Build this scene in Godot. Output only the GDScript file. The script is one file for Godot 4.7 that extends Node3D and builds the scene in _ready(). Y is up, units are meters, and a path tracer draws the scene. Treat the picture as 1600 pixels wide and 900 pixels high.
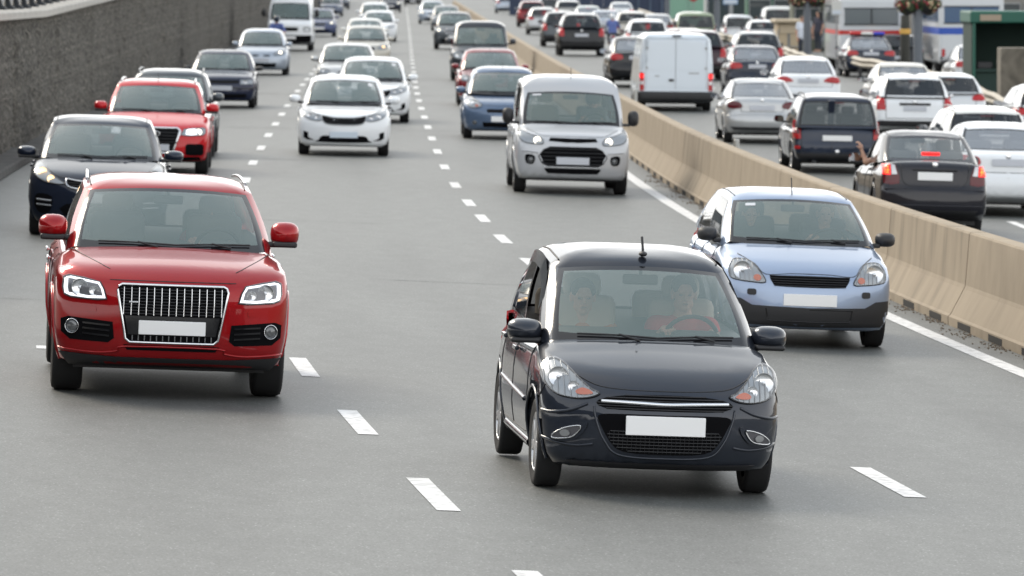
extends Node3D
# A busy dual carriageway seen from a footbridge through a long lens.

# ------------------------------------------------------------------ small mesh builder
class MB:
	var v := PackedVector3Array()
	var n := PackedVector3Array()
	var c := PackedColorArray()
	var uv := PackedVector2Array()
	var ix := PackedInt32Array()
	func pt(p: Vector3, m: Vector3) -> int:
		v.append(p)
		n.append(m)
		return v.size() - 1
	func tri(a: int, b: int, d: int) -> void:
		var m: Vector3 = n[a] + n[b] + n[d]
		if (v[b] - v[a]).cross(v[d] - v[a]).dot(m) > 0.0:
			ix.append_array(PackedInt32Array([a, d, b]))
		else:
			ix.append_array(PackedInt32Array([a, b, d]))
	func quad(a: int, b: int, d: int, e: int) -> void:
		tri(a, b, d)
		tri(a, d, e)
	func face(p: Array) -> void:   # flat polygon, convex
		var m: Vector3 = (p[2] - p[0]).cross(p[1] - p[0]).normalized()
		var k := []
		for q in p: k.append(pt(q, m))
		for i in range(1, p.size() - 1):
			ix.append_array(PackedInt32Array([k[0], k[i], k[i + 1]]))
	func faceto(p: Array, out: Vector3) -> void:
		var m: Vector3 = (p[1] - p[0]).cross(p[2] - p[0])
		var q := p
		if m.dot(out) > 0.0:
			q = p.duplicate()
			q.reverse()
		face(q)
	func box(lo: Vector3, hi: Vector3) -> void:
		var o := [Vector3(lo.x, lo.y, lo.z), Vector3(hi.x, lo.y, lo.z), Vector3(hi.x, lo.y, hi.z), Vector3(lo.x, lo.y, hi.z),
			Vector3(lo.x, hi.y, lo.z), Vector3(hi.x, hi.y, lo.z), Vector3(hi.x, hi.y, hi.z), Vector3(lo.x, hi.y, hi.z)]
		faceto([o[0], o[1], o[2], o[3]], Vector3.DOWN)
		faceto([o[4], o[5], o[6], o[7]], Vector3.UP)
		faceto([o[0], o[1], o[5], o[4]], Vector3.FORWARD)
		faceto([o[3], o[2], o[6], o[7]], Vector3.BACK)
		faceto([o[0], o[3], o[7], o[4]], Vector3.LEFT)
		faceto([o[1], o[2], o[6], o[5]], Vector3.RIGHT)
	func rbox(at: Vector3, size: Vector3, r: float, seg := 2, turn := Basis.IDENTITY) -> void:   # box with rounded edges
		var h := size * 0.5
		r = minf(r, minf(h.x, minf(h.y, h.z)) * 0.99)
		var rows := []
		for s in 2:
			for k in seg + 1:
				var a: float = -PI / 2 + (s + float(k) / seg) * PI / 2
				var row := []
				for o in 4:
					for j in seg + 1:
						var b: float = (o + float(j) / seg) * PI / 2
						var m := Vector3(cos(a) * cos(b), sin(a), cos(a) * sin(b))
						var sg := Vector3(1.0 if o == 0 or o == 3 else -1.0, 1.0 if s == 1 else -1.0, 1.0 if o < 2 else -1.0)
						row.append(pt(at + turn * (m * r + sg * (h - Vector3(r, r, r))), turn * m))
				rows.append(row)
		for i in rows.size() - 1:
			for j in rows[0].size():
				var j2: int = (j + 1) % rows[0].size()
				quad(rows[i][j], rows[i][j2], rows[i + 1][j2], rows[i + 1][j])
		for e in [0, rows.size() - 1]:   # caps are flat: a fan over the inner rectangle
			var row: Array = rows[e]
			for j in range(1, row.size() - 1):
				tri(row[0], row[j], row[j + 1])
	func ball(at: Vector3, rad: Vector3, seg := 12, rings := 8) -> void:
		var rows := []
		for i in rings + 1:
			var a := -PI / 2 + PI * i / rings
			var row := []
			for j in seg:
				var b := TAU * j / seg
				var m := Vector3(cos(a) * cos(b), sin(a), cos(a) * sin(b))
				row.append(pt(at + m * rad, (m / rad).normalized()))
			rows.append(row)
		for i in rings:
			for j in seg:
				quad(rows[i][j], rows[i][(j + 1) % seg], rows[i + 1][(j + 1) % seg], rows[i + 1][j])
	func lathe(prof: Array, at: Vector3, axis: Basis, seg := 24, smooth := true) -> void:   # prof: Vector2(radius, along axis.y)
		var pn := []
		for i in prof.size():
			var a: Vector2 = prof[maxi(i - 1, 0)]
			var b: Vector2 = prof[mini(i + 1, prof.size() - 1)]
			var t := (b - a)
			pn.append(Vector2(t.y, -t.x).normalized())
		var rows := []
		for i in prof.size() - 1:
			var nn := [pn[i], pn[i + 1]]
			if not smooth:
				var t2: Vector2 = prof[i + 1] - prof[i]
				nn = [Vector2(t2.y, -t2.x).normalized(), Vector2(t2.y, -t2.x).normalized()]
			var rr := [[], []]
			for k in 2:
				for j in seg:
					var b2 := TAU * j / seg
					var d := Vector3(cos(b2), 0, sin(b2))
					rr[k].append(pt(at + axis * (d * prof[i + k].x + Vector3.UP * prof[i + k].y), (axis * (d * nn[k].x + Vector3.UP * nn[k].y)).normalized()))
			for j in seg:
				quad(rr[0][j], rr[0][(j + 1) % seg], rr[1][(j + 1) % seg], rr[1][j])
	func tube(path: Array, r: float, seg := 6, closed := false, flat := 1.0) -> void:
		var rows := []
		var cnt := path.size()
		var up := Vector3.UP
		for i in cnt:
			var a: Vector3 = path[(i - 1 + cnt) % cnt] if closed or i > 0 else path[0]
			var b: Vector3 = path[(i + 1) % cnt] if closed or i < cnt - 1 else path[cnt - 1]
			var t := (b - a).normalized()
			if absf(t.dot(up)) > 0.95: up = Vector3.RIGHT if absf(t.x) < 0.7 else Vector3.BACK
			var s := t.cross(up).normalized()
			var u := s.cross(t)
			var row := []
			for j in seg:
				var q := TAU * j / seg
				var m := s * cos(q) + u * sin(q) * flat
				row.append(pt(path[i] + m * r, (s * cos(q) + u * sin(q)).normalized()))
			rows.append(row)
		for i in (cnt if closed else cnt - 1):
			for j in seg:
				quad(rows[i][j], rows[i][(j + 1) % seg], rows[(i + 1) % cnt][(j + 1) % seg], rows[(i + 1) % cnt][j])
		if not closed:
			for e in [0, cnt - 1]:
				for j in range(1, seg - 1): tri(rows[e][0], rows[e][j], rows[e][j + 1])
	func grid(rows: Array, closed := false, out := Vector3.ZERO, away := Vector3.INF) -> void:   # rows of points; smooth normals from the grid
		var nr := rows.size()
		var nc: int = rows[0].size()
		var base := v.size()
		for i in nr:
			for j in nc:
				var a: Vector3 = rows[i][(j + 1) % nc if closed else mini(j + 1, nc - 1)] - rows[i][(j - 1 + nc) % nc if closed else maxi(j - 1, 0)]
				var b: Vector3 = rows[mini(i + 1, nr - 1)][j] - rows[maxi(i - 1, 0)][j]
				var m := a.cross(b).normalized()
				pt(rows[i][j], m)
		if out != Vector3.ZERO and n[base + nc * (nr / 2) + nc / 2].dot(out) < 0.0:
			for k in range(base, v.size()): n[k] = -n[k]
		if away != Vector3.INF:
			for k in range(base, v.size()):
				if n[k].dot(v[k] - away) < 0.0: n[k] = -n[k]
		for i in nr - 1:
			for j in (nc if closed else nc - 1):
				var j2 := (j + 1) % nc
				quad(base + i * nc + j, base + i * nc + j2, base + (i + 1) * nc + j2, base + (i + 1) * nc + j)
	func add(o: MB, xf := Transform3D.IDENTITY) -> void:
		var base := v.size()
		for i in o.v.size():
			v.append(xf * o.v[i])
			n.append((xf.basis * o.n[i]).normalized())
		if o.c.size(): c.append_array(o.c)
		for k in o.ix: ix.append(base + k)
	func mesh() -> ArrayMesh:
		var a := []
		a.resize(Mesh.ARRAY_MAX)
		a[Mesh.ARRAY_VERTEX] = v
		a[Mesh.ARRAY_NORMAL] = n
		if c.size() == v.size(): a[Mesh.ARRAY_COLOR] = c
		if uv.size() == v.size(): a[Mesh.ARRAY_TEX_UV] = uv
		a[Mesh.ARRAY_INDEX] = ix
		var m := ArrayMesh.new()
		m.add_surface_from_arrays(Mesh.PRIMITIVE_TRIANGLES, a)
		return m

static func curve(pts: Array, x: float) -> float:   # monotone-ish cubic through Vector2-like pairs
	var k := pts.size()
	if x <= pts[0][0]: return pts[0][1]
	if x >= pts[k - 1][0]: return pts[k - 1][1]
	var i := 0
	while x > pts[i + 1][0]: i += 1
	var h: float = pts[i + 1][0] - pts[i][0]
	var t: float = (x - pts[i][0]) / h
	var d: float = (pts[i + 1][1] - pts[i][1]) / h
	var d0: float = d if i == 0 else (pts[i][1] - pts[i - 1][1]) / (pts[i][0] - pts[i - 1][0])
	var d1: float = d if i + 2 >= k else (pts[i + 2][1] - pts[i + 1][1]) / (pts[i + 2][0] - pts[i + 1][0])
	var m0: float = 0.0 if d0 * d <= 0.0 else 2.0 * d0 * d / (d0 + d)
	var m1: float = 0.0 if d1 * d <= 0.0 else 2.0 * d1 * d / (d1 + d)
	if i == 0: m0 = d
	if i + 2 >= k: m1 = d
	var t2 := t * t
	var t3 := t2 * t
	return (2 * t3 - 3 * t2 + 1) * pts[i][1] + (t3 - 2 * t2 + t) * h * m0 + (3 * t2 - 2 * t3) * pts[i + 1][1] + (t3 - t2) * h * m1

# ------------------------------------------------------------------ the shell of a vehicle below its windows, as a solid one can ask about
class Shell:
	var zf: float
	var zr: float
	var w2: float
	var top_ := PackedFloat32Array()
	var plan := PackedFloat32Array()
	var side := PackedFloat32Array()
	var fr := PackedFloat32Array()
	var rr := PackedFloat32Array()
	var bot := PackedFloat32Array()
	var len: float
	var nc: float
	var np: float
	var rc: float
	var ks: float
	var kf: float
	var kr: float
	var crown: float
	var ax: Array
	var ra: float
	var ya: float
	var tw: float
	const YM := 3.4
	static func lut(p: Array, most: float) -> PackedFloat32Array:
		var o := PackedFloat32Array()
		for i in 257: o.append(curve_(p, most * i / 256.0))
		return o
	static func curve_(p: Array, x: float) -> float:
		var k := p.size()
		if x <= p[0][0]: return p[0][1]
		if x >= p[k - 1][0]: return p[k - 1][1]
		var i := 0
		while x > p[i + 1][0]: i += 1
		var h: float = p[i + 1][0] - p[i][0]
		var t: float = (x - p[i][0]) / h
		var d: float = (p[i + 1][1] - p[i][1]) / h
		var d0: float = d if i == 0 else (p[i][1] - p[i - 1][1]) / (p[i][0] - p[i - 1][0])
		var d1: float = d if i + 2 >= k else (p[i + 2][1] - p[i + 1][1]) / (p[i + 2][0] - p[i + 1][0])
		var m0: float = 0.0 if d0 * d <= 0.0 else 2.0 * d0 * d / (d0 + d)
		var m1: float = 0.0 if d1 * d <= 0.0 else 2.0 * d1 * d / (d1 + d)
		if i == 0: m0 = d
		if i + 2 >= k: m1 = d
		var t2 := t * t
		var t3 := t2 * t
		return (2 * t3 - 3 * t2 + 1) * p[i][1] + (t3 - 2 * t2 + t) * h * m0 + (3 * t2 - 2 * t3) * p[i + 1][1] + (t3 - t2) * h * m1
	static func at(l: PackedFloat32Array, x: float, most: float) -> float:
		var q := clampf(x / most * 256.0, 0.0, 255.999)
		var i := int(q)
		return l[i] + (l[i + 1] - l[i]) * (q - i)
	func smax(a: float, b: float, k: float) -> float:
		var h := maxf(k - absf(a - b), 0.0) / k
		return maxf(a, b) + h * h * k * 0.25
	func f(x: float, y: float, z: float) -> float:
		var a := absf(x)
		var q := a / w2
		var d := zf - z
		var r := smax(y - at(top_, d, len) + crown * q * q, a - at(side, y, YM) * at(plan, d, len) * w2, ks)
		r = smax(r, z - zf + at(fr, y, YM) + nc * pow(q, np), kf)
		r = smax(r, zr + at(rr, y, YM) + rc * pow(q, 3.0) - z, kr)
		r = smax(r, at(bot, d, len) - y, 0.06)
		if a > w2 - tw - 0.12:
			for zz in ax:
				var e := Vector2(z - zz, y - ya).length() - ra
				r = maxf(r, minf(-e, a - (w2 - tw - 0.1)))
		return r
	func grad(p: Vector3) -> Vector3:
		const E := 0.012
		return Vector3(f(p.x + E, p.y, p.z) - f(p.x - E, p.y, p.z), f(p.x, p.y + E, p.z) - f(p.x, p.y - E, p.z), f(p.x, p.y, p.z + E) - f(p.x, p.y, p.z - E)).normalized()
	func ray(o: Vector3, d: Vector3, t0: float, step: float, into: bool) -> float:   # first crossing along d: into the solid or out of it
		var t := t0
		var last := t0
		for i in 120:
			var q := o + d * t
			var s := f(q.x, q.y, q.z)
			if (s < 0.0) == into:
				var lo := last
				var hi := t
				for k in 11:
					var m := (lo + hi) * 0.5
					var w := o + d * m
					if (f(w.x, w.y, w.z) < 0.0) == into: hi = m
					else: lo = m
				return (lo + hi) * 0.5
			last = t
			t += step
		return -1.0
	func front(x: float, y: float) -> Vector3:
		var t := ray(Vector3(x, y, zf + 0.1), Vector3.FORWARD, 0.0, 0.03, true)
		return Vector3(x, y, zf + 0.1 - (t if t >= 0.0 else 0.6))
	func rear(x: float, y: float) -> Vector3:
		var t := ray(Vector3(x, y, zr - 0.1), Vector3.BACK, 0.0, 0.03, true)
		return Vector3(x, y, zr - 0.1 + (t if t >= 0.0 else 0.6))
	func flank(sx: float, y: float, z: float) -> Vector3:
		var t := ray(Vector3(sx * (w2 + 0.1), y, z), Vector3(-sx, 0, 0), 0.0, 0.02, true)
		return Vector3(sx * (w2 + 0.1 - (t if t >= 0.0 else 0.3)), y, z)
	func over(x: float, z: float) -> Vector3:
		var t := ray(Vector3(x, 2.6, z), Vector3.DOWN, 0.0, 0.05, true)
		return Vector3(x, 2.6 - (t if t >= 0.0 else 1.8), z)
	func build(na: int, nz: int, ne: int, yc: float) -> MB:
		var o := MB.new()
		var e := 0.6
		var rings := []   # [origin z, tilt]
		for i in range(ne, 0, -1): rings.append([zr + e, -PI / 2 * i / (ne + 0.5)])
		for i in nz + 1: rings.append([lerpf(zr + e, zf - e, float(i) / nz), 0.0])
		for i in range(1, ne + 1): rings.append([zf - e, PI / 2 * i / (ne + 0.5)])
		var rows := []
		for r in rings:
			var left := []
			var right := []
			for j in na + 1:
				var a := PI * j / na
				var d := Vector3(sin(a) * cos(r[1]), cos(a) * cos(r[1]), sin(r[1]))
				var org := Vector3(0, yc, r[0])
				var t := ray(org, d, 0.05, 0.05, false)
				var p := org + d * maxf(t, 0.02)
				var m := grad(p)
				right.append(o.pt(p, m))
				if j > 0 and j < na: left.append(o.pt(Vector3(-p.x, p.y, p.z), Vector3(-m.x, m.y, m.z)))
			left.reverse()
			rows.append(right + left)
		var cnt: int = rows[0].size()
		for i in rows.size() - 1:
			for j in cnt: o.quad(rows[i][j], rows[i][(j + 1) % cnt], rows[i + 1][(j + 1) % cnt], rows[i + 1][j])
		for k in [0, rows.size() - 1]:
			var z := zf if k > 0 else zr
			var t2 := ray(Vector3(0, yc, z - signf(z) * e), Vector3(0, 0, signf(z)), 0.05, 0.05, false)
			var p2 := Vector3(0, yc, z - signf(z) * e + signf(z) * t2)
			var q := o.pt(p2, Vector3(0, 0, signf(z)))
			for j in cnt: o.tri(q, rows[k][j], rows[k][(j + 1) % cnt])
		return o

static func mirror(p: Array) -> Array:
	var o := []
	for q in p: o.append(Vector2(-q.x, q.y))
	return o
static func V(flat: Array) -> Array:   # x, y, x, y ... to points
	var o := []
	for i in range(0, flat.size(), 2): o.append(Vector2(flat[i], flat[i + 1]))
	return o
static func soft(p: Array, per := 4, closed := true) -> Array:   # a smooth curve through the points
	var o := []
	var k := p.size()
	for i in (k if closed else k - 1):
		var a = p[(i - 1 + k) % k] if closed or i > 0 else p[0]
		var b = p[i]
		var c = p[(i + 1) % k]
		var d = p[(i + 2) % k] if closed or i + 2 < k else p[k - 1]
		for j in per:
			var t := float(j) / per
			o.append(0.5 * (2.0 * b + (c - a) * t + (2.0 * a - 5.0 * b + 4.0 * c - d) * t * t + (3.0 * b - a - 3.0 * c + d) * t * t * t))
	if not closed: o.append(p[k - 1])
	return o
static func oval(cx: float, cy: float, rx: float, ry: float, k := 16) -> Array:
	var o := []
	for i in k: o.append(Vector2(cx + cos(TAU * i / k) * rx, cy + sin(TAU * i / k) * ry))
	return o
static func rect(x0: float, y0: float, x1: float, y1: float, r := 0.0) -> Array:
	if r <= 0.0: return [Vector2(x0, y0), Vector2(x1, y0), Vector2(x1, y1), Vector2(x0, y1)]
	var o := []
	for k in 4:
		var c := Vector2(x1 - r if k == 0 or k == 3 else x0 + r, y1 - r if k < 2 else y0 + r)
		for j in 4:
			var a := PI / 2 * (k + j / 3.0)
			o.append(c + Vector2(cos(a), sin(a)) * r)
	return o
static func densify(p: Array, h: float) -> Array:
	var o := []
	for i in p.size():
		var a: Vector2 = p[i]
		var b: Vector2 = p[(i + 1) % p.size()]
		var k := maxi(1, int(ceil(a.distance_to(b) / h)))
		for j in k: o.append(a.lerp(b, float(j) / k))
	return o

# ------------------------------------------------------------------ one kind of vehicle: its parts, made once and then shared by every car of that kind
class Kind:
	var s: Shell
	var p: Dictionary
	var e := []     # {name, mesh, mat, sub, xf, label}
	func add(called: String, m: Mesh, mat: String, sub := -1, xf := Transform3D.IDENTITY, tag := "") -> int:
		e.append({"name": called, "mesh": m, "mat": mat, "sub": sub, "xf": xf, "tag": tag})
		return e.size() - 1

func patch(k: Kind, outline: Array, facing: String, off: float, deep := 0.012, h := 0.06, bulge := 0.0) -> MB:
	# a skin laid over the shell inside an outline drawn on its front, rear, flank (z, y) or top (x, z)
	var o := MB.new()
	var ring := densify(outline, h)
	var poly := PackedVector2Array(ring)
	var pts := PackedVector2Array(ring)
	var lo: Vector2 = ring[0]
	var hi: Vector2 = ring[0]
	for q in ring:
		lo = lo.min(q)
		hi = hi.max(q)
	var nx := int((hi.x - lo.x) / h) + 1
	var ny := int((hi.y - lo.y) / h) + 1
	for i in range(1, nx):
		for j in range(1, ny):
			var q := lo + Vector2((hi.x - lo.x) * i / nx, (hi.y - lo.y) * j / ny)
			if not Geometry2D.is_point_in_polygon(q, poly): continue
			var near := false
			for w in ring:
				if q.distance_squared_to(w) < h * h * 0.16:
					near = true
					break
			if not near: pts.append(q)
	var idx := PackedInt32Array()
	for q in pts:
		var b := 0.0
		if bulge > 0.0:
			var dm := 1e9
			for i in ring.size():
				dm = minf(dm, q.distance_to(Geometry2D.get_closest_point_to_segment(q, ring[i], ring[(i + 1) % ring.size()])))
			b = bulge * (1.0 - pow(1.0 - clampf(dm / 0.06, 0.0, 1.0), 2.0))
		var a := onto(k, q, facing)
		idx.append(o.pt(a[0] + a[1] * (off + b), a[1]))
	var t := Geometry2D.triangulate_delaunay(pts)
	for i in range(0, t.size(), 3):
		var g := (pts[t[i]] + pts[t[i + 1]] + pts[t[i + 2]]) / 3.0
		if Geometry2D.is_point_in_polygon(g, poly): o.tri(t[i], t[i + 1], t[i + 2])
	if deep > 0.0:
		var cen := Vector2.ZERO
		for q in ring: cen += q / ring.size()
		var rows := []
		for i in ring.size():
			var a := onto(k, ring[i], facing)
			var t2: Vector2 = ring[(i + 1) % ring.size()] - ring[(i - 1 + ring.size()) % ring.size()]
			var side := Vector2(t2.y, -t2.x).normalized()
			if Geometry2D.is_point_in_polygon(ring[i] + side * 0.002, poly): side = -side
			var m := Vector3(side.x, side.y, 0) if facing == "front" or facing == "rear" else Vector3(0, side.y, side.x) if facing != "top" else Vector3(side.x, 0, side.y)
			rows.append([o.pt(a[0] + a[1] * off, m), o.pt(a[0] + a[1] * (off - deep), m)])
		for i in rows.size():
			var w = rows[(i + 1) % rows.size()]
			o.quad(rows[i][0], w[0], w[1], rows[i][1])
	return o

func onto(k: Kind, q: Vector2, facing: String) -> Array:
	var p: Vector3
	if facing == "front": p = k.s.front(q.x, q.y)
	elif facing == "rear": p = k.s.rear(q.x, q.y)
	elif facing == "top": p = k.s.over(q.x, q.y)
	else: p = k.s.flank(1.0 if facing == "right" else -1.0, q.y, q.x)
	return [p, k.s.grad(p)]

func line(k: Kind, pts: Array, facing: String, r: float, off := 0.0, closed := false, flat := 1.0, h := 0.05) -> MB:
	var o := MB.new()
	var path := []
	var cnt := pts.size()
	for i in (cnt if closed else cnt - 1):
		var a: Vector2 = pts[i]
		var b: Vector2 = pts[(i + 1) % cnt]
		var m := maxi(1, int(ceil(a.distance_to(b) / h)))
		for j in m:
			var w := onto(k, a.lerp(b, float(j) / m), facing)
			path.append(w[0] + w[1] * off)
	if not closed:
		var w2 := onto(k, pts[cnt - 1], facing)
		path.append(w2[0] + w2[1] * off)
	o.tube(path, r, 6, closed, flat)
	return o

const SHELL := {"foh": 0.85, "wb": 2.6, "wr": 0.31, "tw": 0.2, "nc": 0.24, "np": 2.6, "rc": 0.14, "ks": 0.12, "kf": 0.1, "kr": 0.1, "crown": 0.05, "na": 22, "nz": 44, "ne": 12,
	"plan": [[0, 0.94], [0.5, 0.98], [1.1, 1.0], [3.2, 1.0], [4.6, 0.95]], "bend": 0.02, "seats": 2, "rims": "silver", "interior": "interior_dark", "lod": 1}

func make_kind(given: Dictionary) -> Kind:
	var p := SHELL.duplicate()
	p.merge(given, true)
	var k := Kind.new()
	k.p = p
	var s := Shell.new()
	k.s = s
	var l: float = p.L
	s.len = l
	s.zf = l / 2
	s.zr = -l / 2
	s.w2 = p.W / 2
	s.top_ = Shell.lut(p.top, l)
	s.plan = Shell.lut(p.plan, l)
	s.side = Shell.lut(p.side, Shell.YM)
	s.fr = Shell.lut(p.fr, Shell.YM)
	s.rr = Shell.lut(p.rr, Shell.YM)
	s.bot = Shell.lut(p.bot, l)
	for a in ["nc", "np", "rc", "ks", "kf", "kr", "crown", "tw"]: s.set(a, p[a])
	var z1: float = s.zf - p.foh
	var z2: float = z1 - p.wb
	s.ax = [z1, z2]
	s.ra = p.wr + 0.055
	s.ya = p.wr + 0.01
	k.add("body", s.build(p.na, p.nz, p.ne, p.get("yc", 0.62)).mesh(), "paint")
	if p.has("cowl"): cabin(k)
	# wheels
	var tw: float = p.tw
	var wr: float = p.wr
	var tyre := MB.new()
	var side := Basis(Vector3.BACK, -PI / 2)   # lathe axis along +x
	var rim_r: float = wr * p.get("rim_share", 0.66)
	tyre.lathe(V([rim_r, -tw * 0.40, wr * 0.86, -tw * 0.5, wr * 0.96, -tw * 0.46, wr, -tw * 0.34, wr, tw * 0.34, wr * 0.96, tw * 0.46, wr * 0.86, tw * 0.5, rim_r, tw * 0.40]), Vector3.ZERO, side, 32)
	var rim := MB.new()
	rim.lathe(V([rim_r * 1.01, tw * 0.42, rim_r * 0.95, tw * 0.44, rim_r * 0.9, tw * 0.3, rim_r * 0.88, -tw * 0.3]), Vector3.ZERO, side, 28)
	var hub := MB.new()
	hub.lathe(V([0.001, tw * 0.16, rim_r * 0.93, tw * 0.10]), Vector3.ZERO, side, 20)
	var ns: int = p.get("spokes", 5)
	for i in ns:
		for dbl in ([-0.1, 0.1] if p.lod > 1 else [0.0]):
			var a: float = TAU * i / ns + dbl
			var bs := Basis(Vector3.RIGHT, a)
			rim.rbox(bs * Vector3(tw * 0.36, rim_r * 0.52, 0), Vector3(0.025, rim_r * 0.9, 0.034 if dbl != 0.0 else 0.06), 0.008, 1, bs)
	rim.lathe(V([0.001, tw * 0.40, rim_r * 0.16, tw * 0.39, rim_r * 0.2, tw * 0.3]), Vector3.ZERO, side, 14)
	var tm := tyre.mesh()
	var rm := rim.mesh()
	var hm := hub.mesh()
	for i in 2:
		for sx in [-1.0, 1.0]:
			var xf := Transform3D(Basis(Vector3.UP, 0.0 if sx > 0 else PI), Vector3(sx * (s.w2 - tw / 2 - 0.02), wr, [z1, z2][i]))
			var w := k.add("wheel", hm, "steel_dark", -1, xf)
			k.add("tyre", tm, "tyre", w)
			k.add("rim", rm, "rim_" + p.rims, w)
	# dark liners close the arches behind the wheels
	var liner := MB.new()
	for zz in [z1, z2]:
		for sx in [-1.0, 1.0]:
			var arc := [[], []]
			for i in 17:
				var a: float = lerpf(0.12, PI - 0.12, i / 16.0)
				for q in 2: arc[q].append(Vector3(sx * (s.w2 - [0.03, tw + 0.115][q]), s.ya + sin(a) * (s.ra + 0.006), zz + cos(a) * (s.ra + 0.006)))
			liner.grid(arc, false, Vector3.DOWN)
			var inner := []
			for i in 17: inner.append(arc[1][i])
			inner.append(Vector3(arc[1][16].x, 0.24, arc[1][16].z))
			inner.append(Vector3(arc[1][0].x, 0.24, arc[1][0].z))
			liner.faceto(inner, Vector3(sx, 0, 0))
	# underbody
	liner.box(Vector3(-s.w2 * 0.8, 0.17 + (s.bot[128] - 0.17) * 0.5, s.zr + 0.5), Vector3(s.w2 * 0.8, s.bot[128] + 0.05, s.zf - 0.4))
	k.add("underbody", liner.mesh(), "black_plastic")
	# mirrors
	if p.has("mir"):
		var q: Array = p.mir    # x reach, y, d from front, width, height, paint?
		for sx in [-1.0, 1.0]:
			var c := Vector3(sx * q[0], q[1], s.zf - q[2])
			var b := MB.new()
			var shape := []
			for i in 9:
				var row := []
				var a := PI / 2 * i / 8.0
				for j in 20:
					var t := TAU * j / 20
					var ct := signf(cos(t)) * pow(absf(cos(t)), 0.72)
					var st := signf(sin(t)) * pow(absf(sin(t)), 0.72)
					row.append(c + Vector3(ct * q[3] * 0.5 * cos(a), st * q[4] * 0.5 * cos(a) + 0.012 * sx * ct * 0.0, -0.05 + 0.13 * sin(a)))
				shape.append(row)
			b.grid(shape, true, Vector3.ZERO, c + Vector3(0, 0, -0.06))
			for i in range(b.n.size() - 20, b.n.size()): b.n[i] = Vector3.BACK
			var bk := k.add("mirror", b.mesh(), q[5])
			if q[5] == "paint" and p.lod > 1:
				var lowm := MB.new()
				lowm.rbox(c + Vector3(0, -q[4] * 0.40, 0.0), Vector3(q[3] * 0.86, q[4] * 0.24, 0.14), 0.018)
				k.add("mirror_base", lowm.mesh(), "black_plastic", bk)
			var g := MB.new()
			var disc := []
			for j in 20:
				var t := TAU * j / 20
				disc.append(c + Vector3(signf(cos(t)) * pow(absf(cos(t)), 0.72) * q[3] * 0.5, signf(sin(t)) * pow(absf(sin(t)), 0.72) * q[4] * 0.5, -0.05))
			g.faceto(disc, Vector3.FORWARD)
			k.add("mirror_glass", g.mesh(), "mirror", bk)
			var arm := MB.new()
			var inner: float = q[6] if q.size() > 6 else s.w2 * 0.88
			arm.rbox(Vector3(sx * (inner + q[0] - q[3] * 0.3) / 2, q[1] - q[4] * 0.42, s.zf - q[2] - 0.01), Vector3(absf(q[0] - q[3] * 0.2 - inner), 0.045, 0.09), 0.018)
			k.add("mirror_arm", arm.mesh(), "black_plastic", bk)
	return k

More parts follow.
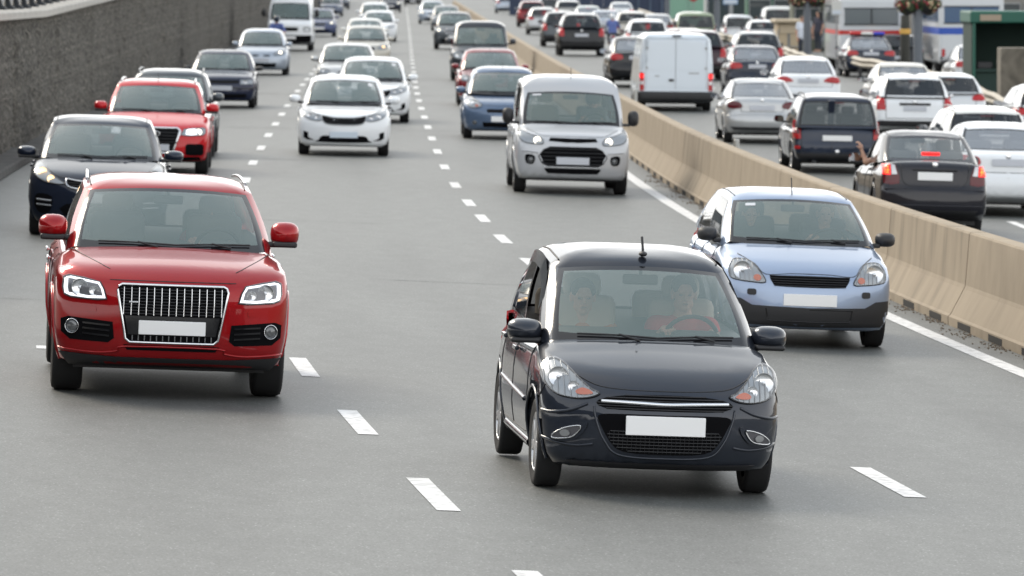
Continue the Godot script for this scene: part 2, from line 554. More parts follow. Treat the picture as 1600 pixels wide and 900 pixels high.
func cabin(k: Kind) -> void:
	var p := k.p
	var s := k.s
	var zf := s.zf
	# posts round half the loop, front middle to rear middle: [bottom, top, tag of the span that follows]
	var posts := []
	var c: Array = p.cowl     # d, y, half width, bow
	var t: Array = p.wtop
	var rt: Array = p.rtop
	var rb: Array = p.rbot
	for f in [0.0, 0.2, 0.4, 0.6, 0.8, 0.93, 1.0]:
		posts.append([Vector3(c[2] * f, c[1] + 0.02 * f * f, zf - c[0] - c[3] * f * f), Vector3(t[2] * f, t[1] - 0.035 * f * f, zf - t[0] - t[3] * f * f), "frit" if f > 0.9 else "wind"])
	posts[-1][2] = "post"
	var b0 := Vector3(p.belt[0], p.belt[1], zf - c[0] - c[3] - p.ap[0])
	var b1 := Vector3(p.belt[2], p.belt[3], zf - p.belt[4])
	var t0 := Vector3(p.rail[0], p.rail[1], zf - t[0] - t[3] - p.ap[1])
	var t1 := Vector3(p.rail[2], p.rail[3], zf - p.rail[4])
	for q in p.panes:         # [share along the side, tag]
		var fq: float = q[0]
		posts.append([b0.lerp(b1, fq) + Vector3(0.02 * 4 * fq * (1 - fq), 0, 0), t0.lerp(t1, fq) + Vector3(0.02 * 4 * fq * (1 - fq), p.get("arch", 0.03) * 4 * fq * (1 - fq), 0), q[1]])
	for f in [1.0, 0.93, 0.75, 0.5, 0.25, 0.0]:
		posts.append([Vector3(rb[2] * f, rb[1] + 0.0 * f, zf - rb[0] + rb[3] * f * f), Vector3(rt[2] * f, rt[1] - 0.03 * f * f, zf - rt[0] + rt[3] * f * f), "frit" if f > 0.99 else "back"])
	var n := posts.size()
	# the whole loop: right half there and left half back
	var loop := []
	for i in n: loop.append([posts[i][0], posts[i][1], posts[i][2]])
	for i in range(n - 2, 0, -1):
		var m := Vector3(-1, 1, 1)
		loop.append([posts[i][0] * m, posts[i][1] * m, posts[i - 1][2]])
	loop[n - 1][2] = posts[n - 2][2]
	for i in range(n - 1, loop.size()):   # the span that follows post i on the left is the one before it on the right
		var r: int = 2 * (n - 1) - i
		loop[i][2] = posts[r - 1][2]
	var lv := [-0.08, 0.0, 0.05, 0.1, 0.3, 0.5, 0.7, 0.88, 0.94, 1.0]
	var rows := []
	for a in lv:
		var row := []
		for q in loop:
			var x: Vector3 = q[0].lerp(q[1], a)
			var u: float = 4.0 * a * (1.0 - a)
			x.x += signf(x.x) * p.bend * u * clampf(absf(x.x) / s.w2 * 2.0 - 0.6, 0.0, 1.0)
			if q[2] in ["wind", "frit"] and x.z > 0.0: x += Vector3(0, 0.012, 0.018) * u
			row.append(x)
		rows.append(row)
	var full := MB.new()
	full.grid(rows, true, Vector3.ZERO)
	var mid := Vector3(0, p.H - 0.3, (b0.z + b1.z) / 2)
	for i in full.n.size():
		if full.n[i].dot(full.v[i] - mid) < 0.0: full.n[i] = -full.n[i]
	var out := {"wind": MB.new(), "paint": MB.new(), "back": MB.new()}
	var panes := {}
	var nl := loop.size()
	for i in lv.size() - 1:
		for j in nl:
			var tag: String = loop[j][2]
			var to: String = "paint"
			if tag == "wind": to = "trim" if i < 2 or i >= 8 else "wind"
			elif tag == "frit": to = "trim"
			elif tag == "back": to = ("trim" if i == 1 or i == 7 else "back") if i >= 1 and i < 8 else p.get("backframe", "paint")
			elif tag == "pane": to = "pane" if i >= 2 and i < 7 else ("trim" if i == 7 or i == 1 else "paint")
			elif tag == "open": to = "none" if i >= 2 and i < 7 else ("trim" if i == 7 or i == 1 else "paint")
			elif tag == "black": to = "trim" if i >= 1 and i < 8 else "paint"
			if tag == "back" and p.get("blind", false): to = "paint"
			if to == "none": continue
			if to == "trim":
				to = "trim_front" if tag == "wind" or (tag == "frit" and loop[j][0].z > 0.0) else "trim_rear" if tag == "back" or tag == "frit" else "trim_right" if loop[j][0].x > 0.0 else "trim_left"
				if not out.has(to): out[to] = MB.new()
			if to == "pane":
				to = "pane%d" % j
				if not out.has(to): out[to] = MB.new()
			var m: MB = out[to]
			var ids := []
			for w in [[i, j], [i, (j + 1) % nl], [i + 1, (j + 1) % nl], [i + 1, j]]: ids.append(m.pt(full.v[w[0] * nl + w[1]], full.n[w[0] * nl + w[1]]))
			m.quad(ids[0], ids[1], ids[2], ids[3])
	# roof
	var roof := MB.new()
	var rr := []
	var za: float = t0.z - 0.3
	var zb: float = t1.z + 0.25
	for q in [0.0, 0.025, 0.06, 0.11, 0.18, 0.3, 0.5, 0.75, 0.999]:
		var row := []
		for w in loop:
			var e: Vector3 = w[1]
			var tgt := Vector3(0, 0, clampf(e.z, minf(za, zb), maxf(za, zb)))
			var x := e.lerp(tgt, q)
			var fz: float = clampf((t0.z - x.z) / maxf(t0.z - t1.z, 0.1), 0, 1)
			x.y = e.y + (p.H - p.get("drop", 0.06) * pow(absf(fz - 0.42) / 0.58, 2.0) - e.y) * (1.0 - pow(1.0 - q, 5.0))
			row.append(x)
		rr.append(row)
	roof.grid(rr, true, Vector3.ZERO, Vector3(0, -20, (t0.z + t1.z) / 2))
	for i in roof.n.size():
		if i >= roof.n.size() - nl: roof.n[i] = Vector3.UP
	if p.lod > 0:
		for sx in [-1.0, 1.0]:
			var ditch := []
			for i in range(7, 7 + p.panes.size()):
				var w: Vector3 = rr[2][i].lerp(rr[3][i], 0.4)
				ditch.append(Vector3(w.x * sx, w.y + 0.001, w.z))
			var dm := MB.new()
			dm.tube(ditch, 0.0065, 6)
			k.add("roof_channel", dm.mesh(), "black_plastic")
	k.add("cabin_frame", out.paint.mesh(), "paint")
	k.add("roof", roof.mesh(), p.get("roofmat", "paint"))
	for key in out:
		if key.begins_with("trim"): k.add("windscreen_seal" if key == "trim_front" else "rear_window_seal" if key == "trim_rear" else "side_window_trim", out[key].mesh(), "gloss_black")
	k.add("windscreen", out.wind.mesh(), p.get("glass", "glass"))
	if out.back.v.size(): k.add("rear_window", out.back.mesh(), p.get("rglass", "glass_dark"))
	for key in out:
		if key.begins_with("pane"): k.add("side_window", out[key].mesh(), p.get("sglass", "glass_dark"))
	# what one sees through the windscreen
	var deck := MB.new()
	var drow := [[], []]
	for i in n:
		for sx in [0, 1]:
			var x: Vector3 = posts[i][0]
			var q := x * Vector3(0.965 if sx == 0 else -0.965, 1, 0.985)
			q.y = maxf(x.y, s.over(minf(absf(x.x), s.w2 * 0.6), x.z).y) + 0.004
			drow[sx].append(q)
	deck.grid(drow, false, Vector3.UP)
	k.add("cabin_floor", deck.mesh(), "black_plastic")
	var zs: float = zf - c[0] - p.get("seat_d", 1.25)
	var yb: float = p.belt[1]
	for row in p.seats:
		for x in [-0.36, 0.36]:
			var seat := MB.new()
			seat.rbox(Vector3(x * s.w2 / 0.85, yb + 0.02, zs - row * 0.85), Vector3(0.46, 0.44, 0.12), 0.06, 2, Basis(Vector3.RIGHT, -0.2))
			var sb := k.add("seat", seat.mesh(), p.interior)
			if row == 1: continue
			var head := MB.new()
			head.rbox(Vector3(x * s.w2 / 0.85, yb + 0.30 + p.get("headup", 0.0), zs - row * 0.85 - 0.08), Vector3(0.26, 0.17, 0.10), 0.05, 2, Basis(Vector3.RIGHT, -0.15))
			k.add("headrest", head.mesh(), p.interior, sb)
	var dash := MB.new()
	var dz: float = zf - c[0] - c[3] - 0.25
	dash.rbox(Vector3(0, yb - 0.06, dz), Vector3(s.w2 * 1.5, 0.14, 0.34), 0.06)
	dash.rbox(Vector3(0.37 * s.w2 / 0.85, yb + 0.0, dz - 0.06), Vector3(0.34, 0.12, 0.2), 0.05)
	var db := k.add("dashboard", dash.mesh(), "black_plastic")
	var sw := MB.new()
	var ring := []
	for i in 24: ring.append(Vector3(0.37 * s.w2 / 0.85, yb - 0.02, dz - 0.30) + Basis(Vector3.RIGHT, 0.45) * Vector3(cos(TAU * i / 24) * 0.185, sin(TAU * i / 24) * 0.185, 0))
	sw.tube(ring, 0.016, 6, true)
	sw.rbox(Vector3(0.37 * s.w2 / 0.85, yb - 0.02, dz - 0.29), Vector3(0.3, 0.05, 0.03), 0.012, 1, Basis(Vector3.RIGHT, 0.45))
	k.add("steering_wheel", sw.mesh(), "black_plastic", db)
	var im := MB.new()
	im.rbox(Vector3(0, t[1] - 0.09, zf - t[0] - 0.02), Vector3(0.24, 0.07, 0.03), 0.015)
	im.tube([Vector3(0, t[1] - 0.06, zf - t[0] - 0.01), Vector3(0, t[1] - 0.01, zf - t[0] - 0.03)], 0.012)
	k.add("rear_view_mirror", im.mesh(), "black_plastic")
	# wipers lie on the glass
	if p.lod > 0:
		for x0 in p.get("wipers", [[-0.5, 0.05], [0.02, 0.56]]):
			var path := []
			for i in 7:
				var x: float = lerpf(x0[0], x0[1], i / 6.0) * c[2] / 0.66
				var f2: float = absf(x) / c[2]
				var b2 := Vector3(x, c[1] + 0.02 * f2 * f2, zf - c[0] - c[3] * f2 * f2)
				var tt := Vector3(x * t[2] / c[2], t[1] - 0.035 * f2 * f2, zf - t[0] - t[3] * f2 * f2)
				path.append(b2.lerp(tt, 0.03 + 0.02 * sin(i / 6.0 * PI)) + Vector3(0, 0.012, 0.012))
			var w := MB.new()
			w.tube(path, 0.0065, 5)
			w.tube([path[3] + Vector3(0, 0.006, 0.006), path[3].lerp(path[6], 0.5) + Vector3(0, -0.025, 0.04)], 0.008, 5)
			k.add("wiper", w.mesh(), "black_plastic")

func sticker(k: Kind, x: float, t: float, w: float, h: float, m: String, called := "sticker") -> void:   # on the inside of the windscreen
	var c: Array = k.p.cowl
	var q: Array = k.p.wtop
	var zf: float = k.s.zf
	var o := MB.new()
	var rows := []
	for v in [t - h / 2, t + h / 2]:
		var row := []
		for i in 3:
			var f: float = x + (i - 1) * w / 2
			var a := Vector3(c[2] * f, c[1] + 0.02 * f * f, zf - c[0] - c[3] * f * f)
			var b := Vector3(q[2] * f, q[1] - 0.035 * f * f, zf - q[0] - q[3] * f * f)
			row.append(a.lerp(b, v) + Vector3(0, 0.010, 0.014) * 4.0 * v * (1.0 - v) + Vector3(0, 0.004, 0.004))
		rows.append(row)
	o.grid(rows, false, Vector3(0, 0.4, 1))
	k.add(called, o.mesh(), m)

# ---- features on front and rear
func both(k: Kind, called: String, outline: Array, facing: String, mat: String, off := 0.006, deep := 0.014, h := 0.06, bulge := 0.0, tag := "") -> Array:
	var o := []
	for sx in 2:
		o.append(k.add(called, patch(k, mirror(outline) if sx == 0 else outline, facing, off, deep, h, bulge).mesh(), mat, -1, Transform3D.IDENTITY, tag))
	return o
func one(k: Kind, called: String, outline: Array, facing: String, mat: String, off := 0.006, deep := 0.014, h := 0.06, sub := -1) -> int:
	return k.add(called, patch(k, outline, facing, off, deep, h).mesh(), mat, sub)

func headlight(k: Kind, outline: Array, bowls: Array, o := {}) -> void:
	# housing, reflector bowls with bulbs, an amber indicator, a clear cover
	for sx in [-1.0, 1.0]:
		var out := outline if sx > 0 else mirror(outline)
		var rim := patch(k, out, "front", 0.004, 0.012, 0.05)
		var base := k.add("headlight", rim.mesh(), o.get("house", "lamp_inner"))
		var bw := MB.new()
		var ringm := MB.new()
		for b in bowls:      # x, y, r
			var c := onto(k, Vector2(b[0] * sx, b[1]), "front")
			var m: Vector3 = (c[1] * 0.4 + Vector3.BACK).normalized()
			var bs := Basis(Quaternion(Vector3.UP, m))
			var q: Vector3 = c[0] + m * (0.004 + b[2] * 0.25)
			bw.lathe(V([b[2], 0.0, b[2] * 0.8, -b[2] * 0.14, b[2] * 0.35, -b[2] * 0.22, 0.001, -b[2] * 0.24]), q, bs, 18)
			ringm.lathe(V([b[2] * 1.0, -0.004, b[2] * 1.08, 0.002, b[2] * 1.12, -0.004, b[2] * 1.12, -b[2] * 0.25]), q, bs, 18)
			bw.ball(q - m * b[2] * 0.1, Vector3.ONE * b[2] * 0.22, 8, 6)
		k.add("lamp_edge", line(k, out, "front", 0.006, 0.006, true).mesh(), "black_plastic", base)
		if bowls.size():
			k.add("reflector", bw.mesh(), "chrome_soft", base, Transform3D.IDENTITY, "lamp_right" if sx > 0 else "lamp_left")
			k.add("bezel", ringm.mesh(), o.get("bezel", "steel_grey"), base)
		if o.has("ribs"):
			var poly := PackedVector2Array(out)
			var lo: Vector2 = out[0]
			var hi: Vector2 = out[0]
			for q in out:
				lo = lo.min(q)
				hi = hi.max(q)
			var rib := MB.new()
			for i in int(o.ribs):
				var x := lerpf(lo.x, hi.x, (i + 0.5) / o.ribs)
				for c in Geometry2D.intersect_polyline_with_polygon(PackedVector2Array([Vector2(x, lo.y - 0.1), Vector2(x + 0.02 * sx, hi.y + 0.1)]), poly):
					if c.size() > 1 and c[0].distance_to(c[c.size() - 1]) > 0.02: rib.add(line(k, [c[0], c[c.size() - 1]], "front", 0.0035, 0.008, false, 1.0, 0.04))
			k.add("reflector_facets", rib.mesh(), "steel_grey", base)
		if o.has("amber"):
			var am: Array = o.amber
			k.add("indicator", patch(k, am if sx > 0 else mirror(am), "front", 0.012, 0.01, 0.04, 0.008).mesh(), "amber", base)
		if o.has("dark"):
			k.add("lamp_mask", patch(k, o.dark if sx > 0 else mirror(o.dark), "front", 0.008, 0.006, 0.05).mesh(), "black_plastic", base)
		if o.has("bright"):
			k.add("daytime_lamp", patch(k, o.bright if sx > 0 else mirror(o.bright), "front", 0.016, 0.01, 0.05).mesh(), "lamp_white", base)
		k.add("lamp_cover", patch(k, out, "front", 0.02, 0.0, 0.05, o.get("bulge", 0.012)).mesh(), "lens", base)

func taillight(k: Kind, outline: Array, o := {}) -> void:
	for sx in [-1.0, 1.0]:
		var base := k.add("tail_light", patch(k, outline if sx > 0 else mirror(outline), "rear", 0.008, 0.02, 0.05, 0.012).mesh(), o.get("mat", "red_lens"), -1, Transform3D.IDENTITY, "tail_right" if sx > 0 else "tail_left")
		for q in o.get("more", []):    # [outline, material]
			k.add("lamp_section", patch(k, q[0] if sx > 0 else mirror(q[0]), "rear", 0.026, 0.012, 0.05).mesh(), q[1], base)

func plate(k: Kind, facing: String, x: float, y: float, w: float, h: float, mat := "plate", lean := 0.0) -> void:
	var a := onto(k, Vector2(x, y), facing)
	var b := onto(k, Vector2(x + w * 0.48, y), facing)
	var c := onto(k, Vector2(x, y + h * 0.45), facing)
	var d := onto(k, Vector2(x, y - h * 0.45), facing)
	var sg := 1.0 if facing == "front" else -1.0
	var z: float = maxf(maxf(a[0].z * sg, b[0].z * sg), maxf(c[0].z * sg, d[0].z * sg)) + 0.014
	var m := MB.new()
	m.rbox(Vector3(x, y, z * sg), Vector3(w, h, 0.016), 0.004, 1)
	var base := k.add("number_plate", m.mesh(), mat)
	var n := MB.new()
	n.box(Vector3(x - w * 0.4, y - h * 0.42, sg * z - 0.05 if sg > 0 else -z + 0.008), Vector3(x + w * 0.4, y + h * 0.42, sg * z - 0.008 if sg > 0 else -z + 0.05))
	k.add("plate_holder", n.mesh(), "black_plastic", base)

func slats(k: Kind, called: String, outline: Array, count: int, upright: bool, mat: String, r: float, off: float, sub: int) -> void:
	# bars across an opening, clipped to its outline
	var poly := PackedVector2Array(outline)
	var lo: Vector2 = outline[0]
	var hi: Vector2 = outline[0]
	for q in outline:
		lo = lo.min(q)
		hi = hi.max(q)
	for i in count:
		var t: float = (i + 0.5) / count
		var a := Vector2(lerpf(lo.x, hi.x, t), lo.y - 0.1) if upright else Vector2(lo.x - 0.1, lerpf(lo.y, hi.y, t))
		var b := Vector2(lerpf(lo.x, hi.x, t), hi.y + 0.1) if upright else Vector2(hi.x + 0.1, lerpf(lo.y, hi.y, t))
		for c in Geometry2D.intersect_polyline_with_polygon(PackedVector2Array([a, b]), poly):
			if c.size() >= 2 and c[0].distance_to(c[c.size() - 1]) > 0.03:
				k.add(called, line(k, [c[0], c[c.size() - 1]], "front", r, off, false, 1.0, 0.1).mesh(), mat, sub)

func disc(k: Kind, called: String, x: float, y: float, r: float, facing: String, mat: String, both_sides := true, ringmat := "chrome") -> void:
	for sx in ([-1.0, 1.0] if both_sides else [1.0]):
		var c := onto(k, Vector2(x * sx, y), facing)
		var m: Vector3 = (c[1] + Vector3.BACK * (1.0 if facing == "front" else -1.0)).normalized()
		var bs := Basis(Quaternion(Vector3.UP, m))
		var o := MB.new()
		o.lathe(V([0.001, 0.022, r * 0.5, 0.02, r * 0.85, 0.012, r * 0.9, -0.01]), c[0], bs, 18)
		var b := k.add(called, o.mesh(), mat)
		var g := MB.new()
		g.lathe(V([r * 0.86, 0.0, r * 0.9, 0.02, r * 1.0, 0.022, r * 1.06, 0.012, r * 1.08, -0.012]), c[0], bs, 18)
		k.add("rim", g.mesh(), ringmat, b)

func seams(k: Kind, zs: Array, y0: float, y1: float, handles: Array, r := 0.004) -> void:
	# door gaps and handles on both flanks
	for f in ["left", "right"]:
		var o := MB.new()
		for z in zs: o.add(line(k, [Vector2(z, y0), Vector2(z + 0.03, (y0 + y1) / 2), Vector2(z, y1)], f, r, 0.0))
		o.add(line(k, [Vector2(zs[0], y0), Vector2(zs[-1], y0)], f, r, 0.0, false, 1.0, 0.15))
		k.add("door_gap", o.mesh(), "black_plastic")
	for f in ["left", "right"]:
		for h in handles:
			var c := onto(k, Vector2(h[0], h[1]), f)
			var b := MB.new()
			b.rbox(c[0] + c[1] * 0.028, Vector3(0.028, 0.034, 0.2), 0.012)
			b.rbox(c[0] + c[1] * 0.01, Vector3(0.02, 0.02, 0.03), 0.006, 1)
			k.add("door_handle", b.mesh(), h[2] if h.size() > 2 else "paint")

func lips(k: Kind, mat: String, r := 0.014) -> void:   # rolled edges of the wheel arches
	for f in ["left", "right"]:
		for zz in k.s.ax:
			var pts := []
			for i in 21:
				var a: float = lerpf(-0.25, PI + 0.25, i / 20.0)
				pts.append(Vector2(zz + cos(a) * (k.s.ra + 0.012), k.s.ya + sin(a) * (k.s.ra + 0.012)))
			var ok := []
			for q in pts:
				if q.y > 0.2: ok.append(q)
			k.add("wheel_arch_edge", line(k, ok, f, r, -0.003, false, 1.0, 0.2).mesh(), mat)

# ------------------------------------------------------------------ materials
var M := {}
func mat(called: String, col: Color, rough := 0.6, metal := 0.0, more := {}) -> StandardMaterial3D:
	var m := StandardMaterial3D.new()
	m.resource_name = called
	m.albedo_color = col.linear_to_srgb()
	m.roughness = rough
	m.metallic = metal
	for a in more: m.set(a, more[a])
	M[called] = m
	return m

func make_materials() -> void:
	mat("black_plastic", Color(0.018, 0.018, 0.02), 0.55)
	mat("gloss_black", Color(0.01, 0.01, 0.012), 0.12)
	mat("chrome", Color(0.75, 0.76, 0.78), 0.12, 1.0)
	mat("chrome_soft", Color(0.8, 0.81, 0.83), 0.2, 1.0)
	mat("lamp_inner", Color(0.26, 0.28, 0.30), 0.3, 0.75)
	mat("lamp_dark", Color(0.10, 0.10, 0.11), 0.3, 0.5)
	mat("steel_grey", Color(0.3, 0.31, 0.32), 0.35, 0.8)
	mat("steel_dark", Color(0.03, 0.03, 0.032), 0.5, 0.3)
	mat("rim_silver", Color(0.52, 0.53, 0.55), 0.32, 0.85)
	mat("rim_dark", Color(0.09, 0.09, 0.10), 0.4, 0.6)
	mat("tyre", Color(0.016, 0.016, 0.017), 0.82)
	mat("plate", Color(0.88, 0.88, 0.88), 0.45)
	mat("plate_grey", Color(0.55, 0.57, 0.62), 0.45)
	mat("grille_dark", Color(0.006, 0.006, 0.007), 0.8, 0.0, {"metallic_specular": 0.12})
	mat("fog_glass", Color(0.16, 0.165, 0.17), 0.15, 0.5)
	mat("plate_pale", Color(0.60, 0.68, 0.76), 0.45)
	M["plate_front"] = M["plate"]
	M["plate_rear"] = M["plate_grey"]
	mat("glass_solid", Color(0.05, 0.06, 0.065), 0.04)
	mat("amber", Color(0.48, 0.10, 0.035), 0.2)
	mat("red_lens", Color(0.42, 0.012, 0.016), 0.12)
	mat("dark_red_lens", Color(0.10, 0.006, 0.012), 0.12)
	mat("clear_lens", Color(0.62, 0.62, 0.64), 0.12, 0.3)
	mat("mirror", Color(0.28, 0.29, 0.31), 0.03, 1.0)
	mat("interior_dark", Color(0.035, 0.035, 0.038), 0.8)
	mat("interior_grey", Color(0.12, 0.125, 0.125), 0.8)
	mat("interior_beige", Color(0.36, 0.31, 0.25), 0.8)
	mat("tail_lit", Color(0.6, 0.02, 0.02), 0.2, 0.0, {"emission_enabled": true, "emission": Color(1.0, 0.09, 0.08), "emission_energy_multiplier": 0.8})
	mat("amber_lit", Color(0.8, 0.3, 0.05), 0.2, 0.0, {"emission_enabled": true, "emission": Color(1.0, 0.42, 0.08), "emission_energy_multiplier": 1.1})
	mat("lamp_white", Color(0.9, 0.9, 0.92), 0.2, 0.0, {"emission_enabled": true, "emission": Color(0.95, 0.97, 1.0), "emission_energy_multiplier": 0.7})
	mat("lamp_lit", Color(0.9, 0.9, 0.85), 0.2, 0.0, {"emission_enabled": true, "emission": Color(1.0, 0.95, 0.85), "emission_energy_multiplier": 1.8})
	mat("fog_lit", Color(0.9, 0.8, 0.6), 0.2, 0.0, {"emission_enabled": true, "emission": Color(1.0, 0.78, 0.5), "emission_energy_multiplier": 1.3})
	for g in [["glass", Color(0.19, 0.26, 0.25), 0.44], ["glass_tint", Color(0.12, 0.15, 0.16), 0.45], ["glass_sky", Color(0.30, 0.33, 0.37), 0.55], ["glass_dark", Color(0.02, 0.025, 0.03), 0.72], ["lens", Color(0.9, 0.92, 0.95), 0.06]]:
		var m := mat(g[0], g[1], 0.02)
		m.transparency = BaseMaterial3D.TRANSPARENCY_ALPHA
		m.albedo_color.a = g[2]
		m.cull_mode = BaseMaterial3D.CULL_DISABLED

var paints := {}
func paint(col: Color, flake := 0.25, rough := 0.32) -> StandardMaterial3D:
	var key := "%s %.2f %.2f" % [col, flake, rough]
	if not paints.has(key):
		var m := StandardMaterial3D.new()
		m.resource_name = "car_paint"
		m.albedo_color = col.linear_to_srgb()
		m.metallic = flake
		m.roughness = rough
		m.clearcoat_enabled = true
		m.clearcoat = 0.85
		m.clearcoat_roughness = 0.04
		m.metallic_specular = 0.12
		paints[key] = m
	return paints[key]

# ------------------------------------------------------------------ naming
var taken := {}
func numbered(called: String) -> String:
	if not taken.has(called):
		taken[called] = 0
		return called
	taken[called] += 1
	return "%s_%03d" % [called, taken[called]]
func tag(o: Node, label: String, category: String, group := "") -> void:
	o.set_meta("label", label)
	if category: o.set_meta("category", category)
	if group: o.set_meta("group", group)
func thing(called: String, label: String, category: String, group := "") -> Node3D:
	var o := Node3D.new()
	o.name = numbered(called)
	add_child(o)
	tag(o, label, category, group)
	return o
func part(called: String, m: Mesh, material: Material, parent: Node, xf := Transform3D.IDENTITY) -> MeshInstance3D:
	var o := MeshInstance3D.new()
	o.name = called if parent != self else numbered(called)
	o.mesh = m
	o.material_override = material
	o.transform = xf
	parent.add_child(o, true)
	return o
func struct(called: String, m: Mesh, material: Material) -> MeshInstance3D:
	var o := part(called, m, material, self)
	o.set_meta("kind", "structure")
	return o

# ------------------------------------------------------------------ the road: a gentle bend, tilted into it
const DOWN_TO_ROAD := 3.5
const BEND := [[-1000, -19.0], [-700, -12.9], [-350, -6.2], [-220, -3.75], [-160, -2.58], [-110, -1.38], [-85, -0.63], [-60, 0.72], [-40, 2.45], [-30, 3.52], [0, 7.1], [40, 13.0]]
const TILT := [[-1000, 0.01], [-700, 0.01], [-150, 0.012], [-110, 0.02], [-90, 0.03], [-60, 0.04], [40, 0.04]]
const STEP := [[-1000, 0.0], [-180, 0.0], [-140, 0.22], [-110, 0.36], [40, 0.4]]
func lin(p: Array, x: float) -> float:
	if x <= p[0][0]: return p[0][1]
	for i in p.size() - 1:
		if x <= p[i + 1][0]: return lerpf(p[i][1], p[i + 1][1], (x - p[i][0]) / (p[i + 1][0] - p[i][0]))
	return p[-1][1]
var bend_lut := PackedFloat32Array()
func bend(z: float) -> float:
	if bend_lut.is_empty():
		for i in 1041:   # smoothed so that the road has no corners
			var a := 0.0
			for k in range(-6, 7): a += lin(BEND, -1000.0 + i + k * 2.5) / 13.0
			bend_lut.append(a)
	var q := clampf(z + 1000.0, 0.0, 1039.9)
	var j := int(q)
	return lerpf(bend_lut[j], bend_lut[j + 1], q - j)
func road(off: float, z: float, up := 0.0) -> Vector3:    # a point on the carriageway, off metres right of its middle line
	var y: float = -lin(TILT, z) * off - lin(STEP, z) * smoothstep(3.7, 4.4, off)
	return Vector3(bend(z) + off, y + up, z)
func heading(z: float) -> float:    # how far the road turns towards +x as it comes nearer
	return atan2(bend(z + 2.0) - bend(z - 2.0), 4.0)

# ------------------------------------------------------------------ placing vehicles
func place(k: Kind, called: String, label: String, category: String, body: Material, off: float, z: float, coming: bool, o := {}) -> Node3D:
	var r := thing(called, label, category, o.get("group", "vehicles on the oncoming carriageway" if coming else "vehicles on the far carriageway"))
	var yaw: float = heading(z) + (0.0 if coming else PI) + o.get("turn", 0.0)
	var across := (road(off + 0.6, z) - road(off - 0.6, z)).normalized()
	var up := Vector3(-across.y, across.x, 0).normalized()
	var bs := Basis(Quaternion(Vector3.UP, up)) * Basis(Vector3.UP, yaw)
	var sc: float = o.get("scale", 1.0)
	var axle: float = k.s.ax[0 if coming else 1]
	r.transform = Transform3D(bs.scaled_local(Vector3(sc * o.get("slim", 1.0), sc * o.get("tall", 1.0), sc)), road(off, z) - bs * Vector3(0, 0, axle * sc))
	fill(k, r, body, o)
	return r

func fill(k: Kind, r: Node3D, body: Material, o := {}) -> void:
	var made := []
	for e in k.e:
		if e.name in o.get("without", []):
			made.append(null)
			continue
		var m: Material = body if e.mat == "paint" else o[e.mat] if o.has(e.mat) else M[e.mat]
		if e.tag and o.has(e.tag): m = M[o[e.tag]]
		var up: Node = r if e.sub < 0 else made[e.sub]
		if up == null:
			made.append(null)
			continue
		made.append(part(e.name, e.mesh, m, up, e.xf))
		if e.tag and o.has(e.tag) and e.sub < 0: made[-1].set_meta("label", "lit " + e.name.replace("_", " "))

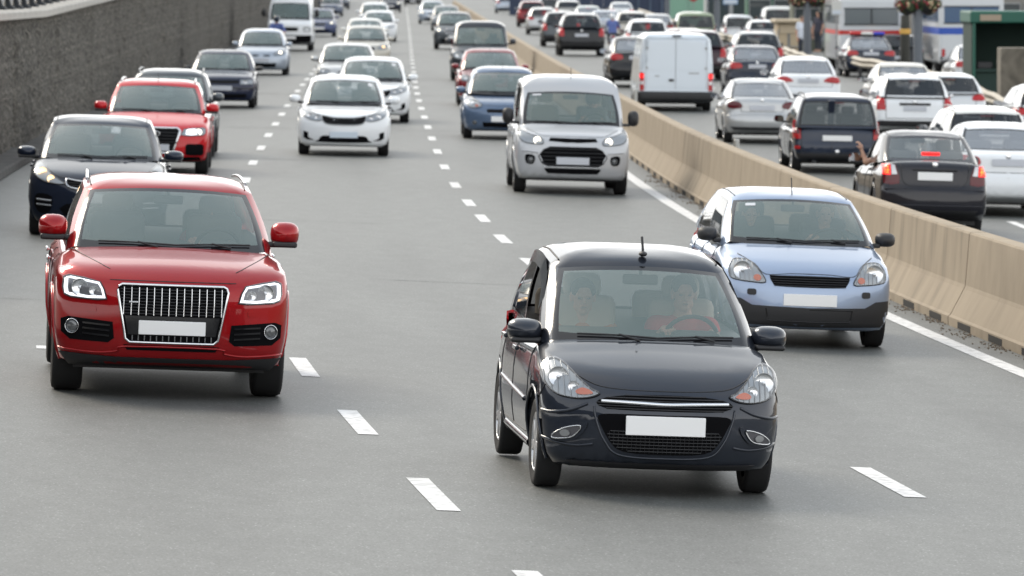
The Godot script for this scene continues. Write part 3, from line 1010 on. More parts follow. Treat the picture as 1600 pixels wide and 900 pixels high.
# ------------------------------------------------------------------ people: tapered limbs joined by a smooth minimum, meshed as surface nets
func flesh(bones: Array, cell: float, blend := 0.03) -> MB:   # bones: [a, b, radius a, radius b]
	var lo: Vector3 = bones[0][0]
	var hi: Vector3 = bones[0][0]
	for b in bones:
		var r := Vector3.ONE * (maxf(b[2], b[3]) + cell * 2.0)
		lo = lo.min(b[0] - r).min(b[1] - r)
		hi = hi.max(b[0] + r).max(b[1] + r)
	var nx := int((hi.x - lo.x) / cell) + 2
	var ny := int((hi.y - lo.y) / cell) + 2
	var nz := int((hi.z - lo.z) / cell) + 2
	var f := PackedFloat32Array()
	f.resize(nx * ny * nz)
	f.fill(1.0)
	var reach := blend * 1.2 + cell * 1.8
	for b in bones:
		var a: Vector3 = b[0]
		var d: Vector3 = b[1] - a
		var dd := maxf(d.length_squared(), 1e-9)
		var ra: float = b[2]
		var rb: float = b[3]
		var m := Vector3.ONE * (maxf(ra, rb) + reach)
		var l0: Vector3 = (a.min(b[1]) - m - lo) / cell
		var l1: Vector3 = (a.max(b[1]) + m - lo) / cell
		for k in range(maxi(int(l0.z), 0), mini(int(l1.z) + 2, nz)):
			for j in range(maxi(int(l0.y), 0), mini(int(l1.y) + 2, ny)):
				for i in range(maxi(int(l0.x), 0), mini(int(l1.x) + 2, nx)):
					var p := lo + Vector3(i, j, k) * cell - a
					var t := clampf(p.dot(d) / dd, 0.0, 1.0)
					var s := (p - d * t).length() - lerpf(ra, rb, t)
					if s > reach: continue
					var at := (k * ny + j) * nx + i
					var o := f[at]
					var h := maxf(blend - absf(s - o), 0.0) / blend
					f[at] = minf(s, o) - h * h * blend * 0.25
	var out := MB.new()
	var id := {}
	var off := [0, 1, nx, nx + 1, nx * ny, nx * ny + 1, nx * ny + nx, nx * ny + nx + 1]
	for k in nz - 1:
		for j in ny - 1:
			for i in nx - 1:
				var at := (k * ny + j) * nx + i
				var c := 0
				for q in 8:
					if f[at + off[q]] < 0.0: c += 1
				if c == 0 or c == 8: continue
				var sum := Vector3.ZERO
				var cnt := 0
				for e in [[0, 1], [2, 3], [4, 5], [6, 7], [0, 2], [1, 3], [4, 6], [5, 7], [0, 4], [1, 5], [2, 6], [3, 7]]:
					var u := f[at + off[e[0]]]
					var v := f[at + off[e[1]]]
					if (u < 0.0) != (v < 0.0):
						var t := u / (u - v)
						var p0 := Vector3(e[0] & 1, (e[0] >> 1) & 1, e[0] >> 2)
						var p1 := Vector3(e[1] & 1, (e[1] >> 1) & 1, e[1] >> 2)
						sum += p0.lerp(p1, t)
						cnt += 1
				var g := Vector3(f[at + 1] - f[at], f[at + nx] - f[at], f[at + nx * ny] - f[at]) + Vector3(f[at + off[7]] - f[at + off[6]], f[at + off[7]] - f[at + off[5]], f[at + off[7]] - f[at + off[3]])
				id[at] = out.pt(lo + (Vector3(i, j, k) + sum / cnt) * cell, g.normalized())
	for at in id:
		for ax in 3:
			var da: int = [1, nx, nx * ny][ax]
			var db: int = [nx, nx * ny, 1][ax]
			var dc: int = [nx * ny, 1, nx][ax]
			if (f[at] < 0.0) != (f[at + da] < 0.0) and id.has(at - db) and id.has(at - dc) and id.has(at - db - dc):
				out.quad(id[at], id[at - db], id[at - db - dc], id[at - dc])
	return out

func hand(w: Vector3, dir: Vector3, palm: Vector3, curl: float, side: float, cell: float) -> MB:   # wrist, where the fingers point, where the palm faces
	var d := dir.normalized()
	var n := (palm - d * palm.dot(d)).normalized()
	var s := d.cross(n) * side      # towards the thumb
	var b := [[w, w + d * 0.045, 0.026, 0.03], [w + d * 0.04 + s * 0.02, w + d * 0.085 + s * 0.024, 0.02, 0.016], [w + d * 0.04 - s * 0.018, w + d * 0.08 - s * 0.026, 0.02, 0.015]]
	for i in 4:
		var k := w + d * (0.09 - 0.006 * absf(i - 1.0)) + s * (0.028 - 0.019 * i)
		var l: float = [0.040, 0.046, 0.042, 0.032][i]
		var d1 := (d * cos(curl) + n * sin(curl))
		var d2 := (d * cos(curl * 2.1) + n * sin(curl * 2.1))
		var d3 := (d * cos(curl * 2.8) + n * sin(curl * 2.8))
		b.append([k - d * 0.012, k + d1 * l, 0.0098, 0.009])
		b.append([k + d1 * l, k + d1 * l + d2 * l * 0.66, 0.009, 0.0082])
		b.append([k + d1 * l + d2 * l * 0.66, k + d1 * l + d2 * l * 0.66 + d3 * l * 0.5, 0.0082, 0.007])
	var t := w + d * 0.025 + s * 0.024
	var t1 := t + (s * 0.75 + d * 0.55 + n * 0.35).normalized() * 0.042
	b.append([t, t1, 0.014, 0.0105])
	b.append([t1, t1 + (d * 0.75 + n * 0.6).normalized() * 0.032, 0.0105, 0.0085])
	return flesh(b, cell, 0.007)

# pose: hip, chest, neck, head (Vector3), elbow_r/l, wrist_r/l, hand_dir_r/l, and knees and ankles for those whose legs show
func person_meshes(pose: Dictionary, fine: float) -> Dictionary:
	var hip: Vector3 = pose.hip
	var chest: Vector3 = pose.chest
	var neck: Vector3 = pose.neck
	var h: Vector3 = pose.head
	var body := []
	var shirt := []
	var trousers := []
	body.append([hip, chest, 0.11, 0.12])
	body.append([chest, neck, 0.10, 0.06])
	body.append([neck, h - Vector3(0, 0.06, 0), 0.055, 0.052])
	shirt.append([hip + Vector3(0.06, 0, 0), chest + Vector3(0.07, 0, 0), 0.125, 0.13])
	shirt.append([hip - Vector3(0.06, 0, 0), chest - Vector3(0.07, 0, 0), 0.125, 0.13])
	shirt.append([chest, neck - Vector3(0, 0.045, 0), 0.12, 0.07])
	var hands := []
	for sd in ["r", "l"]:
		var sx := -1.0 if sd == "r" else 1.0
		var sh: Vector3 = neck + Vector3(sx * 0.175, -0.075, 0.0)
		var el: Vector3 = pose["elbow_" + sd]
		var wr: Vector3 = pose["wrist_" + sd]
		body.append([neck + Vector3(sx * 0.05, -0.06, 0), sh, 0.05, 0.052])
		body.append([sh, el, 0.052, 0.041])
		body.append([el, wr, 0.041, 0.028])
		shirt.append([neck + Vector3(sx * 0.06, -0.06, 0), sh, 0.066, 0.07])
		shirt.append([sh, sh.lerp(el, pose.get("sleeve", 0.95)), 0.07, 0.056])
		if pose.get("sleeve", 0.95) > 0.96: shirt.append([el, el.lerp(wr, 0.9), 0.055, 0.042])
		hands.append(hand(wr, pose.get("dir_" + sd, wr - el), pose.get("palm_" + sd, Vector3(0, -1, 0.3)), pose.get("curl", 0.75), sx * -1.0 if sd == "r" else 1.0, maxf(fine * 0.4, 0.004)))
		if pose.has("knee_" + sd):
			var kn: Vector3 = pose["knee_" + sd]
			var an: Vector3 = pose["ankle_" + sd]
			var ft: Vector3 = an + pose.get("toe", Vector3(0, -0.05, 0.16))
			body.append([hip + Vector3(sx * 0.085, -0.02, 0), kn, 0.075, 0.05])
			body.append([kn, an, 0.05, 0.035])
			trousers.append([hip + Vector3(sx * 0.085, 0.0, 0), kn, 0.10, 0.068])
			trousers.append([kn, an + Vector3(0, 0.03, 0), 0.068, 0.052])
			body.append([an, ft, 0.042, 0.034])
	var all := flesh(body, fine, 0.035)
	var hc := maxf(fine * 0.45, 0.0055)
	# head: skull, face, jaw, nose, brow, lips, ears
	var hd := [[h + Vector3(0, 0.045, -0.022), h + Vector3(0, 0.05, 0.012), 0.083, 0.076], [h + Vector3(0, -0.01, 0.018), h + Vector3(0, -0.075, 0.040), 0.062, 0.036],
		[h + Vector3(0.03, -0.055, 0.0), h + Vector3(-0.03, -0.055, 0.0), 0.038, 0.038], [h + Vector3(0, 0.02, 0.092), h + Vector3(0, -0.018, 0.108), 0.009, 0.014],
		[h + Vector3(0.034, 0.03, 0.075), h + Vector3(-0.034, 0.03, 0.075), 0.014, 0.014], [h + Vector3(0.017, -0.052, 0.079), h + Vector3(-0.017, -0.052, 0.079), 0.009, 0.009],
		[h + Vector3(0.078, 0.02, -0.005), h + Vector3(0.08, -0.02, 0.0), 0.014, 0.010], [h + Vector3(-0.078, 0.02, -0.005), h + Vector3(-0.08, -0.02, 0.0), 0.014, 0.010],
		[h + Vector3(0, -0.06, -0.02), neck, 0.054, 0.055]]
	all.add(flesh(hd, hc, 0.016))
	for m in hands: all.add(m)
	var eyes := MB.new()
	for sx in [-1.0, 1.0]:
		eyes.ball(h + Vector3(sx * 0.031, 0.008, 0.078), Vector3(0.013, 0.008, 0.008), 8, 6)
	eyes.rbox(h + Vector3(0, -0.052, 0.088), Vector3(0.038, 0.006, 0.006), 0.003, 1)
	var hair := flesh([[h + Vector3(0, 0.062, -0.03), h + Vector3(0, 0.072, 0.012), 0.085, 0.070], [h + Vector3(0, 0.0, -0.055), h + Vector3(0, 0.05, -0.04), 0.068, 0.08],
		[h + Vector3(0.05, 0.055, 0.035), h + Vector3(-0.05, 0.055, 0.035), 0.036, 0.036]], maxf(fine * 0.6, 0.008), 0.02)
	var o := {"skin": all.mesh(), "shirt": flesh(shirt, fine, 0.05).mesh(), "hair": hair.mesh(), "eyes": eyes.mesh()}
	if trousers.size(): o.trousers = flesh(trousers, fine, 0.03).mesh()
	return o

func person(o: Dictionary, label: String, shirt: Color, xf: Transform3D, group := "", hair := Color(0.02, 0.014, 0.01), helmet: Mesh = null, helmet_col := Color.WHITE) -> Node3D:
	var r := thing("person", label, "person", group)
	r.transform = xf
	var body := part("body", o.skin, mat("skin", Color(0.46, 0.26, 0.18), 0.55, 0.0, {"subsurf_scatter_enabled": true, "subsurf_scatter_strength": 0.1}) if not M.has("skin") else M.skin, r)
	part("eyes", o.eyes, mat("eye_dark", Color(0.10, 0.06, 0.045), 0.4), body)
	part("shirt", o.shirt, mat("shirt_cloth", shirt, 0.9), r)
	if helmet: part("helmet", helmet, paint(helmet_col, 0.0), r)
	else: part("hair", o.hair, mat("hair", hair, 0.7), r)
	if o.has("trousers"): part("trousers", o.trousers, mat("trouser_cloth", Color(0.03, 0.035, 0.05), 0.9), r)
	return r

func build_people() -> void:
	var drive := {"hip": Vector3.ZERO, "chest": Vector3(0, 0.36, -0.05), "neck": Vector3(0, 0.585, -0.05), "head": Vector3(0, 0.73, -0.02),
		"elbow_r": Vector3(-0.27, 0.33, 0.10), "wrist_r": Vector3(-0.18, 0.50, 0.30), "elbow_l": Vector3(0.27, 0.33, 0.10), "wrist_l": Vector3(0.18, 0.48, 0.30),
		"dir_r": Vector3(0.2, 0.35, 0.9), "dir_l": Vector3(-0.2, 0.35, 0.9), "palm_r": Vector3(0.4, -0.7, 0.2), "palm_l": Vector3(-0.4, -0.7, 0.2), "curl": 0.8, "sleeve": 0.95}
	var d := person_meshes(drive, 0.014)
	var rest := drive.duplicate()
	rest.merge({"elbow_r": Vector3(-0.345, 0.47, 0.10), "wrist_r": Vector3(-0.21, 0.44, 0.30), "elbow_l": Vector3(0.25, 0.28, 0.05), "wrist_l": Vector3(0.12, 0.2, 0.26), "sleeve": 1.0}, true)
	var q := person_meshes(rest, 0.016)
	var seats := {}
	for c in get_children():
		if c.has_meta("label"): seats[c.get_meta("label").substr(0, 22)] = c
	var sit := func(key: String, p: Vector3) -> Transform3D:
		return seats[key].transform * Transform3D(Basis.IDENTITY, p)
	var G := "people seated in the oncoming cars"
	person(d, "person in a red shirt with both hands on the wheel of the nearest hatchback", Color(0.42, 0.03, 0.035), sit.call("dark blue-grey hatchba", Vector3(0.34, 0.49, -0.10)), G)
	person(q, "person with an orange sleeve resting an elbow in the open car window", Color(0.42, 0.13, 0.04), sit.call("dark blue-grey hatchba", Vector3(-0.34, 0.44, -0.19)), G)
	person(d, "person in red and black at the wheel of the dark red off-roader", Color(0.30, 0.02, 0.03), sit.call("dark red off-roader wi", Vector3(0.38, 0.62, -0.05)), G)
	person(d, "person in dark clothes driving the light blue hatchback", Color(0.06, 0.07, 0.08), sit.call("light metallic blue ha", Vector3(0.37, 0.50, 0.0)), G)
	person(q, "person in a pale top sitting beside the driver of the light blue hatchback", Color(0.30, 0.30, 0.28), sit.call("light metallic blue ha", Vector3(-0.37, 0.46, -0.05)), G)
	person(d, "person driving the white-silver van", Color(0.12, 0.13, 0.16), sit.call("white-silver van with ", Vector3(0.39, 0.66, 0.25)), G)
	var out := drive.duplicate()
	out.merge({"elbow_l": Vector3(0.46, 0.40, 0.08), "wrist_l": Vector3(0.53, 0.57, 0.18), "dir_l": Vector3(0.2, 0.9, 0.3), "palm_l": Vector3(0.6, 0.0, 0.6), "sleeve": 0.45, "curl": 0.5}, true)
	person(person_meshes(out, 0.016), "person holding a bare arm out of the braking black saloon", Color(0.5, 0.5, 0.48), sit.call("black saloon braking w", Vector3(0.40, 0.58, 0.0)), "people on the far carriageway")
	# riders on scooters, each a thing of its own
	var ride := {"hip": Vector3(0, 0.80, -0.25), "chest": Vector3(0, 1.13, -0.16), "neck": Vector3(0, 1.34, -0.12), "head": Vector3(0, 1.48, -0.07),
		"elbow_r": Vector3(-0.30, 1.05, 0.06), "wrist_r": Vector3(-0.30, 1.02, 0.30), "elbow_l": Vector3(0.30, 1.05, 0.06), "wrist_l": Vector3(0.30, 1.02, 0.30), "sleeve": 1.0,
		"knee_r": Vector3(-0.17, 0.72, 0.18), "knee_l": Vector3(0.17, 0.72, 0.18), "ankle_r": Vector3(-0.16, 0.32, 0.12), "ankle_l": Vector3(0.16, 0.32, 0.12)}
	var rm := person_meshes(ride, 0.028)
	var hm := MB.new()
	hm.ball(Vector3(0, 1.51, -0.08), Vector3(0.125, 0.14, 0.15), 14, 10)
	var hmesh := hm.mesh()
	var sc := scooter()
	for e in [["dark-helmeted rider in a blue jacket", -5.32, -224.0, true, Color(0.02, 0.03, 0.05), "before the tall white van"], ["white-helmeted rider in a blue jacket", 8.89, -256.0, false, Color(0.7, 0.72, 0.75), "right of the big black off-roader"]]:
		var xf := Transform3D(Basis(Vector3.UP, heading(e[2]) + (0.0 if e[3] else PI)), road(e[1], e[2]))
		person(rm, "%s on a scooter %s" % [e[0], e[5]], Color(0.10, 0.14, 0.34), xf, "scooter riders", Color.BLACK, hmesh, e[4])
		var s := thing("scooter", "small scooter ridden by the %s" % e[0], "scooter", "scooters filtering between the cars")
		s.transform = xf
		for w in sc: part(w[0], w[1], M[w[2]] if M.has(w[2]) else paint(Color(0.3, 0.32, 0.36)), s)
	# people standing at the stop
	var stand := {"hip": Vector3(0, 0.93, 0), "chest": Vector3(0, 1.28, 0.0), "neck": Vector3(0, 1.50, 0.0), "head": Vector3(0, 1.64, 0.03),
		"elbow_r": Vector3(-0.25, 1.14, -0.02), "wrist_r": Vector3(-0.25, 0.90, 0.08), "elbow_l": Vector3(0.25, 1.14, -0.02), "wrist_l": Vector3(0.24, 0.90, 0.10), "sleeve": 0.6, "curl": 0.4,
		"knee_r": Vector3(-0.10, 0.50, 0.02), "knee_l": Vector3(0.11, 0.50, 0.05), "ankle_r": Vector3(-0.10, 0.08, -0.02), "ankle_l": Vector3(0.13, 0.08, 0.06)}
	var st := person_meshes(stand, 0.028)
	var k := 0
	for e in [[15.1, -224.0, Color(0.62, 0.66, 0.74), "pale shirt standing just left of the red-striped bus", 0.4], [15.9, -233.0, Color(0.55, 0.56, 0.6), "light grey top waiting behind the guard rail by the flower post", 2.4], [17.6, -250.0, Color(0.05, 0.05, 0.07), "dark jacket standing by the beige kiosk", -0.7]]:
		person(st, "person in a %s" % e[3], e[2], Transform3D(Basis(Vector3.UP, e[4]), road(e[0], e[1], 0.12)), "people waiting at the roadside")
		k += 1

func scooter() -> Array:
	var o := []
	for z in [0.62, -0.55]:
		var t := MB.new()
		t.lathe(V([0.14, -0.05, 0.21, -0.055, 0.235, -0.02, 0.235, 0.02, 0.21, 0.055, 0.14, 0.05]), Vector3(0, 0.235, z), Basis(Vector3.BACK, -PI / 2), 20)
		o.append(["tyre", t.mesh(), "tyre"])
		var r := MB.new()
		r.lathe(V([0.001, -0.04, 0.14, -0.03, 0.14, 0.03, 0.001, 0.04]), Vector3(0, 0.235, z), Basis(Vector3.BACK, -PI / 2), 16)
		o.append(["rim", r.mesh(), "rim_silver"])
	var b := MB.new()
	b.rbox(Vector3(0, 0.52, -0.45), Vector3(0.3, 0.36, 0.72), 0.12, 3)
	b.rbox(Vector3(0, 0.30, 0.08), Vector3(0.3, 0.08, 0.5), 0.03)
	b.rbox(Vector3(0, 0.62, 0.36), Vector3(0.34, 0.6, 0.09), 0.04, 2, Basis(Vector3.RIGHT, -0.25))
	b.rbox(Vector3(0, 0.5, 0.6), Vector3(0.12, 0.1, 0.34), 0.04)
	o.append(["body", b.mesh(), "scooter_paint"])
	var s := MB.new()
	s.rbox(Vector3(0, 0.745, -0.40), Vector3(0.28, 0.1, 0.66), 0.045, 3)
	o.append(["seat", s.mesh(), "black_plastic"])
	var h := MB.new()
	h.tube([Vector3(-0.33, 1.02, 0.28), Vector3(-0.15, 1.0, 0.36), Vector3(0, 0.97, 0.38), Vector3(0.15, 1.0, 0.36), Vector3(0.33, 1.02, 0.28)], 0.018)
	h.tube([Vector3(0, 0.97, 0.38), Vector3(0, 0.3, 0.6)], 0.03)
	for sx in [-1.0, 1.0]: h.tube([Vector3(sx * 0.07, 0.5, 0.56), Vector3(sx * 0.07, 0.235, 0.62)], 0.022)
	o.append(["handlebar", h.mesh(), "steel_grey"])
	var l := MB.new()
	l.ball(Vector3(0, 0.86, 0.44), Vector3(0.075, 0.065, 0.05))
	o.append(["headlight", l.mesh(), "clear_lens"])
	var tl := MB.new()
	tl.rbox(Vector3(0, 0.62, -0.82), Vector3(0.16, 0.07, 0.04), 0.02)
	o.append(["tail_light", tl.mesh(), "red_lens"])
	var p := MB.new()
	p.rbox(Vector3(0, 0.45, -0.84), Vector3(0.18, 0.14, 0.01), 0.004, 1)
	o.append(["number_plate", p.mesh(), "plate_grey"])
	return o

# ------------------------------------------------------------------ the kinds of vehicle
func kind_small_hatch() -> Kind:
	var k := make_kind({"L": 3.58, "W": 1.6, "H": 1.54, "foh": 0.73, "wb": 2.38, "wr": 0.293, "tw": 0.175, "lod": 2, "na": 34, "nz": 70, "ne": 18, "spokes": 7,
		"top": [[0, 0.70], [0.12, 0.755], [0.3, 0.83], [0.6, 0.915], [0.95, 0.985], [1.2, 0.97], [2.0, 0.96], [3.0, 1.0], [3.58, 0.97]],
		"fr": [[0.15, 0.10], [0.24, 0.03], [0.4, 0.0], [0.52, 0.0], [0.64, 0.03], [0.74, 0.09], [0.84, 0.2], [1.0, 0.45]],
		"rr": [[0.2, 0.06], [0.4, 0.0], [0.6, 0.02], [0.9, 0.08], [1.1, 0.2]],
		"side": [[0.15, 0.90], [0.3, 0.965], [0.5, 1.0], [0.7, 0.995], [0.85, 0.965], [1.0, 0.90], [1.2, 0.84]],
		"bot": [[0, 0.19], [0.4, 0.175], [1.2, 0.18], [3.0, 0.19], [3.58, 0.28]], "plan": [[0, 0.95], [0.45, 0.985], [0.9, 1.0], [2.6, 1.0], [3.58, 0.94]],
		"nc": 0.3, "np": 2.5, "kf": 0.11, "ks": 0.085,
		"cowl": [0.82, 0.965, 0.655, 0.17], "wtop": [1.60, 1.425, 0.545, 0.12], "rtop": [3.32, 1.44, 0.5, 0.05], "rbot": [3.52, 1.02, 0.58, 0.08],
		"belt": [0.715, 0.96, 0.69, 1.02, 3.36], "rail": [0.585, 1.405, 0.545, 1.42, 3.2], "ap": [0.09, 0.06], "arch": 0.045,
		"panes": [[0.0, "black"], [0.06, "open"], [0.42, "black"], [0.46, "pane"], [0.78, "post"], [0.82, "pane"], [0.93, "post"], [1.0, "post"]],
		"mir": [0.82, 1.0, 1.10, 0.235, 0.155, "paint", 0.66], "interior": "interior_beige", "glass": "glass", "seat_d": 1.2})
	headlight(k, soft(V([0.425, 0.665, 0.5, 0.635, 0.6, 0.63, 0.7, 0.655, 0.76, 0.73, 0.757, 0.81, 0.7, 0.855, 0.63, 0.835, 0.54, 0.745, 0.475, 0.69])), [[0.675, 0.752, 0.062], [0.585, 0.698, 0.036]],
		{"amber": soft(V([0.465, 0.662, 0.51, 0.652, 0.56, 0.654, 0.57, 0.672, 0.53, 0.692, 0.485, 0.68])), "bulge": 0.014, "ribs": 9})
	var gr := soft(V([0, 0.67, 0.22, 0.665, 0.38, 0.645, 0.445, 0.61, 0.38, 0.577, 0.2, 0.57, 0, 0.57, -0.2, 0.57, -0.38, 0.577, -0.445, 0.61, -0.38, 0.645, -0.22, 0.665]))
	var g := one(k, "upper_grille", gr, "front", "grille_dark", 0.004)
	k.add("chrome_bar", line(k, soft(V([-0.41, 0.618, -0.2, 0.614, 0, 0.608, 0.2, 0.614, 0.41, 0.618]), 4, false), "front", 0.0135, 0.012).mesh(), "chrome", g)
	slats(k, "grille_slat", gr, 6, false, "gloss_black", 0.005, 0.006, g)
	var lo := soft(V([0.0, 0.545, 0.3, 0.545, 0.43, 0.53, 0.41, 0.46, 0.35, 0.36, 0.26, 0.30, 0.0, 0.287, -0.26, 0.30, -0.35, 0.36, -0.41, 0.46, -0.43, 0.53, -0.3, 0.545]), 3)
	var ln := one(k, "lower_grille", lo, "front", "grille_dark", 0.004)
	var mesh_area := soft(V([0.0, 0.435, 0.34, 0.44, 0.35, 0.37, 0.26, 0.31, 0.0, 0.297, -0.26, 0.31, -0.35, 0.37, -0.34, 0.44]), 3)
	slats(k, "grille_slat", mesh_area, 7, false, "gloss_black", 0.005, 0.007, ln)
	slats(k, "grille_bar", mesh_area, 26, true, "gloss_black", 0.0035, 0.007, ln)
	k.add("bumper_crease", line(k, soft(V([0.46, 0.585, 0.445, 0.50, 0.39, 0.37, 0.29, 0.278, 0.0, 0.262, -0.29, 0.278, -0.39, 0.37, -0.445, 0.50, -0.46, 0.585]), 5, false), "front", 0.008, 0.002).mesh(), "paint")
	both(k, "fog_recess", soft(V([0.50, 0.475, 0.62, 0.46, 0.72, 0.41, 0.715, 0.355, 0.60, 0.355, 0.53, 0.40])), "front", "paint", 0.012, 0.02)
	for b in both(k, "fog_lamp", soft(V([0.535, 0.455, 0.63, 0.435, 0.695, 0.39, 0.69, 0.365, 0.60, 0.375, 0.555, 0.405])), "front", "lamp_dark", 0.018, 0.014):
		var sx := -1.0 if k.e[b].mesh.get_aabb().get_center().x < 0 else 1.0
		k.add("fog_trim", line(k, soft(V([0.535 * sx, 0.455, 0.63 * sx, 0.435, 0.695 * sx, 0.39, 0.69 * sx, 0.365, 0.60 * sx, 0.375, 0.555 * sx, 0.405])), "front", 0.0045, 0.02, true).mesh(), "chrome", b)
		k.add("fog_bulb", patch(k, oval(0.625 * sx, 0.402, 0.03, 0.022), "front", 0.026, 0.01, 0.04, 0.01).mesh(), "steel_grey", b)
	for sx in [-1.0, 1.0]:
		for q in [[V([0.50 * sx, 0.60, 0.60 * sx, 0.555, 0.72 * sx, 0.53, 0.775 * sx, 0.535]), 0.012], [V([0.46 * sx, 0.34, 0.56 * sx, 0.325, 0.68 * sx, 0.335, 0.765 * sx, 0.36]), 0.011]]:
			k.add("bumper_crease", line(k, soft(q[0], 5, false), "front", q[1], -0.003).mesh(), "paint")
		k.add("bumper_gap", line(k, soft(V([0.755 * sx, 0.70, 0.775 * sx, 0.66, 0.785 * sx, 0.62]), 4, false), "front", 0.003, 0.0).mesh(), "black_plastic")
	plate(k, "front", 0.0, 0.475, 0.52, 0.125)
	one(k, "lower_lip", V([-0.62, 0.225, 0.62, 0.225, 0.56, 0.19, -0.56, 0.19]), "front", "black_plastic", 0.006)
	k.add("bonnet_gap", line(k, soft(V([0.70, 0.87, 0.60, 0.80, 0.45, 0.722, 0.28, 0.70, 0, 0.695, -0.28, 0.70, -0.45, 0.722, -0.60, 0.80, -0.70, 0.87]), 4, false), "front", 0.0035, 0.0).mesh(), "black_plastic")
	seams(k, [0.72, -0.22, -1.02], 0.32, 0.93, [[-0.05, 0.83], [-0.88, 0.86]])
	for f in ["left", "right"]:
		k.add("side_moulding", line(k, [Vector2(0.62, 0.54), Vector2(-0.05, 0.56), Vector2(-0.9, 0.59)], f, 0.022, -0.004, false, 0.8, 0.1).mesh(), "paint")
		k.add("sill", line(k, [Vector2(0.66, 0.25), Vector2(-1.0, 0.27)], f, 0.035, -0.012, false, 1.0, 0.1).mesh(), "paint")
		k.add("wind_deflector", wind_deflector(k, 1.0 if f == "right" else -1.0).mesh(), "gloss_black")
	lips(k, "paint", 0.012)
	var an := MB.new()
	an.tube([Vector3(0.02, 1.50, 0.10), Vector3(0.02, 1.53, 0.09), Vector3(0.018, 1.615, 0.03)], 0.009, 6)
	an.ball(Vector3(0.02, 1.505, 0.10), Vector3(0.03, 0.018, 0.05))
	k.add("aerial", an.mesh(), "black_plastic")
	taillight(k, V([0.62, 0.75, 0.74, 0.75, 0.74, 1.0, 0.64, 1.02]))
	plate(k, "rear", 0, 0.72, 0.52, 0.12)
	return k

func wind_deflector(k: Kind, sx: float) -> MB:
	var o := MB.new()
	var p := k.p
	var zf := k.s.zf
	var t0 := Vector3(p.rail[0], p.rail[1], zf - p.wtop[0] - p.wtop[3] - p.ap[1])
	var t1 := Vector3(p.rail[2], p.rail[3], zf - p.rail[4])
	var b0 := Vector3(p.belt[0], p.belt[1], zf - p.cowl[0] - p.cowl[3] - p.ap[0])
	var rows := [[], []]
	for i in 17:
		var f := i / 16.0 * 0.9
		var up := t0.lerp(t1, f) + Vector3(0.02, p.get("arch", 0.03) * 4 * f * (1 - f) + 0.005, 0)
		if i < 3: up = b0.lerp(t0, 0.55 + 0.15 * i) + Vector3(0.02, 0, 0)
		rows[0].append(up * Vector3(sx, 1, 1))
		rows[1].append((up + Vector3(0.035, -0.085, -0.03 if i < 4 else 0.0)) * Vector3(sx, 1, 1))
	o.grid(rows, false, Vector3(sx, 0.3, 0))
	return o

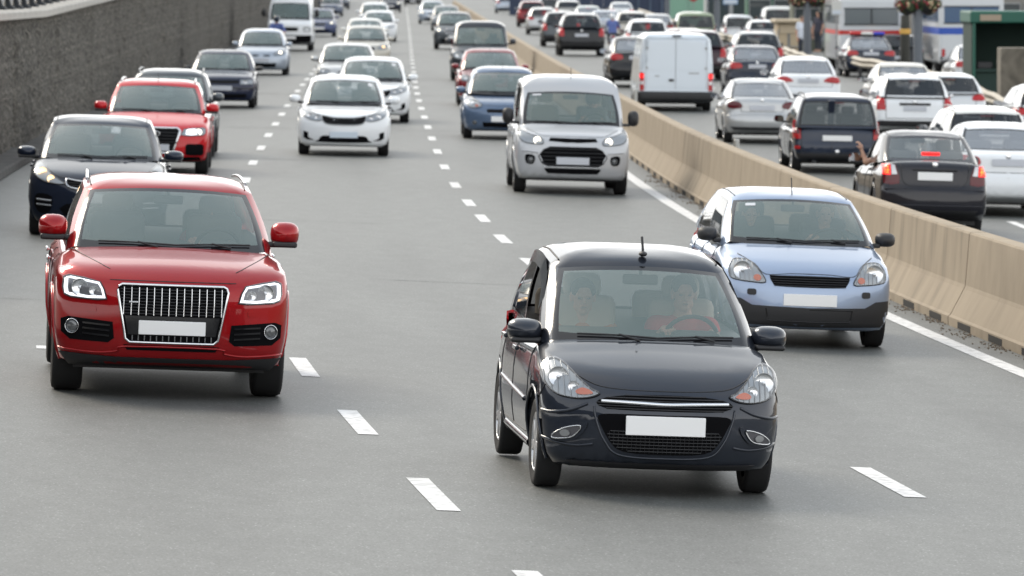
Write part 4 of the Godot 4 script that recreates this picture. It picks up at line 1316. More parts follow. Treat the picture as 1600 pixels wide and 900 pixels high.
func kind_big_suv() -> Kind:
	var k := make_kind({"L": 4.63, "W": 1.9, "H": 1.64, "foh": 0.88, "wb": 2.81, "wr": 0.372, "tw": 0.25, "lod": 2, "na": 34, "nz": 70, "ne": 18, "spokes": 5,
		"top": [[0, 0.93], [0.1, 0.97], [0.3, 1.035], [0.7, 1.095], [1.1, 1.135], [1.5, 1.08], [3.0, 1.09], [4.2, 1.10], [4.63, 1.0]],
		"fr": [[0.2, 0.14], [0.3, 0.06], [0.42, 0.01], [0.55, 0.0], [0.75, 0.005], [0.88, 0.03], [0.97, 0.10], [1.05, 0.22], [1.2, 0.5]],
		"rr": [[0.3, 0.08], [0.5, 0.0], [0.7, 0.02], [1.0, 0.1], [1.2, 0.25]],
		"side": [[0.2, 0.90], [0.35, 0.96], [0.55, 0.995], [0.75, 1.0], [0.95, 0.985], [1.05, 0.93], [1.2, 0.87]],
		"bot": [[0, 0.28], [0.4, 0.24], [1.2, 0.25], [4.0, 0.26], [4.63, 0.36]], "plan": [[0, 0.955], [0.5, 0.985], [1.0, 1.0], [3.6, 1.0], [4.63, 0.95]],
		"nc": 0.27, "np": 3.0, "yc": 0.72, "kf": 0.10, "ks": 0.075,
		"cowl": [1.0, 1.125, 0.77, 0.17], "wtop": [1.83, 1.56, 0.64, 0.12], "rtop": [4.0, 1.57, 0.6, 0.05], "rbot": [4.4, 1.13, 0.68, 0.08],
		"belt": [0.83, 1.11, 0.80, 1.14, 4.2], "rail": [0.69, 1.53, 0.64, 1.54, 3.85], "ap": [0.1, 0.07], "arch": 0.03, "drop": 0.05,
		"panes": [[0.0, "black"], [0.05, "pane"], [0.36, "black"], [0.40, "pane"], [0.70, "black"], [0.73, "pane"], [0.92, "post"], [1.0, "post"]],
		"mir": [0.945, 1.245, 1.40, 0.235, 0.195, "paint", 0.78], "interior": "interior_grey", "glass": "glass"})
	var ow := V([0.425, 0.870, 0.40, 0.882, -0.40, 0.882, -0.425, 0.870, -0.436, 0.84, -0.365, 0.475, -0.33, 0.447, 0.33, 0.447, 0.365, 0.475, 0.436, 0.84])
	var g := one(k, "grille", ow, "front", "grille_dark", 0.004)
	k.add("grille_frame", line(k, ow, "front", 0.0115, 0.01, true).mesh(), "chrome", g)
	var upper := V([0.41, 0.862, -0.41, 0.862, -0.415, 0.84, -0.385, 0.655, 0.385, 0.655, 0.415, 0.85])
	slats(k, "grille_slat", upper, 14, true, "chrome", 0.0048, 0.012, g)
	slats(k, "grille_bar", upper, 9, false, "gloss_black", 0.005, 0.006, g)
	slats(k, "grille_slat", V([0.335, 0.50, -0.335, 0.50, -0.325, 0.462, 0.325, 0.462]), 14, true, "steel_grey", 0.005, 0.010, g)
	one(k, "plate_panel", V([0.375, 0.648, -0.375, 0.648, -0.345, 0.505, 0.345, 0.505]), "front", "gloss_black", 0.012, 0.01, 0.06, g)
	plate(k, "front", 0.0, 0.562, 0.53, 0.108)
	var em := MB.new()
	var ec := k.s.front(-0.31, 0.755)
	em.rbox(ec + Vector3(0, 0, 0.024), Vector3(0.075, 0.014, 0.008), 0.003, 1)
	k.add("emblem", em.mesh(), "chrome", g)
	headlight(k, V([0.52, 0.765, 0.60, 0.758, 0.80, 0.768, 0.85, 0.785, 0.865, 0.84, 0.86, 0.915, 0.82, 0.93, 0.70, 0.915, 0.575, 0.89, 0.545, 0.84]), [[0.735, 0.845, 0.06], [0.625, 0.825, 0.035]],
		{"house": "lamp_dark", "bezel": "steel_grey", "bulge": 0.008, "bright": V([0.53, 0.772, 0.66, 0.768, 0.80, 0.778, 0.845, 0.795, 0.852, 0.84, 0.848, 0.905, 0.825, 0.905, 0.828, 0.84, 0.82, 0.803, 0.66, 0.786, 0.552, 0.789, 0.565, 0.84, 0.592, 0.876, 0.84, 0.911, 0.80, 0.918, 0.58, 0.885, 0.55, 0.838])})
	both(k, "air_intake", V([0.47, 0.595, 0.82, 0.62, 0.875, 0.60, 0.87, 0.50, 0.80, 0.445, 0.50, 0.435, 0.455, 0.47]), "front", "grille_dark", 0.004)
	for y in [0.48, 0.52, 0.56]:
		both(k, "intake_slat", V([0.49, y, 0.70, y + 0.012, 0.70, y + 0.026, 0.49, y + 0.014]), "front", "gloss_black", 0.014, 0.01)
	disc(k, "fog_lamp", 0.785, 0.548, 0.056, "front", "fog_glass")
	one(k, "lower_intake", V([-0.38, 0.425, 0.38, 0.425, 0.35, 0.385, -0.35, 0.385]), "front", "grille_dark", 0.004)
	one(k, "skid_panel", V([-0.88, 0.345, -0.45, 0.325, 0.45, 0.325, 0.88, 0.345, 0.80, 0.25, -0.80, 0.25]), "front", "black_plastic", 0.008)
	k.add("bumper_crease", line(k, soft(V([0.89, 0.37, 0.6, 0.352, 0.42, 0.372, 0.36, 0.41, -0.36, 0.41, -0.42, 0.372, -0.6, 0.352, -0.89, 0.37]), 3, false), "front", 0.009, 0.0).mesh(), "paint")
	both(k, "washer_cap", rect(0.60, 0.665, 0.675, 0.705, 0.012), "front", "paint", 0.004, 0.006, 0.05)
	for sx in [-1.0, 1.0]:
		var path := []
		for i in 16:
			var d := lerpf(0.22, 1.05, i / 15.0)
			path.append(k.s.over(sx * lerpf(0.50, 0.80, pow(i / 15.0, 0.7)), k.s.zf - d))
		var m := MB.new()
		m.tube(path, 0.004, 5)
		k.add("bonnet_gap", m.mesh(), "black_plastic")
		var rail := MB.new()
		var rp := []
		for i in 14:
			var f := i / 13.0
			rp.append(Vector3(sx * lerpf(0.66, 0.63, f), 1.588 + 0.03 * sin(PI * f), lerpf(-0.22, -1.85, f)))
		rail.tube(rp, 0.014, 8)
		k.add("roof_rail", rail.mesh(), "chrome_soft")
	k.add("bonnet_gap", line(k, V([-0.50, 0.915, 0.50, 0.915]), "front", 0.004, 0.0).mesh(), "black_plastic")
	seams(k, [0.62, -0.35, -1.2], 0.40, 1.06, [[-0.18, 0.94, "chrome"], [-1.1, 0.96, "chrome"]])
	lips(k, "paint", 0.02)
	taillight(k, V([0.6, 0.85, 0.86, 0.85, 0.84, 1.04, 0.6, 1.02]))
	plate(k, "rear", 0, 0.8, 0.52, 0.12)
	return k

# ------------------------------------------------------------------ common body types; a style then gives each kind its own face and tail
const SEDAN := {"rglass": "glass_sky", "L": 4.45, "W": 1.74, "H": 1.46, "foh": 0.85, "wb": 2.6, "wr": 0.305, "tw": 0.2,
	"top": [[0, 0.70], [0.12, 0.755], [0.4, 0.83], [0.8, 0.89], [1.2, 0.945], [1.6, 0.92], [2.8, 0.96], [3.6, 1.03], [4.1, 1.035], [4.45, 0.98]],
	"fr": [[0.15, 0.10], [0.24, 0.03], [0.38, 0.0], [0.52, 0.005], [0.65, 0.04], [0.76, 0.11], [0.86, 0.25], [1.0, 0.5]],
	"rr": [[0.2, 0.10], [0.35, 0.02], [0.5, 0.0], [0.62, 0.03], [0.7, 0.08], [0.95, 0.11], [1.02, 0.16], [1.15, 0.4]],
	"side": [[0.15, 0.90], [0.3, 0.965], [0.5, 1.0], [0.72, 0.995], [0.88, 0.965], [1.0, 0.91], [1.2, 0.84]],
	"bot": [[0, 0.19], [0.4, 0.175], [1.2, 0.18], [3.8, 0.2], [4.45, 0.32]], "plan": [[0, 0.95], [0.5, 0.985], [1.0, 1.0], [3.4, 1.0], [4.45, 0.94]],
	"cowl": [1.05, 0.95, 0.70, 0.18], "wtop": [1.92, 1.375, 0.575, 0.12], "rtop": [3.05, 1.385, 0.56, 0.08], "rbot": [3.72, 1.035, 0.665, 0.13],
	"belt": [0.775, 0.945, 0.75, 1.02, 3.52], "rail": [0.625, 1.35, 0.60, 1.36, 2.95], "ap": [0.1, 0.07],
	"panes": [[0.0, "black"], [0.05, "pane"], [0.40, "black"], [0.44, "pane"], [0.80, "black"], [0.82, "post"], [1.0, "post"]],
	"mir": [0.90, 1.0, 1.45, 0.21, 0.14, "paint", 0.76]}
const HATCH := {"L": 3.95, "W": 1.7, "H": 1.49, "foh": 0.80, "wb": 2.5, "wr": 0.30, "tw": 0.19,
	"top": [[0, 0.70], [0.12, 0.755], [0.4, 0.84], [0.8, 0.92], [1.1, 0.965], [1.5, 0.94], [2.8, 0.98], [3.6, 1.0], [3.95, 0.95]],
	"fr": [[0.15, 0.10], [0.24, 0.03], [0.38, 0.0], [0.52, 0.005], [0.65, 0.04], [0.76, 0.11], [0.86, 0.24], [1.0, 0.5]],
	"rr": [[0.2, 0.10], [0.35, 0.02], [0.5, 0.0], [0.62, 0.03], [0.9, 0.10], [1.05, 0.2]],
	"side": [[0.15, 0.90], [0.3, 0.965], [0.5, 1.0], [0.72, 0.995], [0.88, 0.965], [1.0, 0.91], [1.2, 0.84]],
	"bot": [[0, 0.19], [0.4, 0.175], [1.2, 0.18], [3.4, 0.2], [3.95, 0.30]], "plan": [[0, 0.95], [0.5, 0.985], [1.0, 1.0], [3.0, 1.0], [3.95, 0.94]],
	"cowl": [0.92, 0.965, 0.69, 0.18], "wtop": [1.76, 1.40, 0.565, 0.12], "rtop": [3.5, 1.41, 0.54, 0.06], "rbot": [3.86, 1.02, 0.64, 0.10],
	"belt": [0.76, 0.96, 0.73, 1.03, 3.65], "rail": [0.61, 1.37, 0.57, 1.38, 3.35], "ap": [0.1, 0.07],
	"panes": [[0.0, "black"], [0.05, "pane"], [0.40, "black"], [0.44, "pane"], [0.76, "black"], [0.79, "pane"], [0.90, "post"], [1.0, "post"]],
	"mir": [0.88, 1.01, 1.32, 0.21, 0.14, "paint", 0.74]}
const SUV := {"L": 4.35, "W": 1.83, "H": 1.64, "foh": 0.82, "wb": 2.65, "wr": 0.345, "tw": 0.22, "yc": 0.7,
	"top": [[0, 0.86], [0.12, 0.92], [0.4, 0.99], [0.8, 1.04], [1.1, 1.08], [1.5, 1.05], [3.0, 1.08], [3.9, 1.10], [4.35, 1.02]],
	"fr": [[0.2, 0.12], [0.3, 0.04], [0.45, 0.0], [0.65, 0.005], [0.8, 0.03], [0.9, 0.09], [1.0, 0.22], [1.15, 0.5]],
	"rr": [[0.25, 0.10], [0.4, 0.02], [0.55, 0.0], [0.7, 0.03], [1.0, 0.09], [1.15, 0.2]],
	"side": [[0.2, 0.90], [0.35, 0.965], [0.55, 1.0], [0.8, 0.995], [0.95, 0.975], [1.06, 0.92], [1.2, 0.86]],
	"bot": [[0, 0.25], [0.4, 0.23], [1.2, 0.24], [3.8, 0.25], [4.35, 0.36]], "plan": [[0, 0.955], [0.5, 0.985], [1.0, 1.0], [3.4, 1.0], [4.35, 0.95]],
	"cowl": [0.98, 1.08, 0.74, 0.17], "wtop": [1.76, 1.53, 0.62, 0.11], "rtop": [3.95, 1.545, 0.60, 0.06], "rbot": [4.25, 1.12, 0.69, 0.10],
	"belt": [0.81, 1.065, 0.78, 1.11, 4.05], "rail": [0.67, 1.50, 0.63, 1.51, 3.8], "ap": [0.1, 0.07], "drop": 0.05,
	"panes": [[0.0, "black"], [0.05, "pane"], [0.37, "black"], [0.41, "pane"], [0.70, "black"], [0.73, "pane"], [0.91, "post"], [1.0, "post"]],
	"mir": [0.93, 1.13, 1.38, 0.22, 0.17, "paint", 0.80]}

func variant(base: Dictionary, more: Dictionary) -> Dictionary:
	var d := base.duplicate()
	d.merge(more, true)
	return d

func dress(k: Kind, st: Dictionary) -> Kind:
	# the face
	if st.has("lamp"):
		headlight(k, st.lamp, st.get("bowls", []), st.get("lampo", {}))
	if st.has("grille"):
		var g := one(k, "grille", st.grille, "front", "grille_dark", 0.004)
		if st.has("frame"): k.add("grille_frame", line(k, st.grille, "front", st.get("frame_r", 0.012), 0.008, true).mesh(), st.frame, g)
		if st.has("bars"): slats(k, "grille_slat", st.grille, st.bars, st.get("upright", false), st.get("barmat", "gloss_black"), st.get("barr", 0.007), 0.009, g)
	for q in st.get("dark", []): one(k, "air_intake", q, "front", st.get("intake", "grille_dark"), 0.005)
	for q in st.get("darks", []): both(k, "air_intake", q, "front", st.get("intake", "grille_dark"), 0.005)
	for q in st.get("strips", []): k.add("trim_strip", line(k, q[0], "front", q[1], 0.006).mesh(), q[2])
	if st.has("fog"):
		if st.get("foglit", false): disc(k, "fog_lamp", st.fog[0], st.fog[1], st.fog[2], "front", "fog_lit")
		else: disc(k, "fog_lamp", st.fog[0], st.fog[1], st.fog[2], "front", "fog_glass", true, "steel_grey")
	if st.has("badge"):
		var bc := onto(k, Vector2(0, st.badge[0]), "front")
		var bm := MB.new()
		var rp := []
		for i in 20: rp.append(bc[0] + bc[1] * 0.016 + Vector3(cos(TAU * i / 20) * st.badge[1], sin(TAU * i / 20) * st.badge[2], 0))
		bm.tube(rp, 0.008, 6, true)
		k.add("emblem", bm.mesh(), "chrome")
	plate(k, "front", 0.0, st.get("plate_y", 0.44), 0.52, 0.115, "plate_front")
	for q in st.get("stickers", []): sticker(k, q[0], q[1], q[2], q[3], q[4])
	if st.has("hood"): k.add("bonnet_gap", line(k, soft(st.hood + reversed_mirror(st.hood), 4, false), "front", 0.004, 0.0).mesh(), "black_plastic")
	# the tail
	if st.has("tail"): taillight(k, st.tail, {"more": st.get("tail_more", []), "mat": st.get("tailmat", "red_lens")})
	plate(k, "rear", 0.0, st.get("rplate_y", 0.80), st.get("rplate_w", 0.52), 0.115, "plate_rear")
	for q in st.get("rdark", []): one(k, "bumper_panel", q, "rear", "black_plastic", 0.006)
	if st.has("lid"): k.add("boot_gap", line(k, st.lid, "rear", 0.006, 0.0).mesh(), "black_plastic")
	if st.has("rlines"):
		for q in st.rlines: k.add("bumper_line", line(k, q, "rear", 0.012, -0.004).mesh(), "paint")
	if st.has("rstrip"): k.add("tail_strip", line(k, st.rstrip[0], "rear", st.rstrip[1], 0.006).mesh(), st.rstrip[2])
	if st.has("remblem"):
		var em := MB.new()
		var ec := onto(k, Vector2(0, st.remblem), "rear")
		em.ball(ec[0] + ec[1] * 0.006, Vector3(0.045, 0.045, 0.012))
		k.add("emblem", em.mesh(), "chrome")
	if st.get("brake_lamp", true) and k.p.has("rbot"):
		var bl := MB.new()
		if st.get("brake_low", false): bl.rbox(Vector3(0, k.p.rbot[1] + 0.085, k.s.zf - k.p.rbot[0] + 0.05), Vector3(0.30, 0.05, 0.04), 0.015, 2)
		else: bl.rbox(Vector3(0, k.p.rtop[1] - 0.075, k.s.zf - k.p.rtop[0] - 0.10), Vector3(0.26, 0.022, 0.03), 0.008, 1)
		k.add("high_brake_light", bl.mesh(), "dark_red_lens", -1, Transform3D.IDENTITY, "high_brake")
	var ex := MB.new()
	ex.lathe(V([0.03, -0.1, 0.032, 0.1, 0.024, 0.1, 0.022, -0.05]), Vector3(0.45, 0.24, k.s.zr + 0.06), Basis(Vector3.RIGHT, -PI / 2), 12)
	k.add("exhaust_pipe", ex.mesh(), "steel_grey")
	var z1: float = k.s.ax[0]
	seams(k, [z1 - 0.42, z1 - 1.45, z1 - 2.2], k.p.wr + 0.02, k.p.belt[1] - 0.04, [[z1 - 1.3, k.p.belt[1] - 0.16, st.get("handle", "paint")], [z1 - 2.1, k.p.belt[1] - 0.14, st.get("handle", "paint")]])
	lips(k, st.get("lips", "paint"), st.get("lip_r", 0.014))
	if st.has("rails"):
		for sx in [-1.0, 1.0]:
			var rp2 := []
			var zt: float = k.s.zf - k.p.wtop[0] - 0.35
			var ze: float = k.s.zf - k.p.rtop[0] + 0.05
			for i in 10:
				var f := i / 9.0
				rp2.append(Vector3(sx * lerpf(k.p.rail[0] - 0.05, k.p.rail[2] - 0.04, f), k.p.H - 0.075 + 0.075 * pow(sin(PI * clampf(f, 0.02, 0.98)), 0.3), lerpf(zt, ze, f)))
			var rm := MB.new()
			rm.tube(rp2, 0.015, 7)
			k.add("roof_rail", rm.mesh(), st.rails)
	if st.get("aerial", true):
		var an := MB.new()
		var az: float = k.s.zf - k.p.wtop[0] - 0.12
		an.tube([Vector3(0, k.p.H - 0.05, az), Vector3(0, k.p.H - 0.01, az - 0.02), Vector3(0, k.p.H + 0.12, az - 0.1)], 0.006, 5)
		k.add("aerial", an.mesh(), "black_plastic")
	return k
func reversed_mirror(p: Array) -> Array:
	var o := mirror(p)
	o.reverse()
	if absf(p[-1].x) < 0.001: o.remove_at(0)
	return o
func wide(p: Array) -> Array:    # right half of an outline, top middle round to bottom middle, to the whole outline
	return p + reversed_mirror(p).filter(func(q): return absf(q.x) > 0.001)

func kind_blue_hatch() -> Kind:
	return dress(make_kind(variant(HATCH, {"L": 3.92, "W": 1.685, "H": 1.47, "lod": 2, "na": 30, "nz": 60, "ne": 16, "spokes": 6, "wr": 0.295,
		"top": [[0, 0.72], [0.12, 0.77], [0.4, 0.865], [0.8, 0.96], [1.05, 1.0], [1.5, 0.96], [2.8, 0.98], [3.6, 1.0], [3.92, 0.95]],
		"fr": [[0.15, 0.09], [0.24, 0.02], [0.38, 0.0], [0.52, 0.01], [0.65, 0.04], [0.75, 0.09], [0.84, 0.22], [1.0, 0.5]], "nc": 0.28,
		"cowl": [0.86, 0.985, 0.70, 0.18], "wtop": [1.62, 1.385, 0.585, 0.12], "mir": [0.885, 1.03, 1.22, 0.2, 0.14, "black_plastic", 0.74], "seat_d": 1.15})),
		{"lamp": soft(V([0.43, 0.635, 0.55, 0.63, 0.7, 0.645, 0.755, 0.67, 0.76, 0.75, 0.72, 0.82, 0.65, 0.835, 0.56, 0.815, 0.48, 0.73])), "bowls": [[0.645, 0.733, 0.083]],
		"lampo": {"house": "lamp_inner", "amber": oval(0.505, 0.67, 0.036, 0.030, 14), "bulge": 0.014, "ribs": 8},
		"grille": soft(wide(V([0, 0.705, 0.34, 0.70, 0.39, 0.69, 0.36, 0.625, 0.31, 0.60, 0, 0.595])), 3), "bars": 5, "barr": 0.005,
		"dark": [wide(V([0, 0.40, 0.55, 0.41, 0.66, 0.47, 0.795, 0.48, 0.80, 0.30, 0.72, 0.225, 0, 0.215]))], "darks": [rect(0.515, 0.505, 0.60, 0.565, 0.02)],
		"strips": [[wide(V([0, 0.385, 0.42, 0.385, 0.40, 0.27, 0, 0.265])), 0.006, "gloss_black"]],
		"hood": V([0.66, 0.88, 0.52, 0.80, 0.43, 0.71, 0.2, 0.722, 0, 0.725]), "plate_y": 0.475,
		"tail": V([0.62, 0.80, 0.76, 0.80, 0.74, 1.0, 0.64, 1.0]), "intake": "black_plastic", "stickers": [[-0.72, 0.86, 0.16, 0.07, "clear_lens"]]})

func kind_dark_hatch() -> Kind:
	return dress(make_kind(variant(HATCH, {"L": 4.05, "W": 1.72, "H": 1.455, "lod": 2, "na": 30, "nz": 60, "ne": 16, "spokes": 5, "nc": 0.33, "np": 2.3,
		"cowl": [0.95, 0.96, 0.70, 0.22], "wtop": [1.85, 1.365, 0.58, 0.15], "mir": [0.92, 1.0, 1.42, 0.24, 0.14, "paint", 0.74], "interior": "interior_grey"})),
		{"lamp": soft(V([0.40, 0.665, 0.50, 0.655, 0.66, 0.68, 0.77, 0.75, 0.785, 0.85, 0.735, 0.90, 0.68, 0.87, 0.58, 0.77, 0.46, 0.70])), "bowls": [[0.58, 0.715, 0.045], [0.69, 0.79, 0.055]], "lampo": {"house": "lamp_inner", "bulge": 0.015},
		"grille": soft(wide(V([0, 0.685, 0.26, 0.70, 0.385, 0.715, 0.36, 0.63, 0.2, 0.60, 0, 0.595])), 3), "frame": "chrome", "frame_r": 0.013, "bars": 4,
		"dark": [wide(V([0, 0.42, 0.38, 0.42, 0.46, 0.36, 0.40, 0.28, 0, 0.27]))], "darks": [soft(V([0.56, 0.50, 0.74, 0.53, 0.77, 0.40, 0.70, 0.30, 0.58, 0.32]), 3)],
		"strips": [[V([-0.74, 0.46, -0.56, 0.45]), 0.012, "chrome"], [V([-0.74, 0.40, -0.56, 0.39]), 0.012, "chrome"], [V([0.56, 0.45, 0.74, 0.46]), 0.012, "chrome"], [V([0.56, 0.39, 0.74, 0.40]), 0.012, "chrome"]],
		"plate_y": 0.50, "hood": V([0.74, 0.92, 0.55, 0.78, 0.40, 0.73, 0, 0.715]), "tail": V([0.6, 0.80, 0.76, 0.80, 0.74, 0.98, 0.62, 0.98]), "aerial": false})

func kind_red_suv() -> Kind:
	return dress(make_kind(variant(SUV, {"L": 4.39, "W": 1.83, "H": 1.60, "lod": 2, "na": 30, "nz": 60, "ne": 16, "interior": "interior_grey", "cowl": [1.02, 1.06, 0.75, 0.18], "wtop": [1.88, 1.50, 0.62, 0.12], "top": [[0, 0.76], [0.12, 0.82], [0.4, 0.91], [0.8, 1.0], [1.1, 1.06], [1.5, 1.04], [3.0, 1.07], [3.9, 1.09], [4.39, 1.02]], "fr": [[0.2, 0.12], [0.3, 0.04], [0.42, 0.0], [0.58, 0.005], [0.70, 0.03], [0.80, 0.09], [0.9, 0.22], [1.05, 0.5]]})),
		{"lamp": V([0.44, 0.69, 0.56, 0.675, 0.8, 0.69, 0.84, 0.73, 0.84, 0.8, 0.8, 0.815, 0.58, 0.8, 0.49, 0.785]), "bowls": [[0.73, 0.745, 0.05]],
		"lampo": {"house": "lamp_inner", "bright": V([0.52, 0.7, 0.62, 0.69, 0.7, 0.7, 0.68, 0.79, 0.58, 0.785, 0.53, 0.77])},
		"grille": wide(V([0, 0.8, 0.38, 0.8, 0.43, 0.75, 0.32, 0.4, 0.29, 0.38, 0, 0.38])), "frame": "chrome", "frame_r": 0.022, "bars": 8, "barr": 0.009, "badge": [0.70, 0.10, 0.045],
		"darks": [rect(0.52, 0.34, 0.82, 0.54, 0.05)], "dark": [wide(V([0, 0.30, 0.75, 0.32, 0.78, 0.26, 0, 0.24]))], "plate_y": 0.47, "rails": "chrome_soft",
		"tail": V([0.55, 0.85, 0.82, 0.85, 0.80, 1.0, 0.58, 1.0])})

func kind_small_van() -> Kind:   # a people-carrying small van
	return dress(make_kind(variant(SUV, {"L": 4.42, "W": 1.84, "H": 1.85, "lod": 2, "na": 30, "nz": 60, "ne": 16, "foh": 0.86, "wb": 2.66, "wr": 0.325, "tw": 0.2, "spokes": 6,
		"top": [[0, 0.88], [0.12, 0.93], [0.3, 0.985], [0.6, 1.055], [0.85, 1.115], [1.3, 1.09], [3.0, 1.12], [4.1, 1.12], [4.42, 1.05]],
		"fr": [[0.2, 0.10], [0.3, 0.03], [0.45, 0.0], [0.65, 0.01], [0.8, 0.05], [0.92, 0.13], [1.05, 0.30], [1.2, 0.6]],
		"cowl": [0.72, 1.095, 0.77, 0.17], "wtop": [1.34, 1.60, 0.685, 0.12], "rtop": [4.2, 1.70, 0.64, 0.06], "rbot": [4.34, 1.12, 0.72, 0.06],
		"belt": [0.82, 1.11, 0.80, 1.12, 4.2], "rail": [0.755, 1.665, 0.74, 1.71, 4.1], "drop": 0.04, "ap": [0.08, 0.06], "kf": 0.075, "ks": 0.07, "nc": 0.2, "np": 3.2,
		"panes": [[0.0, "black"], [0.05, "pane"], [0.16, "black"], [0.18, "open"], [0.44, "black"], [0.48, "pane"], [0.72, "post"], [0.76, "pane"], [0.93, "post"], [1.0, "post"]],
		"mir": [1.0, 1.2, 1.12, 0.18, 0.25, "black_plastic", 0.82], "interior": "interior_grey", "seat_d": 1.1, "headup": 0.08})),
		{"lamp": soft(V([0.47, 0.80, 0.58, 0.785, 0.76, 0.81, 0.84, 0.87, 0.85, 0.96, 0.80, 0.985, 0.66, 0.93, 0.50, 0.88])), "bowls": [[0.565, 0.845, 0.055]], "lampo": {"house": "lamp_inner", "bulge": 0.008},
		"grille": wide(V([0, 0.745, 0.36, 0.745, 0.46, 0.70, 0.535, 0.60, 0.48, 0.50, 0.40, 0.455, 0, 0.455])), "bars": 5, "barr": 0.008, "frame": "gloss_black",
		"dark": [wide(V([0, 0.885, 0.36, 0.89, 0.385, 0.84, 0.08, 0.82, 0, 0.825])), wide(V([0, 0.415, 0.43, 0.415, 0.445, 0.395, 0.39, 0.335, 0, 0.33]))],
		"darks": [soft(V([0.60, 0.60, 0.74, 0.62, 0.73, 0.49, 0.62, 0.48]), 3)], "strips": [[V([-0.80, 0.68, -0.55, 0.66, -0.48, 0.52]), 0.013, "paint"], [V([0.80, 0.68, 0.55, 0.66, 0.48, 0.52]), 0.013, "paint"], [V([-0.46, 0.435, 0.46, 0.435]), 0.009, "chrome_soft"]],
		"fog": [0.66, 0.54, 0.045], "stickers": [[-0.78, 0.90, 0.2, 0.06, "clear_lens"]], "plate_y": 0.535, "hood": V([0.72, 1.02, 0.54, 0.94, 0.42, 0.915, 0, 0.915]), "tail": V([0.68, 0.85, 0.80, 0.85, 0.80, 1.25, 0.72, 1.25])})

func kind_white_sedan() -> Kind:
	return dress(make_kind(variant(SEDAN, {"L": 4.38, "W": 1.72, "H": 1.47, "lod": 1, "na": 28, "nz": 56, "ne": 15, "nc": 0.3, "np": 2.4, "interior": "interior_grey", "cowl": [0.98, 0.965, 0.70, 0.2], "wtop": [1.85, 1.38, 0.575, 0.13], "mir": [0.93, 1.02, 1.42, 0.22, 0.15, "paint", 0.76]})),
		{"lamp": soft(V([0.40, 0.665, 0.52, 0.65, 0.68, 0.69, 0.77, 0.76, 0.775, 0.82, 0.70, 0.83, 0.55, 0.77, 0.43, 0.735])), "bowls": [[0.64, 0.735, 0.045], [0.50, 0.70, 0.035]], "lampo": {"house": "lamp_inner"},
		"grille": soft(wide(V([0, 0.70, 0.25, 0.71, 0.40, 0.74, 0.38, 0.64, 0.28, 0.59, 0, 0.58])), 3), "frame": "steel_grey", "frame_r": 0.009, "bars": 5, "barr": 0.006,
		"dark": [soft(wide(V([0, 0.37, 0.38, 0.38, 0.46, 0.30, 0.50, 0.265, 0, 0.255])), 3)], "darks": [V([0.545, 0.29, 0.68, 0.30, 0.745, 0.34, 0.745, 0.46, 0.66, 0.43, 0.66, 0.34])],
		"stickers": [[0.80, 0.82, 0.13, 0.16, "clear_lens"]], "plate_y": 0.40, "hood": V([0.72, 0.88, 0.55, 0.79, 0.40, 0.755, 0.2, 0.72, 0, 0.715]), "tail": soft(V([0.38, 0.86, 0.50, 0.82, 0.78, 0.80, 0.77, 0.93, 0.55, 0.96])), "rplate_y": 0.86, "aerial": false,
		"lid": V([-0.62, 0.99, -0.60, 0.70, 0.60, 0.70, 0.62, 0.99]), "rdark": [V([-0.62, 0.36, 0.62, 0.36, 0.56, 0.30, -0.56, 0.30])], "remblem": 0.95})

func kind_tall_hatch() -> Kind:
	return dress(make_kind(variant(HATCH, {"L": 3.85, "W": 1.695, "H": 1.53, "nc": 0.34, "np": 2.3, "cowl": [0.80, 0.98, 0.70, 0.22], "wtop": [1.62, 1.42, 0.57, 0.14], "rtop": [3.4, 1.44, 0.54, 0.06], "rail": [0.61, 1.40, 0.57, 1.41, 3.25], "mir": [0.88, 1.03, 1.25, 0.21, 0.14, "paint", 0.74]})),
		{"lamp": soft(V([0.45, 0.72, 0.56, 0.67, 0.70, 0.68, 0.77, 0.76, 0.75, 0.86, 0.68, 0.89, 0.58, 0.83])), "bowls": [[0.63, 0.77, 0.06]], "lampo": {"house": "lamp_inner", "amber": oval(0.56, 0.715, 0.035, 0.025, 12)},
		"grille": wide(V([0, 0.65, 0.32, 0.65, 0.36, 0.63, 0.34, 0.575, 0, 0.57])), "bars": 3, "dark": [wide(V([0, 0.36, 0.44, 0.37, 0.42, 0.27, 0, 0.26]))], "fog": [0.60, 0.36, 0.045],
		"plate_y": 0.44, "hood": V([0.70, 0.92, 0.55, 0.83, 0.42, 0.74, 0, 0.715]), "tail": V([0.60, 0.78, 0.74, 0.78, 0.72, 0.99, 0.62, 0.99]), "rdark": [V([-0.7, 0.42, 0.7, 0.42, 0.66, 0.32, -0.66, 0.32])], "rplate_y": 0.72, "handle": "paint"})

